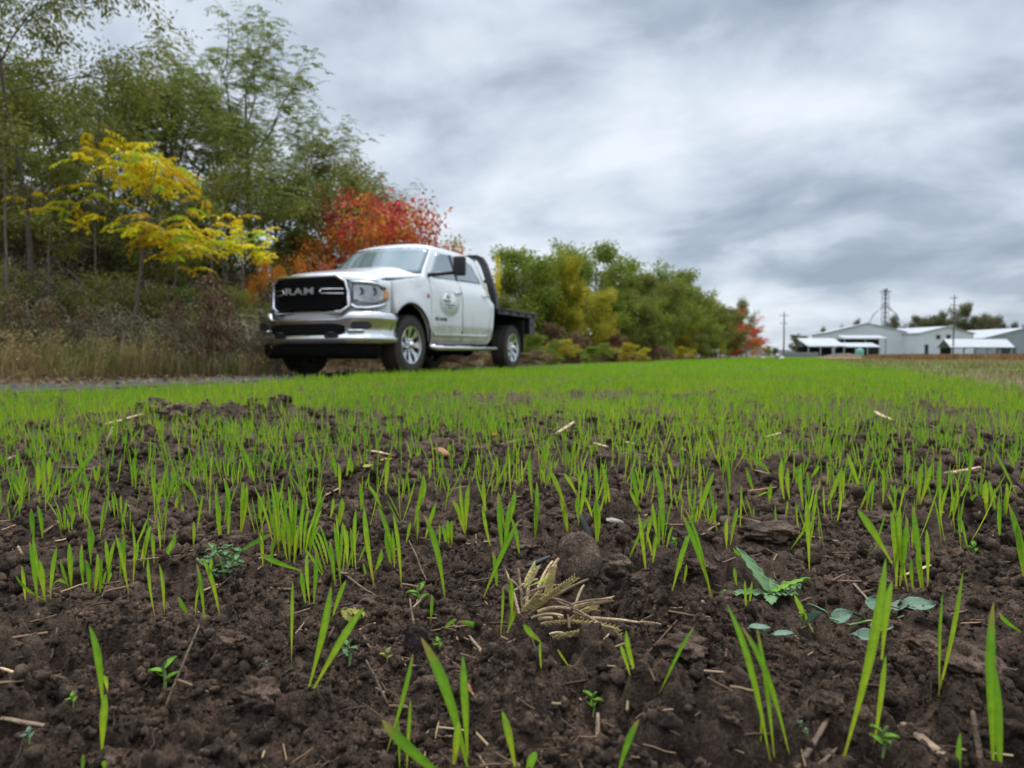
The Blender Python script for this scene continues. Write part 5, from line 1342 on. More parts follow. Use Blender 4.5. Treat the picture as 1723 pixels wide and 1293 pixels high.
bush('orange_shrub', mO, (M_TWIG, L_ORANGE), 448, 432, 12.8, 0, 1.4, 'small orange leafed shrub at the far side of the bonnet', 'small orange shrubs', 0.45)
bush('orange_shrub', mO, (M_TWIG, L_ORANGE), 482, 430, 13.4, 2, 1.4, 'small orange leafed shrub just above the front of the bonnet', 'small orange shrubs', 0.5)
bush('orange_shrub', mO, (M_TWIG, L_YGREEN), 745, 398, 19.0, 2, 1.4, 'green and gold shrub top above the rear of the cab roof', 'small orange shrubs', 0.5)
bush('orange_shrub', mO, (M_TWIG, L_YELLOW), 826, 432, 22.0, 1, 1.4, 'thin golden shrub top just right of the headache rack', 'small orange shrubs', 0.3)

# --- brush under the wood: brambles, dead stems, dry grass
def bramble(seed, w, h, nst, nlf, lsz=0.05):
    rg = np.random.default_rng(seed); segs = []; C = []
    for i in range(nst):
        a = rg.uniform(0, 2 * PI); r0 = w * 0.5 * rg.random() ** 0.5; b = np.array([math.cos(a) * r0, math.sin(a) * r0, -0.05])
        az = rg.uniform(0, 2 * PI); L = h * rg.uniform(0.8, 1.6); k = 9; t = np.linspace(0, 1, k)
        P = b + np.c_[np.cos(az) * L * 0.6 * t, np.sin(az) * L * 0.6 * t, h * rg.uniform(0.6, 1.1) * np.sin(t * PI * rg.uniform(0.45, 0.85))] + rg.normal(0, 0.02, (k, 3)).cumsum(0)
        segs.append((P, np.linspace(0.008, 0.003, k) * rg.uniform(0.7, 1.4)))
        C.append(P[2:])
    V, F = tubes_mesh(segs, 3)
    C = np.vstack(C); idx = rg.integers(0, len(C), nlf); P = C[idx] + rg.normal(0, 0.07, (nlf, 3))
    P[:, 2] = np.maximum(P[:, 2], 0.02)
    cl = perlin(P[:, 0] * 2.5 + seed, P[:, 2] * 2.5 + P[:, 1], seed % 30)
    L = leaf_quads(P, rg.normal(size=(nlf, 3)) + np.array([0, 0, 0.2]), lsz, rg, 0.5, 0.4, 0.45 + 0.5 * cl + rg.normal(0, 0.15, nlf))
    return np_mesh('stems', V, F, True), np_mesh('leaves', L[0], L[1], False, None, {'shade': L[2]})
def place_brush(nm, me, mats, px, d, rz, sc, label, cat, group, parts=('stems', 'leaves')):
    x, y, _ = at_depth(px, 598, d); o = empty(nm, (x, y, hz(x, y)), rz, label=label, cat=cat, group=group); o.scale = sc if isinstance(sc, tuple) else (sc,) * 3
    for n_, m_, mt in zip(parts, me, mats):
        c = bpy.data.objects.new(n_, m_); COL.objects.link(c); c.parent = o
        if not m_.materials: m_.materials.append(mt)
    return o
BR = [bramble(200 + i, 1.5, 1.05, 120, 2600) for i in range(3)]
BRG = [bramble(210 + i, 1.3, 0.8, 60, 3400, 0.065) for i in range(2)]
rgb_ = np.random.default_rng(8)
PLC = ['by the left frame edge', 'below the slim leaning trunk', 'left below the yellow tree', 'straight below the yellow tree', 'right below the yellow tree', 'behind the tall brown weeds', 'left of the truck lamps', 'close by the truck bonnet']
ROWN = ['front', 'second', 'third', 'rear']
k_ = 0
for row, (d0, hsc) in enumerate(((9.2, 0.75), (10.4, 1.0), (11.9, 1.25), (13.8, 1.35))):
    for i, px in enumerate((-20, 45, 105, 165, 228, 290, 350, 412)):
        d = d0 + 0.0042 * px + rgb_.uniform(-0.3, 0.3)
        g = rgb_.random() < 0.28
        me = (BRG[k_ % 2] if g else BR[k_ % 3]); k_ += 1
        if g: lab = f'leafy green-brown bramble {PLC[i]}, {ROWN[row]} row of the brush'
        else: lab = f'tangled grey-brown bramble {PLC[i]}, {ROWN[row]} row of the brush'
        place_brush('bramble', me, (M_TWIG, L_BRAMBLE), px + rgb_.uniform(-18, 18), d, rgb_.uniform(0, 6.28), (rgb_.uniform(0.9, 1.2), rgb_.uniform(0.9, 1.2), hsc * rgb_.uniform(0.8, 1.15)), lab, 'bramble', 'brambles under the wood')
for i, (px, d, w) in enumerate(((470, 14.6, 'behind the truck grille'), (520, 15.8, 'behind the middle of the bonnet'), (575, 16.5, 'behind the windscreen base'), (640, 17.5, 'seen under the truck cab'), (700, 18.0, 'behind the cab roof'), (760, 19.5, 'behind the rear door'))):
    place_brush('bramble', BR[i % 3], (M_TWIG, L_BRAMBLE), px, d, i, (1.3, 1.3, 1.2), f'dark bramble {w}', 'bramble', 'brambles under the wood')
# leafy scrub between the brambles
tSc = Tree(530, 1.3, spread=0.55, trunk_r=0.014, bare=0.1, nb=(11, 4, 2), up=0.6); mSc = tSc.meshes(tSc.leaves(16, 0.055, 0.16, shade_mu=0.5), 4)
for i, (px, d, s_, lm, w) in enumerate(((10, 9.0, 1.2, L_OLIVE, 'olive scrub bush at the left frame edge'), (78, 9.6, 1.0, L_BRAMBLE, 'grey-green scrub bush right of the slim leaning trunk'), (140, 10.0, 1.2, L_OLIVE, 'olive scrub bush left of the yellow tree foot'), (190, 10.6, 1.0, L_BRAMBLE, 'grey-green scrub bush at the yellow tree foot'),
    (262, 10.6, 1.1, L_OLIVE, 'olive scrub bush right of the yellow tree foot'), (330, 11.2, 1.2, L_LOCUST, 'bright scrub bush behind the tall brown weeds'), (398, 11.8, 1.2, L_OLIVE, 'olive scrub bush left of the truck lamps'), (425, 12.4, 1.0, L_LOCUST, 'bright scrub bush close to the truck lamps'),
    (45, 11.2, 1.5, L_BROWN, 'rust brown scrub bush between the trunks at the left'), (230, 12.2, 1.6, L_BRAMBLE, 'tall grey-green scrub bush high on the bank'), (120, 12.5, 1.5, L_BROWN, 'rust brown scrub bush high on the bank'), (300, 13.0, 1.7, L_OLIVE, 'tall olive scrub bush high on the bank'))):
    place_tree('scrub_bush', mSc, (M_TWIG, lm), px, d, i * 1.1, (s_, s_, s_ * 0.85), w, 'bush', 'scrub bushes on the bank')
# dry grass clumps
def grass_clump(seed, n, w, h, seedheads=True, wid=0.006, prof=PROF_FAR, lean=0.35, mu=0.5):
    rg = np.random.default_rng(seed); a = rg.uniform(0, 2 * PI, n); r0 = w * 0.5 * rg.random(n) ** 0.6
    P0 = np.c_[np.cos(a) * r0, np.sin(a) * r0, np.full(n, -0.03)]; hh = h * rg.uniform(0.45, 1.1, n)
    dr = np.c_[np.cos(a), np.sin(a), np.zeros(n)] * (hh * rg.uniform(0, lean, n))[:, None] + rg.normal(0, 0.12, (n, 3)) * hh[:, None] * np.array([1, 1, 0])
    P1 = P0 + dr + np.c_[np.zeros(n), np.zeros(n), hh]
    V, F, tt, sh = blades(P0, P1, np.full(n, wid) * rg.uniform(0.6, 1.4, n), -dr * 0.25, np.c_[-np.sin(a), np.cos(a), np.zeros(n)], np.zeros(n), np.clip(rg.normal(mu, 0.22, n), 0, 1), prof)
    if seedheads:
        m = n // 5; L = leaf_quads(np.repeat(P1[:m], 10, 0) + rg.normal(0, 0.03, (m * 10, 3)), rg.normal(0, 1, (m * 10, 3)) + np.array([0, 0, 1.5]), 0.03, rg, 0.5, 0.3, rg.uniform(0.5, 0.9, m * 10))
        return np_mesh('dry_grass', np.vstack([V, L[0]]), np.vstack([F, L[1] + len(V)]), False, None, {'shade': np.concatenate([sh, L[2]])})
    return np_mesh('dry_grass', V, F, False, None, {'shade': sh})
GC = [grass_clump(300 + i, 360, 0.95, 0.50, mu=0.45 + 0.10 * i, lean=0.7) for i in range(4)]
for m in GC: m.materials.append(L_DRY)
LFT = ['at the left frame edge', 'below the slim leaning trunk', 'between the frame edge and the yellow tree', 'left of the yellow tree foot', 'straight in front of the yellow tree', 'right of the yellow tree foot', 'beside the tall brown weeds', 'left of the truck bumper']
for row, (d0, hs) in enumerate(((8.0, 0.85), (8.9, 1.5))):
    for i, px in enumerate((-10, 42, 98, 150, 205, 262, 322, 405)):
        d = d0 + 0.0052 * px + rgb_.uniform(-0.15, 0.15); x, y, _ = at_depth(px + rgb_.uniform(-12, 12), 598, d)
        o = link('dry_grass_clump', GC[(i + row) % 4], None, None, (x, y, hz(x, y)), label=f'{"low" if row == 0 else "taller"} tan dry grass clump {LFT[i]}', cat='dry grass', group='dry grass clumps along the brush'); o.rotation_euler = (0, 0, rgb_.uniform(0, 6)); s_ = hs * rgb_.uniform(0.8, 1.2); o.scale = (1.1, 1.1, s_)
# tall brown weeds
def weed_stalk(seed):
    T = Tree(seed, 1.35, spread=0.12, trunk_r=0.009, bare=0.25, nb=(10, 2, 1), up=1.0); return T.meshes(T.leaves(9, 0.05, 0.08, shade_mu=0.5), 4)
WS = [weed_stalk(400 + i) for i in range(2)]
for i, (px, d, s_) in enumerate(((362, 9.6, 1.05), (352, 9.7, 0.85), (374, 9.8, 0.9), (344, 9.5, 0.6), (300, 9.5, 0.75), (140, 8.8, 0.6), (22, 8.3, 0.7), (84, 8.5, 0.65))):
    place_tree('tall_weed', WS[i % 2], (M_TWIG, L_BROWN), px, d, i * 1.7, s_, ['tallest brown dried weed stalk left of the truck', 'slender brown dried weed behind the tallest stalk', 'brown dried weed right of the tallest stalk', 'short brown weed left of the tallest stalk', 'brown weed stalk in the dry grass right of the yellow tree',
        'brown weed stalk between dry grass clumps left of the yellow tree', 'brown weed stalk near the left frame edge', 'brown weed stalk in front of the slim leaning trunk'][i], 'weed', 'tall dried weeds')

# --- tree row going away on the right of the truck
tG1, L1 = broad(501, 5.0, 24, 0.16, 0.38, 0.08, (13, 5, 3), 0.5, up=0.5); mG1 = tG1.meshes(L1, 5, 0.012)
tG2, L2 = broad(502, 5.0, 24, 0.17, 0.30, 0.05, (13, 5, 3), 0.5, up=0.6); mG2 = tG2.meshes(L2, 5, 0.012)
tG3, L3 = broad(503, 5.0, 19, 0.16, 0.34, 0.2, (11, 5, 3), 0.5, up=0.6); mG3 = tG3.meshes(L3, 5, 0.012)
ROWT = [  # px, top row, distance, width factor, mesh, leaves, label
 (878, 418, 26.5, 1.0, mG1, L_GREEN, 'round green tree just right of the flatbed with sky showing through'),
 (848, 445, 25.5, 0.7, mG3, L_OLIVE, 'thin olive tree directly behind the headache rack'),
 (908, 452, 27.5, 0.8, mG2, L_GREEN, 'small green tree between the round tree and the yellow one'),
 (958, 425, 27.0, 0.55, mG2, L_YGREEN, 'yellow topped tree standing in the green tree row'),
 (1000, 412, 34.0, 0.95, mG1, L_GREEN, 'highest green tree of the row right behind the yellow topped tree'),
 (965, 418, 37.0, 0.8, mG3, L_GREEN, 'green tree peeking over the yellow topped tree'),
 (1045, 455, 38.0, 1.0, mG2, L_OLIVE, 'olive tree right of the highest green tree'),
 (1088, 462, 41.0, 1.0, mG1, L_OLIVE, 'broad olive tree in the middle of the row'),
 (1128, 452, 48.0, 1.0, mG1, L_GREEN, 'domed green tree in the second half of the row'),
 (1100, 500, 36.0, 0.9, mG2, L_GREEN, 'low bright green tree in front of the domed one'),
 (1168, 484, 56.0, 1.0, mG2, L_GREEN, 'green tree where the row starts to drop'),
 (1190, 500, 64.0, 1.0, mG3, L_YGREEN, 'pale green tree left of the far red tree'),
 (1142, 520, 50.0, 0.9, mG2, L_YGREEN, 'low tree with gold leaves in front of the row'),
 (1212, 522, 76.0, 1.1, mG1, L_OLIVE, 'dull green tree beside the far red tree'),
 (1240, 504, 100.0, 0.9, mG3, L_OLIVE, 'last tall sparse tree behind the far red tree'),
 (1256, 545, 112.0, 1.2, mG1, L_OLIVE, 'low olive tree at the far end of the row'),
 (1228, 528, 84.0, 1.3, mG2, L_OLIVE, 'olive tree right behind the far scarlet tree'), (1180, 505, 60.0, 1.2, mG1, L_OLIVE, 'dull olive tree between the dropping row and the pale green tree'),
]
ROWT += [(px, top, d, w, me, lm, lab) for px, top, d, w, me, lm, lab in (
 (862, 500, 24.5, 1.0, mG1, L_OLIVE, 'low olive thicket tree behind the flatbed deck'), (925, 490, 27.0, 1.0, mG2, L_OLIVE, 'low olive tree between the round tree and the yellow one'), (985, 480, 29.5, 1.0, mG1, L_YGREEN, 'olive-gold low tree right under the yellow topped tree'),
 (1025, 485, 32.5, 1.0, mG3, L_GREEN, 'soft green low tree below the highest green tree'), (1065, 505, 34.0, 1.1, mG1, L_OLIVE, 'wide low olive tree left of the low bright green tree'), (1150, 478, 52.0, 1.1, mG3, L_OLIVE, 'dusty olive tree behind the low tree with gold leaves'),
 (1185, 535, 58.0, 1.1, mG1, L_GREEN, 'low green tree in front of the pale green one'), (1205, 545, 70.0, 1.2, mG2, L_OLIVE, 'low olive tree left of the far scarlet tree'))]
for i, (px, top, d, w, me, lm, lab) in enumerate(ROWT):
    h = H_at(top, d, px); s_ = h / 5.0; x, y, _ = at_depth(px, 598, d)
    o = empty('row_tree', (x, y, hz(x, y)), i * 1.9, label=lab, cat='tree', group='tree row along the field'); o.scale = (s_ * w, s_ * w, s_)
    for nm, m0, mt in zip(('trunk', 'crown'), me, (M_BARK, lm)):
        m_ = m0
        if nm == 'crown':
            key = m0.name + lm.name
            m_ = bpy.data.meshes.get('crown ' + lm.name + str(id(m0) % 9973)) or m0.copy(); m_.name = 'crown ' + lm.name + str(id(m0) % 9973)
            if not m_.materials: m_.materials.append(lm)
            elif m_.materials[0] != lm: m_.materials[0] = lm
        elif not m_.materials: m_.materials.append(mt)
        c = bpy.data.objects.new(nm, m_); COL.objects.link(c); c.parent = o
def far_bush(px, top, d, w, me, lm, name, label, cat, group=None, rz=0.0):
    h = H_at(top, d, px); s_ = h / 3.2; x, y, _ = at_depth(px, 598, d)
    o = empty(name, (x, y, hz(x, y)), rz, label=label, cat=cat, group=group); o.scale = (s_ * w, s_ * w, s_)
    for nm, m0, mt in zip(('trunk', 'crown'), me, (M_BARK, lm)):
        m_ = m0.copy(); m_.materials.clear(); m_.materials.append(mt); c = bpy.data.objects.new(nm, m_); COL.objects.link(c); c.parent = o
far_bush(1224, 520, 78, 1.2, ms1, L_RED, 'red_tree', 'far scarlet tree in the green row', 'tree', rz=1)
far_bush(1247, 540, 82, 1.3, ms2, L_RED, 'red_tree', 'smaller red tree just right of the far scarlet tree', 'tree', rz=2)
far_bush(1275, 568, 96, 0.9, ms2, L_ORANGE, 'orange_bush', 'far orange bush at the end of the tree row', 'bush', rz=3)
# shrubs in front of the row
tB = Tree(520, 1.5, spread=0.6, trunk_r=0.02, bare=0.05, nb=(12, 4, 3), up=0.5); mB = tB.meshes(tB.leaves(24, 0.09, 0.2, shade_mu=0.5), 4)
SH = [(905, 560, 20.5, L_GREEN, 'bright green shrub right beside the rear wheel'), (935, 572, 22.0, L_YGREEN, 'yellow-green shrub second from the rear wheel'), (975, 560, 25.0, L_BROWN, 'brown shrub below the yellow topped tree'),
      (935, 545, 24.5, L_BROWN, 'rusty tall shrub left of the yellow topped tree'), (1000, 578, 24.0, L_GREEN, 'low bright green shrub below the highest green tree'), (1040, 566, 29.0, L_MAROON, 'dark red low shrub in front of the row'),
      (1062, 578, 27.0, L_YGREEN, 'yellow-green low shrub right of the dark red one'), (1020, 556, 31.0, L_BROWN, 'russet shrub behind the dark red one'), (1110, 580, 34.0, L_BROWN, 'brown low shrub under the low bright green tree'),
      (1150, 584, 42.0, L_YGREEN, 'pale low shrub towards the far end of the row'), (885, 590, 18.6, L_BROWN, 'brown low shrub seen behind the rear wheel'), (1190, 586, 60.0, L_BROWN, 'far brown low shrub near the red trees'),
      (800, 575, 17.0, L_BROWN, 'brown shrub glimpsed under the flatbed'), (735, 590, 15.5, L_BROWN, 'brown shrub glimpsed under the cab'), (560, 592, 14.0, L_BROWN, 'brown shrub glimpsed under the front bumper')]
for i, (px, top, d, lm, lab) in enumerate(SH):
    h = max(H_at(top, d, px), 0.3); s_ = h / 1.5; x, y, _ = at_depth(px, 598, d)
    o = empty('shrub', (x, y, hz(x, y)), i * 2.1, label=lab, cat='shrub', group='shrubs in front of the tree row'); w_ = max(s_, 0.75); o.scale = (w_, w_, s_)
    for nm, m0, mt in zip(('stems', 'foliage'), mB, (M_TWIG, lm)):
        key = 'sh_' + nm + lm.name; m_ = bpy.data.meshes.get(key)
        if m_ is None: m_ = m0.copy(); m_.name = key; m_.materials.clear(); m_.materials.append(mt)
        c = bpy.data.objects.new(nm, m_); COL.objects.link(c); c.parent = o
# --- ground cover no one could count
def scatter(n, sfn, wid, h, rg, mat_, name, lab, mu=0.5, lean=0.3, prof=PROF_FAR, cat='ground cover'):
    x, y = sfn(n, rg); n = len(x); r = np.hypot(x, y)
    hh = h * rg.uniform(0.3, 1.15, n); a = rg.uniform(0, 2 * PI, n)
    cl = perlin(x * 1.1, y * 1.1, 71) + 0.5 * perlin(x * 4, y * 4, 72); hh = hh * np.clip(1 + 1.1 * cl, 0.25, 2)
    P0 = np.c_[x, y, height(x, y) - 0.01]; dr = np.c_[np.cos(a), np.sin(a), np.zeros(n)] * (hh * np.abs(rg.normal(0, lean * 1.6, n)))[:, None]
    P1 = P0 + dr + np.c_[np.zeros(n), np.zeros(n), hh]
    V, F, tt, sh = blades(P0, P1, wid * np.clip(r / 6, 1, 6) * rg.uniform(0.6, 1.4, n), -dr * 0.3, np.c_[-np.sin(a), np.cos(a), np.zeros(n)], np.zeros(n), np.clip(mu + 0.55 * perlin(x * 0.8 + 7, y * 0.8, 73) + rg.normal(0, 0.15, n), 0, 1), prof)
    link(name, np_mesh(name, V, F, False, None, {'shade': sh}), mat_, kind='stuff', label=lab, cat=cat)
rg7 = np.random.default_rng(70)
def band(s0, s1, q0, q1, edge=0.0):
    def f(n, rg):
        s = s0 * (s1 / s0) ** rg.random(n); q = rg.uniform(q0, q1, n); x, y = sq(s, q); k = (y > 1.2) & (np.abs(x / y) < 1.0); return x[k], y[k]
    return f
scatter(30000, band(2.2, 60, -9.0, -1.1), 0.006, 0.085, rg7, L_WEED, 'weedy_grass', 'mixed brown and green weedy ground cover right of the seeded strip', 0.55)
scatter(14000, band(1.5, 60, 7.6, 9.6), 0.007, 0.15, rg7, L_DRY, 'verge_grass', 'dry matted grass and leaf litter along the foot of the bank', 0.42, 0.8)
scatter(16000, band(3, 60, 8.8, 15.0), 0.010, 0.55, rg7, L_WEED, 'undergrowth', 'dim undergrowth on the wooded bank', 0.5, 0.5)
def litter_leaves():
    rg = np.random.default_rng(73); n = 9000; s = 1.5 * (45 / 1.5) ** rg.random(n); q = 5.6 + np.abs(rg.normal(1.6, 1.0, n)); x, y = sq(s, q)
    kk = (q > 7.2) | (rg.random(n) < 0.35); x, y, q = x[kk], y[kk], q[kk]; n = len(x)
    C = np.c_[x, y, height(x, y) + 0.035 * (q < 7.8) + 0.01]; D = rg.normal(size=(n, 3)) * np.array([1, 1, 0.3])
    L = leaf_quads(C, D, 0.05, rg, 0.7, 0.1, rg.uniform(0, 1, n)); link('leaf_litter', np_mesh('leaf_litter', L[0], L[1], False, None, {'shade': L[2]}), L_BROWN, kind='stuff', label='fallen brown leaves lying on the lane and its verge', cat='leaf litter')
litter_leaves()
def crop():
    rg = np.random.default_rng(74); n = 26000; y = rg.uniform(33.5, 62, n); x = y * rg.uniform(0.40, 0.95, n)
    k = (to_q(x, y) < -5) & (x / y > 0.415 + 0.02 * rg.random(n)); x, y = x[k], y[k]; n = len(x)
    hh = 0.36 * rg.uniform(0.7, 1.1, n); a = rg.uniform(0, 6.28, n); P0 = np.c_[x, y, np.full(n, -0.03) + height(x, y)]; P1 = P0 + np.c_[0.1 * np.cos(a), 0.1 * np.sin(a), hh]
    V, F, tt, sh = blades(P0, P1, np.full(n, 0.06) * rg.uniform(.6, 1.5, n), P0 * 0, np.c_[np.ones(n), rg.normal(0, .5, n), np.zeros(n)], np.zeros(n), np.clip(rg.normal(.5, .2, n), 0, 1), PROF_FAR)
    m_ = leaf_mat('ripe_crop', [(0, (0.14, 0.075, 0.035)), (0.5, (0.27, 0.16, 0.075)), (1, (0.40, 0.28, 0.13))], trans=0.2)
    link('ripe_crop', np_mesh('ripe_crop', V, F, False, None, {'shade': sh}), m_, kind='stuff', label='rust brown strip of ripe crop in front of the farm buildings', cat='crop')
crop()
# ---------------------------------------------------------------- the farm on the right, poles and elevator
def metal_siding(name, col, rib=2.2):
    m = mat(name, col, 0.5, 0.0, 0.06, 0.4); t = m.node_tree; b = t.nodes['Principled BSDF']
    tcn = N(t, 'ShaderNodeTexCoord'); w = N(t, 'ShaderNodeTexWave'); w.inputs['Scale'].default_value = rib; w.bands_direction = 'X'
    t.links.new(tcn.outputs['Object'], w.inputs['Vector']); bp = N(t, 'ShaderNodeBump'); bp.inputs['Distance'].default_value = 0.05; bp.inputs['Strength'].default_value = 0.5
    t.links.new(w.outputs['Color'], bp.inputs['Height']); t.links.new(bp.outputs[0], b.inputs['Normal']); return m
M_SIDE = metal_siding('white_siding', (0.64, 0.67, 0.69)); M_SIDEG = metal_siding('grey_siding', (0.30, 0.33, 0.36)); M_ROOFM = metal_siding('white_metal_roof', (0.41, 0.435, 0.455)); M_DARK = mat('dark_opening', (0.03, 0.03, 0.032), 0.9)
M_TRIM = mat('grey_trim', (0.30, 0.32, 0.33), 0.6); M_TEAL = mat('teal_plastic', (0.14, 0.40, 0.33), 0.5); M_GALV = mat('galvanised_steel', (0.24, 0.26, 0.28), 0.5, 0.3); M_WOOD = mat('weathered_pole', (0.07, 0.06, 0.052), 0.9, var=0.3)
M_BLOCK = mat('grey_block', (0.22, 0.22, 0.23), 0.9)
def barn(px, d, yaw, w, L, he, hr, label, sidem=M_SIDE, doors=(), wins=(), group=None, over=0.35, name='barn', slide=True):
    """px: where the near corner's gable centre is seen; gable faces the camera side; yaw turns the ridge"""
    x, y, _ = at_depth(px, 598, d)
    o = empty(name, (x, y, -0.1), yaw, label=label, cat='barn', group=group)
    body = MB(); P = [(-w / 2, 0), (w / 2, 0), (w / 2, he), (0, hr), (-w / 2, he)]
    body.prism(P, 0, L); body.build('wall', sidem, o)
    for s_ in (1, -1):
        n = Vector((s_ * (hr - he), 0, w / 2)).normalized() * 0.16
        a = Vector((0, 0, hr)) ; b_ = Vector((s_ * (w / 2 + over), 0, he - over * (hr - he) / (w / 2)))
        mb = MB(); V = []
        for yy in (-over, L + over):
            for q in (a, b_, b_ + n, a + n): V.append((q.x, yy, q.z + 0.02))
        mb.add(V, [(0, 1, 2, 3), (7, 6, 5, 4), (0, 4, 5, 1), (1, 5, 6, 2), (2, 6, 7, 3), (3, 7, 4, 0)]).build('roof', M_ROOFM, o)
    for (x0, x1, z0, z1, m_, nm) in doors + wins:
        f = MB().box(((x0 + x1) / 2, -0.06, (z0 + z1) / 2), (x1 - x0, 0.10, z1 - z0)).build(nm, m_, o)
        MB().box(((x0 + x1) / 2, -0.08, z1 + 0.12), (x1 - x0 + 0.4, 0.18, 0.16)).build('door_rail' if nm == 'door' else 'window_head', M_TRIM, f)
    return o
# big barn: gable towards the camera's left, long wall turned to the right
b1 = barn(1458, 178, math.radians(-14), 17.5, 26, 6.1, 8.3, 'big white metal barn with a low gable behind the lean-to roofs', doors=((-1.2, 1.2, 0, 2.4, M_TRIM, 'door'),), wins=())
for k in range(3):
    f = MB().box((8.80, 3.2 + k * 6.2, 2.9), (0.12, 5.0, 5.4)).build('sliding_door', M_SIDE, b1)
    MB().box((8.84, 3.2 + k * 6.2, 5.75), (0.16, 5.4, 0.2)).build('door_rail', M_TRIM, f)
b2 = barn(1592, 172, math.radians(10), 15.0, 34, 5.6, 7.2, 'second white barn with two small dark windows high in its gable', wins=((-2.8, -1.8, 4.3, 5.1, M_DARK, 'window'), (0.0, 1.0, 4.4, 5.2, M_DARK, 'window')), doors=((-5.9, -5.0, 0, 2.8, M_DARK, 'door'),))
b3 = barn(1722, 182, math.radians(4), 22.0, 20, 4.6, 7.2, 'grey barn at the right frame edge with a long sloping roof', M_SIDEG, wins=((3.0, 4.0, 3.0, 3.8, M_DARK, 'window'),))
# lean-to roofs on posts at the left of the big barn
def leanto(px, d, yaw, w, dep, h0, h1, label, name='open_shed', npost=4, wallm=None):
    x, y, _ = at_depth(px, 598, d); o = empty(name, (x, y, 0), yaw, label=label, cat='shed')
    mb = MB(); V = [(-w / 2, 0, h0), (w / 2, 0, h0), (w / 2 + dep * 0.25, dep, h1), (-w / 2 + dep * 0.25, dep, h1)]; V += [(a, b, c + 0.14) for a, b, c in V]
    mb.add(V, [(0, 1, 2, 3), (7, 6, 5, 4), (0, 4, 5, 1), (1, 5, 6, 2), (2, 6, 7, 3), (3, 7, 4, 0)]).build('roof', M_ROOFM, o)
    for i in range(npost): MB().box((-w / 2 + 0.3 + (w - 0.6) * i / (npost - 1), 0.15, h0 / 2), (0.2, 0.2, h0)).build('post', M_TRIM, o)
    MB().box((dep * 0.2, dep * 0.9, h0 / 2), (w * 0.98, 0.15, h0)).build('back_wall', wallm or M_DARK, o)
    return o
leanto(1391, 150, 0.12, 8.6, 8, 2.1, 3.9, 'white lean-to roof furthest left of the farm sheds', npost=4)
leanto(1450, 152, 0.08, 8.6, 6, 1.95, 2.9, 'lower lean-to roof in front of the big barn', npost=4)
leanto(1456, 165, 0.05, 10.4, 6, 4.1, 4.9, 'upper lean-to roof against the gable of the big barn', npost=3)
# long open shed with posts on the right
x, y, _ = at_depth(1652, 598, 128); o = empty('open_shed', (x, y, 0), 0.03, label='long open shed with bright white roof on dark posts before the second barn', cat='shed')
w, dp, he, hr = 11.2, 5.4, 1.75, 3.1
for s_ in (0, 1):
    mb = MB(); y0_, y1_ = (0, dp / 2) if s_ == 0 else (dp, dp / 2)
    V = [(-w / 2 - 0.3, y0_ - 0.3 * (1 - 2 * s_), he - 0.15), (w / 2 + 0.3, y0_ - 0.3 * (1 - 2 * s_), he - 0.15), (w / 2 + 0.3 + 0.0, y1_, hr), (-w / 2 - 0.3, y1_, hr)]; V = [(a + b * 0.22, b, c) for a, b, c in V]; V += [(a, b, c + 0.13) for a, b, c in V]
    mb.add(V, [(0, 1, 2, 3), (7, 6, 5, 4), (0, 4, 5, 1), (1, 5, 6, 2), (2, 6, 7, 3), (3, 7, 4, 0)]).build('roof', M_ROOFM, o)
for i in range(6): MB().box((-w / 2 + 0.15 + (w - 0.3) * i / 5, 0.1, he / 2), (0.26, 0.22, he)).build('post', M_TRIM, o)
for i in range(5):
    xx = -w / 2 + 0.15 + (w - 0.3) * i / 5; MB().tube([(xx + 0.1, 0.1, he - 0.5), (xx + 0.6, 0.1, he - 0.05)], 0.06, 4).build('brace', M_TRIM, o)
MB().prism([(w / 2 + 0.9, 0), (w / 2 + 0.95, 0), (w / 2 + 0.95, he), (w / 2 + 0.9, he)], 0.2, dp).build('end_wall', M_SIDEG, o)
MB().box((-w / 2 + 1.6, dp * 0.7, 0.8), (2.4, 0.2, 1.6)).build('back_panel', M_DARK, o)
# teal tank and small block wall
x, y, _ = at_depth(1447, 592, 120)
o = empty('tank', (x, y, 0), 0, label='small teal tank in front of the lean-to sheds', cat='tank')
MB().lathe([(0, 0.05), (0.55, 0.05), (0.62, 0.2), (0.62, 1.05), (0.5, 1.3), (0.2, 1.42), (0.16, 1.5), (0, 1.5)], 24, 'Z').build('tank_shell', M_TEAL, o, True)
x, y, _ = at_depth(1345, 598, 100)
tag(MB().box((0, 0, 0.3), (5.2, 0.4, 0.75)).build('low_wall', M_BLOCK, None, loc=(x, y, 0), bevel=0.02), 'low grey wall left of the sheds beyond the field', 'wall')
# earth heap / conveyor in front of the sheds
def mound(px, d, w, h, label, m):
    x, y, _ = at_depth(px, 598, d); mb = MB()
    mb.grid(lambda u, v: ((u - .5) * w, (v - .5) * w * 0.5, h * max(0, math.sin(PI * u)) ** 1.3 * math.sin(PI * v) + 0.12 * h * float(perlin(np.array([u * 9.0]), np.array([v * 6.0 + px]), 3)[0]) - 0.02), 24, 12)
    mb.build('earth_heap', m, None, True, loc=(x, y, 0), label=label, cat='heap')
mound(1420, 96, 7.5, 0.55, 'long low brown heap in front of the lean-to sheds', mat('rust_soil', (0.11, 0.08, 0.05), 0.95, var=0.3, vscale=2))
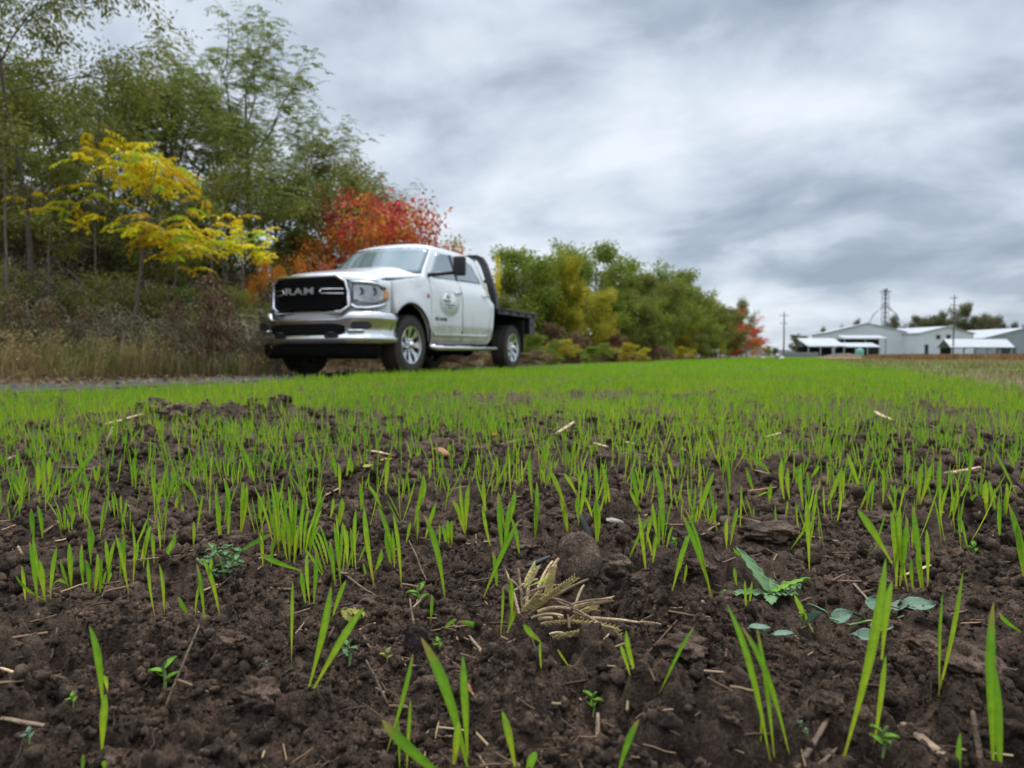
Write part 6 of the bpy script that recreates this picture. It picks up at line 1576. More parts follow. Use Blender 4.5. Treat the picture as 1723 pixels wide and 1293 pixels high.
# bucket elevator tower with guys
x, y, _ = at_depth(1488, 598, 215)
o = empty('grain_elevator', (x, y, 0), 0.3, label='tall thin grain elevator tower with stays above the big barn', cat='tower')
mb = MB(); Ht = 19.3
for a, b in ((-.7, -.7), (.7, -.7), (.7, .7), (-.7, .7)): mb.tube([(a, b, 0), (a, b, Ht)], 0.09, 4)
for i in range(14):
    z = i * Ht / 14; z2 = (i + 1) * Ht / 14
    mb.tube([(-.7, -.7, z), (.7, -.7, z2)], 0.07, 4); mb.tube([(.7, .7, z), (-.7, .7, z2)], 0.07, 4); mb.tube([(-.7, .7, z), (-.7, -.7, z2)], 0.07, 4); mb.tube([(.7, -.7, z), (.7, .7, z2)], 0.07, 4)
mb.build('lattice', M_GALV, o)
MB().box((0, 0, Ht / 2), (0.42, 0.42, Ht)).build('leg_casing', M_GALV, o)
MB().box((0, 0, Ht + 0.1), (2.6, 2.0, 0.18)).build('platform', M_GALV, o)
MB().lathe([(0, -0.4), (0.5, -0.4), (0.6, 0), (0.5, 0.4), (0, 0.4)], 16, 'Y', (0, 0, Ht + 0.6)).build('elevator_head', M_GALV, o)
for s_ in (1, -1): MB().tube([(0.5 * s_, 0, Ht - 4.2), (4.6 * s_, 0, 12.5), (7.4 * s_, 0, 5)], 0.13, 8).build('spout', M_GALV, o)
for i in range(4):
    a = PI / 4 + i * PI / 2; MB().tube([(0, 0, Ht - 3.0), (11 * math.cos(a), 11 * math.sin(a), 1.5)], 0.06, 4).build('stay_cable', M_GALV, o)
# poles
def pole(px, d, top, label, arms=2, rz=0.2):
    x, y, _ = at_depth(px, 598, d); h = CAM_H + (598 - top) * d / FPX
    o = empty('utility_pole', (x, y, -0.3), rz, label=label, cat='utility pole', group='wooden utility poles')
    MB().tube([(0, 0, 0), (0.02, 0, h * 0.5), (0, 0, h + 0.3)], [0.13, 0.11, 0.09], 10).build('pole', M_WOOD, o, True)
    for k in range(arms):
        a = MB().box((0, 0.12, h - 0.25 - 1.3 * k), (1.7 - 0.3 * k, 0.07, 0.08)).build('cross_arm', M_WOOD, o)
        for xx in (-0.75, -0.4, 0.4, 0.75): MB().lathe([(0, 0), (0.03, 0.02), (0.04, 0.10), (0.02, 0.16), (0, 0.16)], 8, 'Z', (xx * (1 - .15 * k), 0.12, h - 0.19 - 1.3 * k)).build('insulator', M_TRIM, a)
pole(1318.5, 118, 526, 'utility pole standing alone between the tree row and the sheds')
pole(1603.5, 128, 497, 'taller utility pole rising in front of the second barn')
# white things at the far end of the field
def sack(px, d, w, h, label, nm, m, cat):
    x, y, _ = at_depth(px, 598, d); rg = np.random.default_rng(int(px)); V, F = rock_variants(1, 3, int(px), 0.3)[0]
    z = hz(x, y) + h * 0.3
    me = np_mesh(nm, V * np.array([w / 2, w / 2, h / 2]), F, True); o = link(nm, me, m, None, (x, y, z), label=label, cat=cat)
M_SACK = mat('white_sheeting', (0.62, 0.60, 0.55), 0.6, var=0.15)
sack(1315, 46, 0.36, 0.34, 'bigger white bundle lying at the far end of the seeded strip', 'white_bundle', M_SACK, 'bundle')
sack(1310, 50, 0.5, 0.7, 'grey mottled bundle just behind the bigger white bundle', 'grey_bundle', mat('mottled_grey', (0.34, 0.30, 0.28), 0.8, var=0.6, vscale=9), 'bundle')
sack(1284, 52, 0.28, 0.22, 'small white bundle at the far end of the seeded strip', 'white_bundle', M_SACK, 'bundle')
# trees behind the farm
def ftree(px, top, d, w, me, lm, lab):
    h = CAM_H + (598 - top) * d / FPX; s_ = h / 5.0; x, y, _ = at_depth(px, 598, d)
    o = empty('farm_tree', (x, y, 0), px * 0.37, label=lab, cat='tree', group='trees behind the farm'); o.scale = (s_ * w, s_ * w, s_)
    for nm, m0, mt in zip(('trunk', 'crown'), me, (M_BARK, lm)):
        key = 'far_' + nm + lm.name + str(id(m0) % 9973); m_ = bpy.data.meshes.get(key)
        if m_ is None: m_ = m0.copy(); m_.name = key; m_.materials.clear(); m_.materials.append(mt)
        c = bpy.data.objects.new(nm, m_); COL.objects.link(c); c.parent = o
L_FAR = leaf_mat('leaf_far_olive', [(0, (0.07, 0.08, 0.035)), (0.5, (0.13, 0.145, 0.06)), (1, (0.24, 0.19, 0.09))], objvar=0.3)
L_FARB = leaf_mat('leaf_far_brown', [(0, (0.11, 0.09, 0.07)), (0.5, (0.17, 0.14, 0.11)), (1, (0.24, 0.19, 0.13))], objvar=0.3)
for a in ((1340, 563, 170, 1.0, mG1, L_FAR, 'low dark tree between the lone pole and the sheds'), (1356, 570, 160, 1.0, mG2, L_FAR, 'bush-like tree beside the left lean-to roof'), (1388, 551, 240, 0.8, mG3, L_FARB, 'brownish tree above the left lean-to roof'),
          (1420, 549, 250, 0.8, mG3, L_FARB, 'small brown tree left of the big barn ridge'), (1442, 538, 260, 0.7, mG3, L_FARB, 'pale brown tree beside the big barn gable'), (1497, 531, 260, 0.9, mG3, L_FAR, 'tree at the foot of the grain elevator'),
          (1545, 532, 230, 0.8, mG1, L_FAR, 'round dark tree between the big barn and the second barn'), (1572, 530, 235, 0.8, mG1, L_FAR, 'second round dark tree between the two white barns'), (1590, 524, 250, 0.8, mG3, L_FAR, 'thin tree behind the tall utility pole'),
          (1622, 511, 225, 0.85, mG2, L_FAR, 'largest olive tree behind the second barn roof'), (1650, 530, 235, 0.9, mG2, L_FAR, 'olive tree right of the largest one behind the second barn'), (1672, 534, 240, 0.9, mG1, L_FAR, 'olive tree above the end of the second barn roof'),
          (1700, 543, 250, 1.0, mG3, L_FARB, 'sparse tree above the grey barn'), (1720, 548, 255, 0.9, mG3, L_FAR, 'sparse tree above the grey barn at the frame edge'), (1305, 585, 200, 1.4, mG2, L_FAR, 'low hedge-like tree left of the lone pole'), (1292, 582, 150, 1.2, mG2, L_YGREEN, 'low yellowish tree right of the far orange bush')): ftree(*a)
# ---------------------------------------------------------------- straw, clods, weeds and other small things on the soil
M_STRAW = mat('straw', (0.26, 0.18, 0.11), 0.8, 0, 0.45, 90, bump=0.5, bscale=350); M_STRAWL = mat('pale_straw', (0.60, 0.44, 0.25), 0.7, 0, 0.35, 90, bump=0.5, bscale=350); M_STALK = mat('brown_stalk', (0.13, 0.085, 0.055), 0.8, 0, 0.3, 70, bump=0.4, bscale=200)
M_CHAFF = mat('rusty_chaff', (0.30, 0.14, 0.06), 0.8, 0, 0.3, 90); M_PEBBLE = mat('grey_pebble', (0.25, 0.21, 0.17), 0.5, 0, 0.12, 40, bump=0.2, bscale=120); M_CHAR = mat('black_stalk', (0.03, 0.028, 0.028), 0.7, 0, 0.3, 50)
M_PINK = mat('pink_seed', (0.55, 0.16, 0.12), 0.6)
rgd = np.random.default_rng(303)
def straw_mesh(name, L, r, bendy, rg, flat=0.6, n=6, split=False):
    k = 7; t = np.linspace(-0.5, 0.5, k)
    P = np.c_[t * L, rg.normal(0, bendy * L, k).cumsum() * 0.4, np.abs(rg.normal(0, bendy * L * 0.5, k))]
    V, F = tubes_mesh([(P, np.full(k, r) * np.r_[0.7, 1, 1, .95, .9, .85, .6])], n); V[:, 2] = V[:, 2] * 1.0
    c = V.copy(); c[:, 2] = (V[:, 2] - np.interp(V[:, 0], P[:, 0], P[:, 2])) * flat + np.interp(V[:, 0], P[:, 0], P[:, 2])
    ends = np.array([[*range(n)][::-1], [(k - 1) * n + j for j in range(n)]])
    return np_mesh(name, c, [F, ends], True)
def lay(o, x0, y0, x1, y1, lift=0.002):
    """rest a straight thing on the soil between two ground points"""
    z0, z1 = hz(x0, y0), hz(x1, y1); mx_, my_ = (x0 + x1) / 2, (y0 + y1) / 2; zm = hz(mx_, my_)
    z0 = max(z0, zm - 0.004); z1 = max(z1, zm - 0.004)
    o.location = (mx_, my_, (z0 + z1) / 2 + lift); d = Vector((x1 - x0, y1 - y0, z1 - z0)); o.rotation_euler = d.to_track_quat('X', 'Z').to_euler()
# traced straw and stalks: px0, py0, px1, py1, thickness px, material, label
STR = [(0, 1140, 70, 1148, 7, M_STRAWL, 'pale straw entering at the left frame edge'), (0, 1214, 112, 1232, 12, M_STRAW, 'thick tan stalk lying at the left frame edge near the bottom'), (42, 1140, 66, 1128, 4, M_STRAWL, 'short straw crossing the pale straw at the left edge'),
 (276, 1198, 336, 1052, 6, M_STRAW, 'slanting dark twig standing in the foreground soil'), (310, 1070, 324, 1085, 3, M_STRAW, 'tiny side twig on the slanting dark twig'), (84, 1115, 95, 1057, 6, M_STALK, 'brown stalk fragment on the bare soil at the left'),
 (92, 1140, 160, 1155, 6, M_STALK, 'curved brown root lying left of the tallest left seedling'), (215, 968, 370, 930, 5, M_STRAW, 'long thin straw leading to the feathery weed'), (30, 920, 42, 948, 6, M_STRAW, 'bent tan straw at the left edge among the tufts'),
 (480, 1040, 525, 1025, 5, M_STRAW, 'short straw between two seedlings in the centre left'), (484, 1085, 520, 1040, 4, M_STRAW, 'thin straw crossing below the short straw'), (515, 1065, 522, 1042, 6, M_STALK, 'stub of stalk left of the yellow fallen leaf'),
 (632, 1160, 684, 1192, 6, M_STRAW, 'straw lying beside the square-cut lump'), (618, 1110, 655, 1190, 5, M_STALK, 'brown twig crossing the straw beside the square-cut lump'), (605, 1065, 640, 1115, 4, M_STALK, 'thin dark twig above the crossing twigs'),
 (688, 910, 720, 985, 4, M_STRAW, 'upright forked straw left of the bright curved blade'), (690, 1008, 697, 1060, 4, M_STRAW, 'short upright straw above the square-cut lump'), (560, 955, 632, 1005, 5, M_STALK, 'dark straw running down to the right of the open tuft'),
 (790, 1072, 828, 1118, 6, M_STRAW, 'flat split straw in front of the dead straw tuft'), (848, 1090, 868, 1078, 7, M_STALK, 'chip of stalk below the dead straw tuft'), (738, 1022, 815, 1040, 4, M_STRAW, 'thin straw left of the dead straw tuft'),
 (786, 1155, 802, 1180, 9, M_CHAFF, 'flat rusty flake in the foreground centre'), (1004, 1258, 1006, 1200, 9, M_STRAW, 'tan split straw hanging below the curled pea seedling'), (1108, 1018, 1090, 1185, 4, M_STALK, 'x') ,
 (1340, 1300, 1395, 1215, 13, M_STALK, 'split brown stalk leaning up from the bottom edge'), (1360, 1310, 1410, 1262, 9, M_STALK, 'second split brown stalk beside the first'), (1520, 1228, 1602, 1292, 22, M_STRAW, 'big flat brown straw at the bottom right'),
 (1635, 1196, 1650, 1290, 11, M_STALK, 'dark upright stub at the bottom right'), (1100, 1040, 1148, 1028, 6, M_STRAW, 'short straw right of the branching dry stem'), (1620, 965, 1508, 978, 7, M_STRAWL, 'x'),
 (1515, 975, 1620, 935, 8, M_STRAWL, 'pale straw lying behind the oval leaves'), (1600, 957, 1700, 948, 6, M_STALK, 'dark straw at the right by the frame edge'), (1436, 984, 1468, 1020, 5, M_STRAW, 'thin reddish straw slanting behind the oval leaves'),
 (1385, 984, 1450, 982, 8, M_STALK, 'flat brown bark strip behind the oval leaves'), (1615, 1052, 1672, 1048, 6, M_STRAW, 'straw to the right of the oval leaves'), (1560, 1045, 1630, 1030, 6, M_STALK, 'straw under the last oval leaf'),
 (1130, 1095, 1178, 1085, 4, M_STRAW, 'x'), (1180, 905, 1232, 860, 5, M_STRAW, 'thin straw rising behind the crossed blades'), (1240, 880, 1318, 897, 9, M_STALK, 'broad brown straw behind the crossed blades'), (1360, 905, 1412, 914, 6, M_STRAW, 'straw to the right of the crossed blades'),
 (1560, 850, 1650, 898, 5, M_CHAFF, 'long rusty stem arching down on the right'), (1640, 880, 1655, 845, 5, M_STRAW, 'upright tan stalk right of the rusty stem'), (1590, 802, 1655, 790, 10, M_STRAWL, 'thick pale straw in the middle distance right'),
 (1050, 748, 1155, 762, 8, M_STRAWL, 'long pale straw across the middle distance'), (962, 760, 1010, 752, 6, M_STRAW, 'straw left of the long pale straw'), (1000, 750, 1022, 756, 8, M_STRAWL, 'short thick straw touching the long pale straw'),
 (876, 810, 914, 832, 6, M_STRAWL, 'clean pale straw behind the slim blades in the centre'), (865, 822, 888, 836, 9, M_STALK, 'grey-brown stalk piece beside the clean pale straw'), (800, 856, 878, 838, 6, M_STRAW, 'straw under the clean pale straw'), (935, 736, 966, 714, 9, M_STRAWL, 'pale husk high among the distant blades'),
 (618, 762, 655, 770, 9, M_STRAWL, 'pale chunky straw in the middle left'), (655, 770, 686, 772, 6, M_STRAW, 'thin straw after the chunky one'), (738, 765, 752, 776, 20, M_CHAFF, 'flat reddish chip of bark on the bare soil'), (840, 755, 880, 742, 7, M_STRAW, 'straw left of the long pale straw pair'),
 (175, 720, 240, 700, 8, M_STRAWL, 'pale stalk beside the far earth heap'), (180, 745, 190, 718, 6, M_STRAWL, 'bent pale straw standing before the far heap'), (0, 782, 26, 770, 8, M_STRAW, 'flat straw at the left frame edge in the middle distance'), (100, 790, 180, 796, 8, M_STALK, 'brown stalk under the left tufts'),
 (545, 840, 574, 822, 5, M_STRAWL, 'pale straw right of the biggest dense tuft'), (70, 910, 100, 880, 6, M_STRAW, 'straw at the foot of the left tufts'), (92, 915, 135, 905, 5, M_STRAWL, 'second straw at the foot of the left tufts'), (215, 860, 260, 882, 4, M_STRAW, 'thin straw right of the stubby tuft'),
 (1270, 795, 1330, 815, 7, M_STRAW, 'straw mat fragment in the middle right'), (1255, 830, 1320, 822, 6, M_CHAFF, 'rusty straw fragment in the middle right'), (1290, 740, 1330, 728, 7, M_STRAWL, 'pale straw among the right blades'), (1470, 700, 1500, 712, 8, M_STRAWL, 'pale straw high on the right'),
 (1458, 940, 1470, 925, 4, M_STRAW, 'x'), (1310, 1000, 1322, 975, 3, M_STRAW, 'x'), (1500, 1262, 1525, 1240, 5, M_CHAFF, 'x')]
for (a, b, c, d, w, m, lab) in STR:
    if lab == 'x': continue
    up = abs(d - b) > 1.6 * abs(c - a) and abs(d - b) > 25
    (xa, ya, za), (xb, yb, zb) = ground_at(a, b), ground_at(c, d)
    if up:                                             # it stands or leans instead of lying flat
        fx, fy = (a, b) if b > d else (c, d); tx_, ty_ = (c, d) if b > d else (a, b); gx, gy, gz = ground_at(fx, fy); p1 = at_depth(tx_, ty_, gy + 0.02)
        L = math.dist((gx, gy, gz), p1); o = link('stalk', straw_mesh('stalk', L, w / FPX * gy * 0.5, 0.02, rgd), m, None, label=lab, cat='stalk')
        o.location = ((gx + p1[0]) / 2, (gy + p1[1]) / 2, (gz + p1[2]) / 2); o.rotation_euler = Vector((p1[0] - gx, p1[1] - gy, p1[2] - gz)).to_track_quat('X', 'Z').to_euler()
    else:
        L = math.hypot(xb - xa, yb - ya)
        if L > 0.25 and ya < 1.6: s_ = 0.25 / L; xb, yb = xa + (xb - xa) * s_, ya + (yb - ya) * s_; L = 0.25
        o = link('straw', straw_mesh('straw', L, w / FPX * ya * 0.5, 0.008, rgd, 0.45), m, None, label=lab, cat='straw'); lay(o, xa, ya, xb, yb, w / FPX * ya * 0.4)
# straw bits no one could count
def straw_bits():
    rg = np.random.default_rng(88); V = []; F = []; S = []; off = 0; n = 2600
    d = 0.4 * (5.0 / 0.4) ** rg.random(n); a = rg.uniform(-.8, .8, n); x = d * np.sin(a); y = d * np.cos(a)
    k = (perlin(x * 2.6, y * 2.6, 91) + rg.normal(0, .25, n) > 0.02); x, y = x[k], y[k]; n = len(x); z = height(x, y)
    for i in range(n):
        L = rg.uniform(0.006, 0.03) * (1 + 0.25 * y[i]) * (1.8 if rg.random() < 0.08 else 1); az = rg.uniform(0, 2 * PI); r = rg.uniform(0.0005, 0.0012) * (1 + 0.4 * y[i]); t = np.linspace(-.5, .5, 4)
        P = np.c_[x[i] + math.cos(az) * L * t, y[i] + math.sin(az) * L * t, z[i] + 0.003 + rg.normal(0, .15) * L * t + rg.normal(0, 0.0003, 4)]
        v, f = tubes_mesh([(P, np.full(4, r))], 4); V.append(v); F.append(f + off); off += len(v); S.append(np.full(len(v), rg.random()))
    m_ = leaf_mat('straw_bits', [(0, (0.06, 0.04, 0.03)), (0.45, (0.13, 0.085, 0.055)), (0.8, (0.25, 0.17, 0.10)), (1, (0.44, 0.33, 0.20))], trans=0.05, rough=0.8)
    link('straw_bits', np_mesh('straw_bits', np.vstack(V), np.vstack(F), True, None, {'shade': np.concatenate(S)}), m_, kind='stuff', label='small bits of straw and root scattered through the soil', cat='straw')
    # thin hair roots
    V = []; F = []; off = 0; segs = []
    for i in range(600):
        d = 0.42 * (1.7 / 0.42) ** rg.random(); a = rg.uniform(-.75, .75); x0, y0 = d * math.sin(a), d * math.cos(a); az = rg.uniform(0, 6.28); L = rg.uniform(0.01, 0.035); k = 5
        c = rg.normal(0, 1.0); th = az + c * np.linspace(0, 1, k); xs = x0 + np.cumsum(np.cos(th)) * L / k; ys = y0 + np.cumsum(np.sin(th)) * L / k
        P = np.c_[xs, ys, height(xs, ys) + 0.002 + 0.004 * np.sin(np.linspace(0, PI, k)) * rg.random()]; segs.append((P, np.full(k, 0.00028)))
    v, f = tubes_mesh(segs, 3); link('hair_roots', np_mesh('hair_roots', v, f, True), M_STALK, kind='stuff', label='fine dry roots lying over the soil crumbs', cat='roots')
straw_bits()
# clods: each its own thing
def clod(px, py, w, h, seed, label, amp=0.3, col=(0.108, 0.074, 0.053), flat=1.0, sink=0.3, sub=4, rz=0.0, tilt=0.0, group=None):
    x, y, z = ground_at(px, py); rx = w / FPX * y / 2; rz_ = h / FPX * y / 2
    V, F = rock_variants(1, sub, seed, amp)[0]; ext = np.abs(V).max(0); V = V / ext * np.array([rx, rx * flat, rz_])
    V = V + 0.0010 * np.stack([perlin(V[:, 0] * 260 + i, V[:, 1] * 260 + V[:, 2] * 200, 40 + i) for i in range(3)], -1)
    o = link('soil_clod', np_mesh('soil_clod', V, F, True, None, {'col': np.tile(np.array([col]), (len(V), 1))}), M_SOIL, None, (x, y + rx * flat * 0.3, z + rz_ * (1 - 2 * sink) + 0.0), label=label, cat='clod', group=group)
    o.rotation_euler = (tilt, 0, rz); return o
clod(976, 975, 82, 92, 11, 'round flat clod standing on edge behind the dead straw tuft', 0.10, (0.15, 0.105, 0.075), 0.55, 0.12, 5, 0.25, -0.25)
clod(1040, 968, 62, 46, 12, 'lumpy clod right of the round flat clod', 0.30, (0.135, 0.10, 0.075), 0.8, 0.2, 5)
clod(1080, 985, 50, 34, 13, 'smaller lumpy clod furthest right of the round flat clod', 0.30, sub=5)
clod(700, 1095, 46, 62, 14, 'square-cut lump of soil with a ridged face', 0.12, (0.050, 0.037, 0.031), 0.7, 0.3, 5)
CL = [(745, 900, 46, 26, 'flat crusty clod in front of the slender blades'), (1300, 905, 110, 44, 'wide crusty clod behind the leafy rosette'), (1265, 930, 56, 26, 'thin slab of soil behind the leafy rosette'), (1480, 880, 60, 30, 'dark clod left of the right-hand dense shoots'),
      (390, 915, 56, 34, 'dark mound of crumbs behind the feathery weed'), (620, 1020, 50, 30, 'small clod under the yellow fallen leaf'), (1040, 1060, 44, 24, 'low clod right below the dead straw tuft'), (1150, 1100, 100, 46, 'long smooth hump of soil behind the bottom seedlings'),
      (1235, 1215, 40, 26, 'rounded clod by the three tall blades'), (430, 1180, 90, 60, 'pale smooth lump at the centre left foreground'), (380, 1085, 70, 36, 'pale flat-topped lump behind the slanting dark twig'), (1640, 1130, 120, 70, 'large dark clod at the right frame edge'),
      (1400, 1195, 60, 40, 'clod leaning on the split brown stalk'), (1570, 1100, 80, 40, 'crusty brown clod below the oval leaves'), (1220, 1010, 50, 26, 'clod left of the leafy rosette'), (1345, 960, 54, 30, 'round clod behind the leafy rosette to the right'),
      (70, 850, 60, 26, 'flat dark clod left of the bushy tuft'), (240, 760, 54, 30, 'clod in front of the far heap'), (300, 700, 70, 36, 'largest lump on the far earth heap'), (255, 690, 60, 34, 'left lump on the far earth heap'), (215, 935, 40, 20, 'flat clod among the short shoots'),
      (1080, 890, 44, 26, 'dark clod right of the grey pebble'), (940, 870, 50, 24, 'crumbly clod left of the grey pebble'), (880, 925, 60, 24, 'low clod behind the dead straw tuft on the left'), (1420, 860, 50, 26, 'rough clod between the right-hand seedlings'), (1180, 960, 60, 30, 'clod between the round flat clod and the rosette'),
      (1480, 985, 60, 26, 'small ridge clod behind the creeping plant'), (650, 1240, 70, 44, 'grainy clod at the bottom between wide blades'), (820, 1280, 60, 30, 'half-buried clod at the bottom centre'), (180, 1290, 90, 50, 'large half-buried clod in the bottom left corner')]
for i, (px, py, w, h, lab) in enumerate(CL): clod(px, py, w, h, 500 + i, lab, 0.34, tuple(np.array((0.108, 0.074, 0.053)) * rgd.uniform(0.85, 1.25)), rgd.uniform(0.6, 1.0), 0.36, 4 if w < 60 else 5, rgd.uniform(-.5, .5))
# grey pebble (long, with a nose) and pink seeds
x, y, z = ground_at(1032, 884)
V, F = rock_variants(1, 4, 61, 0.05)[0]; V = V * np.array([0.018, 0.010, 0.0085]); V[:, 0] -= 0.006 * np.exp(-((V[:, 0] + 0.016) / 0.006) ** 2) * 1.2; V[:, 2] *= np.where(V[:, 0] < -0.006, 0.62, 1.0)
o = link('pebble', np_mesh('pebble', V, F, True), M_PEBBLE, None, (x, y, z + 0.006), label='smooth grey pebble with a narrow end lying behind the round flat clod', cat='pebble'); o.rotation_euler = (0, 0.15, -0.2)
for px, py, lab in ((992, 880, 'pink seed left of the grey pebble'), (989, 940, 'pink seed stuck on the round flat clod')):
    x, y, z = ground_at(px, py); V, F = rock_variants(1, 3, 62, 0.05)[0]; o = link('seed', np_mesh('seed', V * np.array([0.0016, 0.0016, 0.004]), F, True), M_PINK, None, (x, y - (0.012 if py > 900 else 0), z + (0.018 if py > 900 else 0.003)), label=lab, cat='seed')
# black charred stalks by the round clod
for px0, py0, px1, py1, w, lab in ((975, 870, 1000, 925, 17, 'black charred stalk standing behind the round flat clod'), (885, 958, 925, 940, 12, 'black flat stalk lying left of the round flat clod')):
    gx, gy, gz = ground_at(*((px1, py1) if py1 > py0 else (px0, py0))); p1 = at_depth(*((px0, py0) if py1 > py0 else (px1, py1)), gy + 0.02)
    L = math.dist((gx, gy, gz), p1); o = link('charred_stalk', straw_mesh('charred_stalk', L, w / FPX * gy * 0.5, 0.01, rgd, 0.5), M_CHAR, None, label=lab, cat='stalk')
    o.location = ((gx + p1[0]) / 2, (gy + p1[1]) / 2, (gz + p1[2]) / 2 + 0.003); o.rotation_euler = Vector((p1[0] - gx, p1[1] - gy, p1[2] - gz)).to_track_quat('X', 'Z').to_euler()
# dead straw tuft with seed spikes: one plant
M_SPIKE = mat('seed_spike', (0.50, 0.39, 0.15), 0.7, 0, 0.35, 120, bump=0.6, bscale=300)
gx, gy, gz = ground_at(905, 1045)
ST = empty('dead_grass_tuft', (gx, gy, gz), 0, label='dead straw tuft with yellow-green seed spikes lying in the middle foreground', cat='grass tuft')
def tuft_piece(nm, p0, p1, w, m, spike=False, mid=(0, 0, 0), d0=0.0, d1=0.0):
    a = np.array(at_depth(p0[0], p0[1], gy + d0)) - np.array([gx, gy, gz]); b = np.array(at_depth(p1[0], p1[1], gy + d1)) - np.array([gx, gy, gz]); k = 14; t = np.linspace(0, 1, k)[:, None]
    P = a * (1 - t) + b * t + np.array(mid) * 4 * t * (1 - t); r = w / FPX * gy / 2 * (0.74 if spike else 0.9)
    if not spike:
        V, F = tubes_mesh([(P, np.full(k, r) * np.linspace(1, 0.7, k))], 6); o = link(nm, np_mesh(nm, V, F, True), m, ST); return o
    V, F = tubes_mesh([(P, np.full(k, r * 0.4))], 5)
    rg = rgd; n = 34; u = np.repeat(np.linspace(0.05, 0.98, n // 2), 2); C = a + (b - a) * u[:, None] + np.array(mid) * (4 * u * (1 - u))[:, None]; T = (b - a) / np.linalg.norm(b - a)
    S = np.cross(T, [0, 1, 0.2]); S /= np.linalg.norm(S); sg = np.tile([1, -1], n // 2)[:, None]
    Vg, Fg = rock_variants(1, 1, 7, 0.05)[0]; VV = [V]; FF = [np.c_[F]]; F3 = []; off = len(V)
    for i in range(n):
        X = T * 0.9 + S * sg[i] * 0.5; X /= np.linalg.norm(X); Y = np.cross(X, [0.1, 1, 0]); Y /= np.linalg.norm(Y); Z = np.cross(X, Y)
        L = r * 2.2; w_ = r * 0.62 * (1 - 0.5 * u[i] ** 3); VV.append(C[i] + S * sg[i] * r * 0.45 + (Vg[:, :1] * L * X + Vg[:, 1:2] * w_ * Y + Vg[:, 2:3] * w_ * Z)); F3.append(Fg + off); off += len(Vg)
    return link(nm, np_mesh(nm, np.vstack(VV), [F, np.vstack(F3)], True), m, ST)
for p0, p1, w, m, d0, d1 in (((873, 1033), (850, 960), 8, M_STRAWL, 0, .03), ((880, 1030), (872, 958), 7, M_STRAW, 0, .03), ((868, 1030), (846, 950), 6, M_STRAW, 0, .0), ((885, 1028), (890, 985), 8, M_STRAWL, 0, .01), ((880, 1010), (935, 985), 6, M_STRAWL, 0.01, .02), ((885, 1000), (960, 985), 6, M_STRAW, .01, .01),
   ((900, 1015), (940, 940), 9, M_STRAWL, .02, .04), ((905, 990), (930, 945), 7, M_STRAWL, .02, .05), ((890, 1035), (990, 975), 7, M_STRAW, .01, -.01), ((905, 1030), (960, 1025), 7, M_STRAWL, 0, -.01), ((895, 1040), (948, 1037), 6, M_STRAWL, 0, -.02), ((910, 1008), (965, 1020), 6, M_STRAW, 0, -.01),
   ((860, 1000), (905, 975), 5, M_STRAWL, .02, .03), ((855, 975), (880, 1000), 5, M_STRAW, .02, .0), ((905, 1042), (1075, 1048), 8, M_STRAWL, 0, .03), ((930, 1028), (1030, 1008), 5, M_STRAW, 0, .0), ((935, 1012), (1045, 1075), 5, M_STRAW, 0, -.03), ((965, 1030), (1035, 1070), 5, M_STRAWL, 0, -.03), ((925, 1068), (960, 1072), 5, M_STRAWL, -.03, -.03), ((958, 1058), (955, 1035), 6, M_STALK, -.03, -.01), ((968, 1020), (983, 985), 6, M_STRAWL, .02, .03)):
    tuft_piece('dry_stem', p0, p1, w, m, False, (0, 0, 0.003), d0, d1)
for p0, p1, w, m, d0, d1 in (((885, 985), (902, 953), 14, M_SPIKE, .0, .01), ((920, 1010), (930, 955), 13, M_SPIKE, 0, .0), ((893, 1025), (968, 972), 12, M_SPIKE, 0, -.02), ((882, 1028), (908, 1000), 12, M_SPIKE, -.01, -.02), ((955, 1048), (1005, 1026), 11, M_SPIKE, 0, .0), ((965, 1022), (1030, 1008), 11, M_STRAWL, .01, .03),
   ((930, 1073), (1042, 1072), 12, M_SPIKE, -.03, -.03), ((910, 1050), (1040, 1058), 9, M_SPIKE, -.02, -.02), ((975, 1062), (1040, 1066), 12, M_SPIKE, -.03, -.035), ((965, 1025), (1042, 1072), 9, M_STRAWL, .0, -.03), ((1075, 1048), (1160, 1074), 9, M_STRAWL, .03, -.01), ((1075, 1048), (1146, 1030), 7, M_STRAW, .03, .06)):
    tuft_piece('seed_spike', p0, p1, w, m, True, (0, 0, 0.004 if p0[1] > 1040 else 0.0), d0, d1)
for b in (((862, 1050), (855, 975), 7), ((853, 1065), (867, 1022), 6), ((893, 985), (925, 970), 6), ((862, 1030), (858, 972), 6)):
    a0 = np.array(at_depth(b[0][0], b[0][1], gy - 0.01)); a1 = np.array(at_depth(b[1][0], b[1][1], gy)); link('green_blade', blade_mesh('green_blade', [dict(p0=a0, p1=a1, w=b[2] / FPX * gy, t0=0.15, shade=0.1, bend=(0.002, 0, 0))], (gx, gy, gz)), M_BLADE, ST)
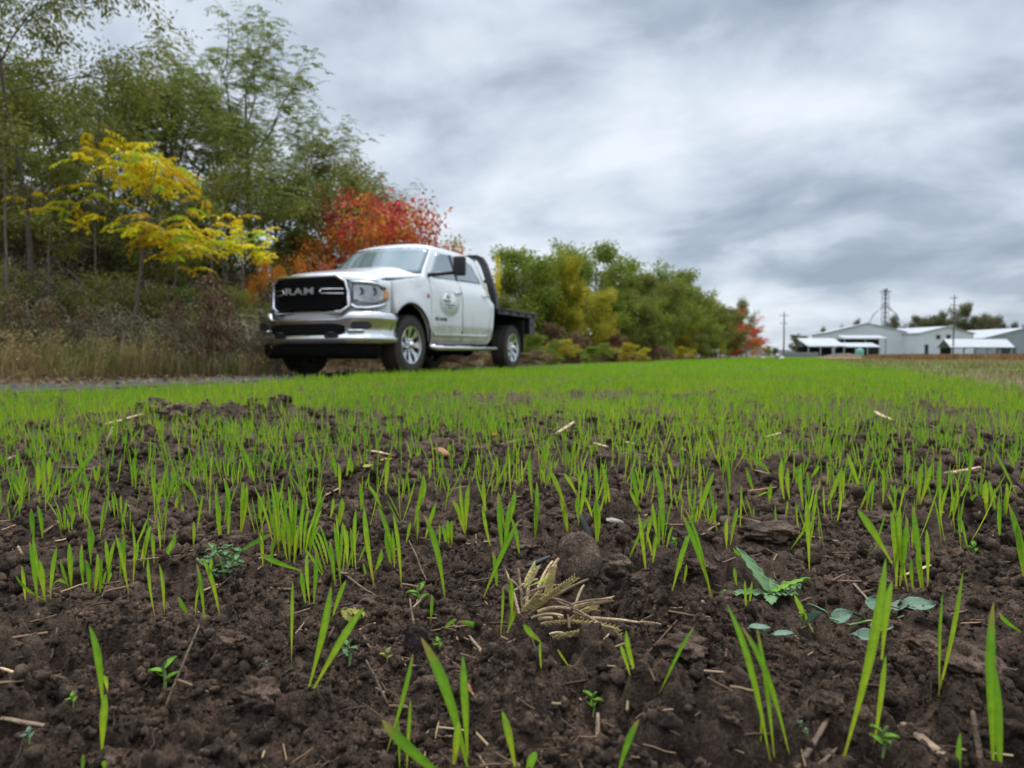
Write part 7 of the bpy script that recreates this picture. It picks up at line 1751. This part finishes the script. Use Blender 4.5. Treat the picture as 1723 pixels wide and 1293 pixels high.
# ---- small broad-leaved weeds
L_PALE = leaf_mat('pale_weed_leaf', [(0, (0.10, 0.17, 0.08)), (0.5, (0.17, 0.29, 0.13)), (1, (0.26, 0.40, 0.19))], trans=0.25, rough=0.6)
L_BLUISH = leaf_mat('bluish_leaf', [(0, (0.08, 0.13, 0.085)), (0.5, (0.16, 0.25, 0.17)), (1, (0.27, 0.36, 0.27))], trans=0.2, rough=0.6)
L_LIME = leaf_mat('lime_leaf', [(0, (0.12, 0.26, 0.03)), (0.5, (0.21, 0.42, 0.045)), (1, (0.33, 0.50, 0.10))], trans=0.35, rough=0.45)
L_FADED = leaf_mat('faded_leaf', [(0, (0.22, 0.22, 0.05)), (0.5, (0.38, 0.36, 0.09)), (1, (0.50, 0.42, 0.14))], trans=0.3)
def broad_leaf(name, c, az, el, L, W, m, parent, o0, seed=0, crinkle=0.0, cup=0.15, curl=0.3, lobes=0.0, notch=0.0, roll=0.0, thick=0.0004):
    """one leaf blade as a surface: a grid shaped to an oval outline with midrib fold, curl and crinkles"""
    rg = np.random.default_rng(seed); nu, nv = 18, 12; V = []; S = []
    d = np.array([math.cos(az) * math.cos(el), math.sin(az) * math.cos(el), math.sin(el)]); s = np.array([-math.sin(az), math.cos(az), 0]); n = np.cross(d, s)
    s2 = s * math.cos(roll) + n * math.sin(roll); n = np.cross(d, s2); s = s2
    if n[2] < 0: n = -n
    for i in range(nu + 1):
        u = i / nu; w = W * 0.5 * (math.sin(PI * min(1, u ** 0.75)) ** 0.65 if 0 < u < 1 else 0.02); w *= 1 + lobes * math.sin(u * 34)
        for j in range(nv + 1):
            v = 2 * j / nv - 1; q = c + d * (u * L - notch * L * (1 - abs(v)) * (1 - u) ** 6) + s * w * v
            h = -cup * W * (1 - abs(v)) * 0.6 - curl * L * u * u * 0.5 + crinkle * (float(perlin(np.array([u * 7.0 + seed]), np.array([v * 3.0]), 3)[0]) + (0.6 if crinkle > 0.08 else 0.0) * math.sin(u * 30 + abs(v) * 7) * (abs(v))) * W
            V.append(q + n * h - np.array(o0)); S.append(0.5 + 0.35 * (0.35 - abs(abs(v) - 0.35)) + 0.25 * rg.normal() * 0.4 + (0.25 if j == nv // 2 else 0))
    F = [(i * (nv + 1) + j, (i + 1) * (nv + 1) + j, (i + 1) * (nv + 1) + j + 1, i * (nv + 1) + j + 1) for i in range(nu) for j in range(nv)]
    me = np_mesh(name, np.array(V), np.array(F), True, None, {'shade': np.clip(S, 0, 1)}); o = link(name, me, m, parent)
    mo = o.modifiers.new('solid', 'SOLIDIFY'); mo.thickness = thick; return o
def stem(name, pts, r, m, parent, o0):
    P = np.array(pts) - np.array(o0); V, F = tubes_mesh([(P, np.full(len(P), r))], 6); return link(name, np_mesh(name, V, F, True), m, parent)
M_STEMG = mat('green_stem', (0.20, 0.30, 0.09), 0.6, 0, 0.2, 60)
# crinkled rosette
g0 = np.array(ground_at(1296, 1012)); R0 = empty('leafy_weed', tuple(g0), label='crinkled pale green weed rosette with one leaf raised high', cat='weed')
for az, el, L, W, cr, k in ((2.25, 0.95, 0.062, 0.020, 0.10, 1), (0.35, 0.28, 0.045, 0.026, 0.16, 2), (3.0, 0.10, 0.050, 0.020, 0.10, 3), (-0.4, 0.25, 0.030, 0.018, 0.15, 4), (1.3, 0.55, 0.028, 0.018, 0.15, 5), (4.4, 0.0, 0.026, 0.016, 0.1, 6), (0.1, 0.5, 0.05, 0.012, 0.25, 7)):
    broad_leaf('leaf', g0 + [0, 0, 0.010], az, el, L, W, L_PALE if k != 7 else L_LIME, R0, g0, k, cr, 0.2, 0.35, 0.12)
stem('stem', [g0 - [0, 0, 0.01], g0 + [0, 0, 0.012]], 0.003, M_STEMG, R0, g0)
# creeping plant with oval bluish leaves
g1 = np.array(ground_at(1500, 1052)); R1 = empty('creeping_weed', tuple(g1), label='creeping plant with smooth bluish oval leaves on a trailing stem', cat='weed')
for px, py, az, el, L, W, k, roll in ((1392, 1030, 2.6, 0.45, 0.020, 0.019, 11, 0.3), (1400, 1042, -0.3, 0.55, 0.021, 0.020, 12, 0.5), (1378, 1030, 2.9, -0.7, 0.018, 0.015, 13, 0.9), (1455, 1040, 2.7, 0.4, 0.017, 0.014, 14, 0.4), (1475, 1048, 1.2, 0.7, 0.020, 0.022, 15, 0.2), (1504, 1030, 0.6, 0.55, 0.022, 0.020, 16, -0.3), (1522, 1034, 0.05, 0.12, 0.034, 0.022, 17, 0.35), (1442, 1066, -0.25, -0.15, 0.038, 0.024, 18, 0.4), (1470, 1058, 0.5, 0.1, 0.030, 0.018, 19, 0.1)):
    q = np.array(at_depth(px, py, g1[1] + (0.01 if py < 1050 else -0.02))); q[2] = max(q[2], hz(q[0], q[1]) + 0.006); broad_leaf('leaf', q, az, el, L, W, L_BLUISH, R1, g1, k, 0.05, 0.25, 0.25, 0, 0.2, roll)
stem('stem', [np.array(at_depth(px, py, g1[1] + 0.005)) for px, py in ((1395, 1040), (1430, 1052), (1460, 1045), (1500, 1044), (1530, 1033), (1565, 1030))], 0.0011, M_STEMG, R1, g1)
g2 = np.array(ground_at(1285, 1082)); R2 = empty('creeping_weed', tuple(g2), label='three bluish leaves of a creeping plant left of the split dark blade', cat='weed')
for px, py, az, el, L, W, k in ((1262, 1078, 0.1, 0.1, 0.020, 0.014, 21), (1300, 1066, -0.5, 0.35, 0.019, 0.015, 22), (1288, 1064, 2.6, 0.4, 0.014, 0.013, 23)):
    q = np.array(at_depth(px, py, g2[1])); q[2] = max(q[2], hz(q[0], q[1]) + 0.005); broad_leaf('leaf', q, az, el, L, W, L_BLUISH, R2, g2, k, 0.05, 0.2, 0.3, 0, 0.2)
# feathery weed and its long grey-green grass blade
g3 = np.array(ground_at(375, 968)); R3 = empty('feathery_weed', tuple(g3), label='feathery weed with small lobed grey-green leaves and a withered grey stem', cat='weed')
for i in range(46):
    px = 345 + rgd.normal(28, 20); py = 918 + rgd.uniform(0, 50); 
    if px > 408 or px < 338: continue
    q = np.array(at_depth(px, py, g3[1] + rgd.uniform(-.02, .03))); q[2] = max(q[2], hz(q[0], q[1]) + 0.003); broad_leaf('leaf', q, rgd.uniform(0, 6.3), rgd.uniform(-.2, .8), rgd.uniform(0.008, 0.016), rgd.uniform(0.006, 0.010), L_PALE, R3, g3, 30 + i, 0.2, 0.2, 0.4, 0.3)
for p in (((362, 975), (355, 935), (360, 922)), ((372, 975), (392, 945), (408, 925)), ((360, 960), (340, 950), (330, 940)), ((380, 972), (370, 940), (350, 915))):
    stem('stem', [np.array(at_depth(a, b, g3[1] + 0.0)) for a, b in p], 0.0016, M_STEMG, R3, g3)
q0, q1 = np.array(at_depth(388, 938, g3[1])), np.array(at_depth(460, 898, g3[1] + 0.05)); tag(link('cut_grass', blade_mesh('cut_grass', [dict(p0=q0, p1=q1, w=0.0062, t0=0.5, shade=1.0, side=(0, 0.5, 0.86), bend=(0, 0, 0.003))], tuple(q0)), M_BLADE, None, tuple(q0)), 'grey-green cut grass blade leaning across the soil from the feathery weed', 'grass blade')
# yellow fallen leaf
g4 = np.array(ground_at(590, 1048)); R4 = empty('fallen_leaf', tuple(g4), label='curled yellow and green fallen leaf with dark edges', cat='leaf'); broad_leaf('blade', g4 + [-0.004, 0, 0.012], 0.4, 0.1, 0.021, 0.019, L_FADED, R4, g4, 51, 0.14, 0.3, 0.9); broad_leaf('blade', g4 + [-0.006, 0, 0.016], -0.9, -0.4, 0.016, 0.014, L_FADED, R4, g4, 52, 0.14, 0.3, 0.7)
# curled pea-like seedlings: each one a thing
def pea(px, py, h, label, m=None, k=0):
    g = np.array(ground_at(px, py)); H = h / FPX * g[1]; R_ = empty('curled_seedling', tuple(g), label=label, cat='seedling', group='curled young seedlings')
    stem('stem', [g - [0, 0, 0.003], g + [0.001, 0, H * 0.35], g + [-0.001, 0, H * 0.75], g + [0.002, -0.001, H]], H * 0.055, M_STEMG, R_, g); mm = m or L_LIME
    for az, el, z in ((0.4, 0.9, 0.35), (2.7, 0.8, 0.5), (1.0, 1.0, 0.75), (3.6, 0.7, 0.65)): broad_leaf('leaf', g + [0, 0, H * z], az + k, el, H * 0.42, H * 0.28, mm, R_, g, int(px) + int(z * 10), 0.05, 0.5, 0.9)
pea(277, 1162, 52, 'curled lime seedling left of the slanting dark twig'); pea(122, 1190, 22, 'tiny curled lime seedling under the left foreground blades', k=1); pea(998, 1202, 40, 'curled pea seedling above the hanging split straw', k=2)
pea(704, 1024, 42, 'knobbly bright seedling behind the square-cut lump'); pea(738, 1098, 24, 'lime seedling with a tan tip right of the square-cut lump', k=1); pea(588, 1120, 46, 'folded dark green seedling right of the paired wide blades', L_PALE, 2); pea(1638, 938, 26, 'small bright seedling at the right beside the dark straw')
pea(1486, 1270, 50, 'stout lime shoot at the bottom right beside the brown stalks', k=2); pea(1352, 1052, 26, 'rounded bright shoot left of the oval leaves', k=1); pea(1218, 1005, 12, 'tiny lime sprout left of the leafy rosette'); pea(1540, 735 + 190, 14, 'tiny sprout behind the right-hand shoots', k=1)
pea(1136, 925, 20, 'small knobbly sprout beside the slim tuft', k=1); pea(1462, 942, 18, 'withered yellow sprout right of the dense right-hand shoots', L_FADED, 2); pea(650, 1118, 26, 'withered yellow-green sprout among the crossing twigs', L_FADED); pea(446, 1126, 14, 'tiny bluish two-leaved sprout in the left foreground', L_BLUISH); pea(48, 1252, 26, 'pale bluish sprout in the bottom left', L_BLUISH, 1)
pea(1355, 1240, 14, 'tiny bluish sprout near the split brown stalk', L_BLUISH); pea(1472, 988, 10, 'tiny bluish leaflet behind the oval leaves', L_BLUISH, 1); pea(1612, 1118, 12, 'tiny bluish leaflet in front of the paired right blades', L_BLUISH); pea(1345, 1222, 10, 'second tiny bluish sprout near the split brown stalk', L_BLUISH, 2)
pea(1210, 1090, 10, 'tiny pale sprout left of the three tall blades', L_BLUISH); pea(1465, 805, 14, 'tiny lime sprout in the middle distance right', k=1)
# a few fallen coloured leaves farther back
for px, py, lab, m in ((640, 782, 'yellow fallen leaf in the middle left distance', L_YELLOW), (615, 797, 'dull green fallen leaf beside the yellow one', L_FADED), (828, 738, 'small orange fallen leaf in the middle distance', L_ORANGE)):
    g = np.array(ground_at(px, py)); R_ = empty('fallen_leaf', tuple(g), label=lab, cat='leaf'); broad_leaf('blade', g + [0, 0, 0.012], rgd.uniform(0, 3), 0.3, 0.03, 0.018, m, R_, g, int(px), 0.1, 0.2, 0.5)
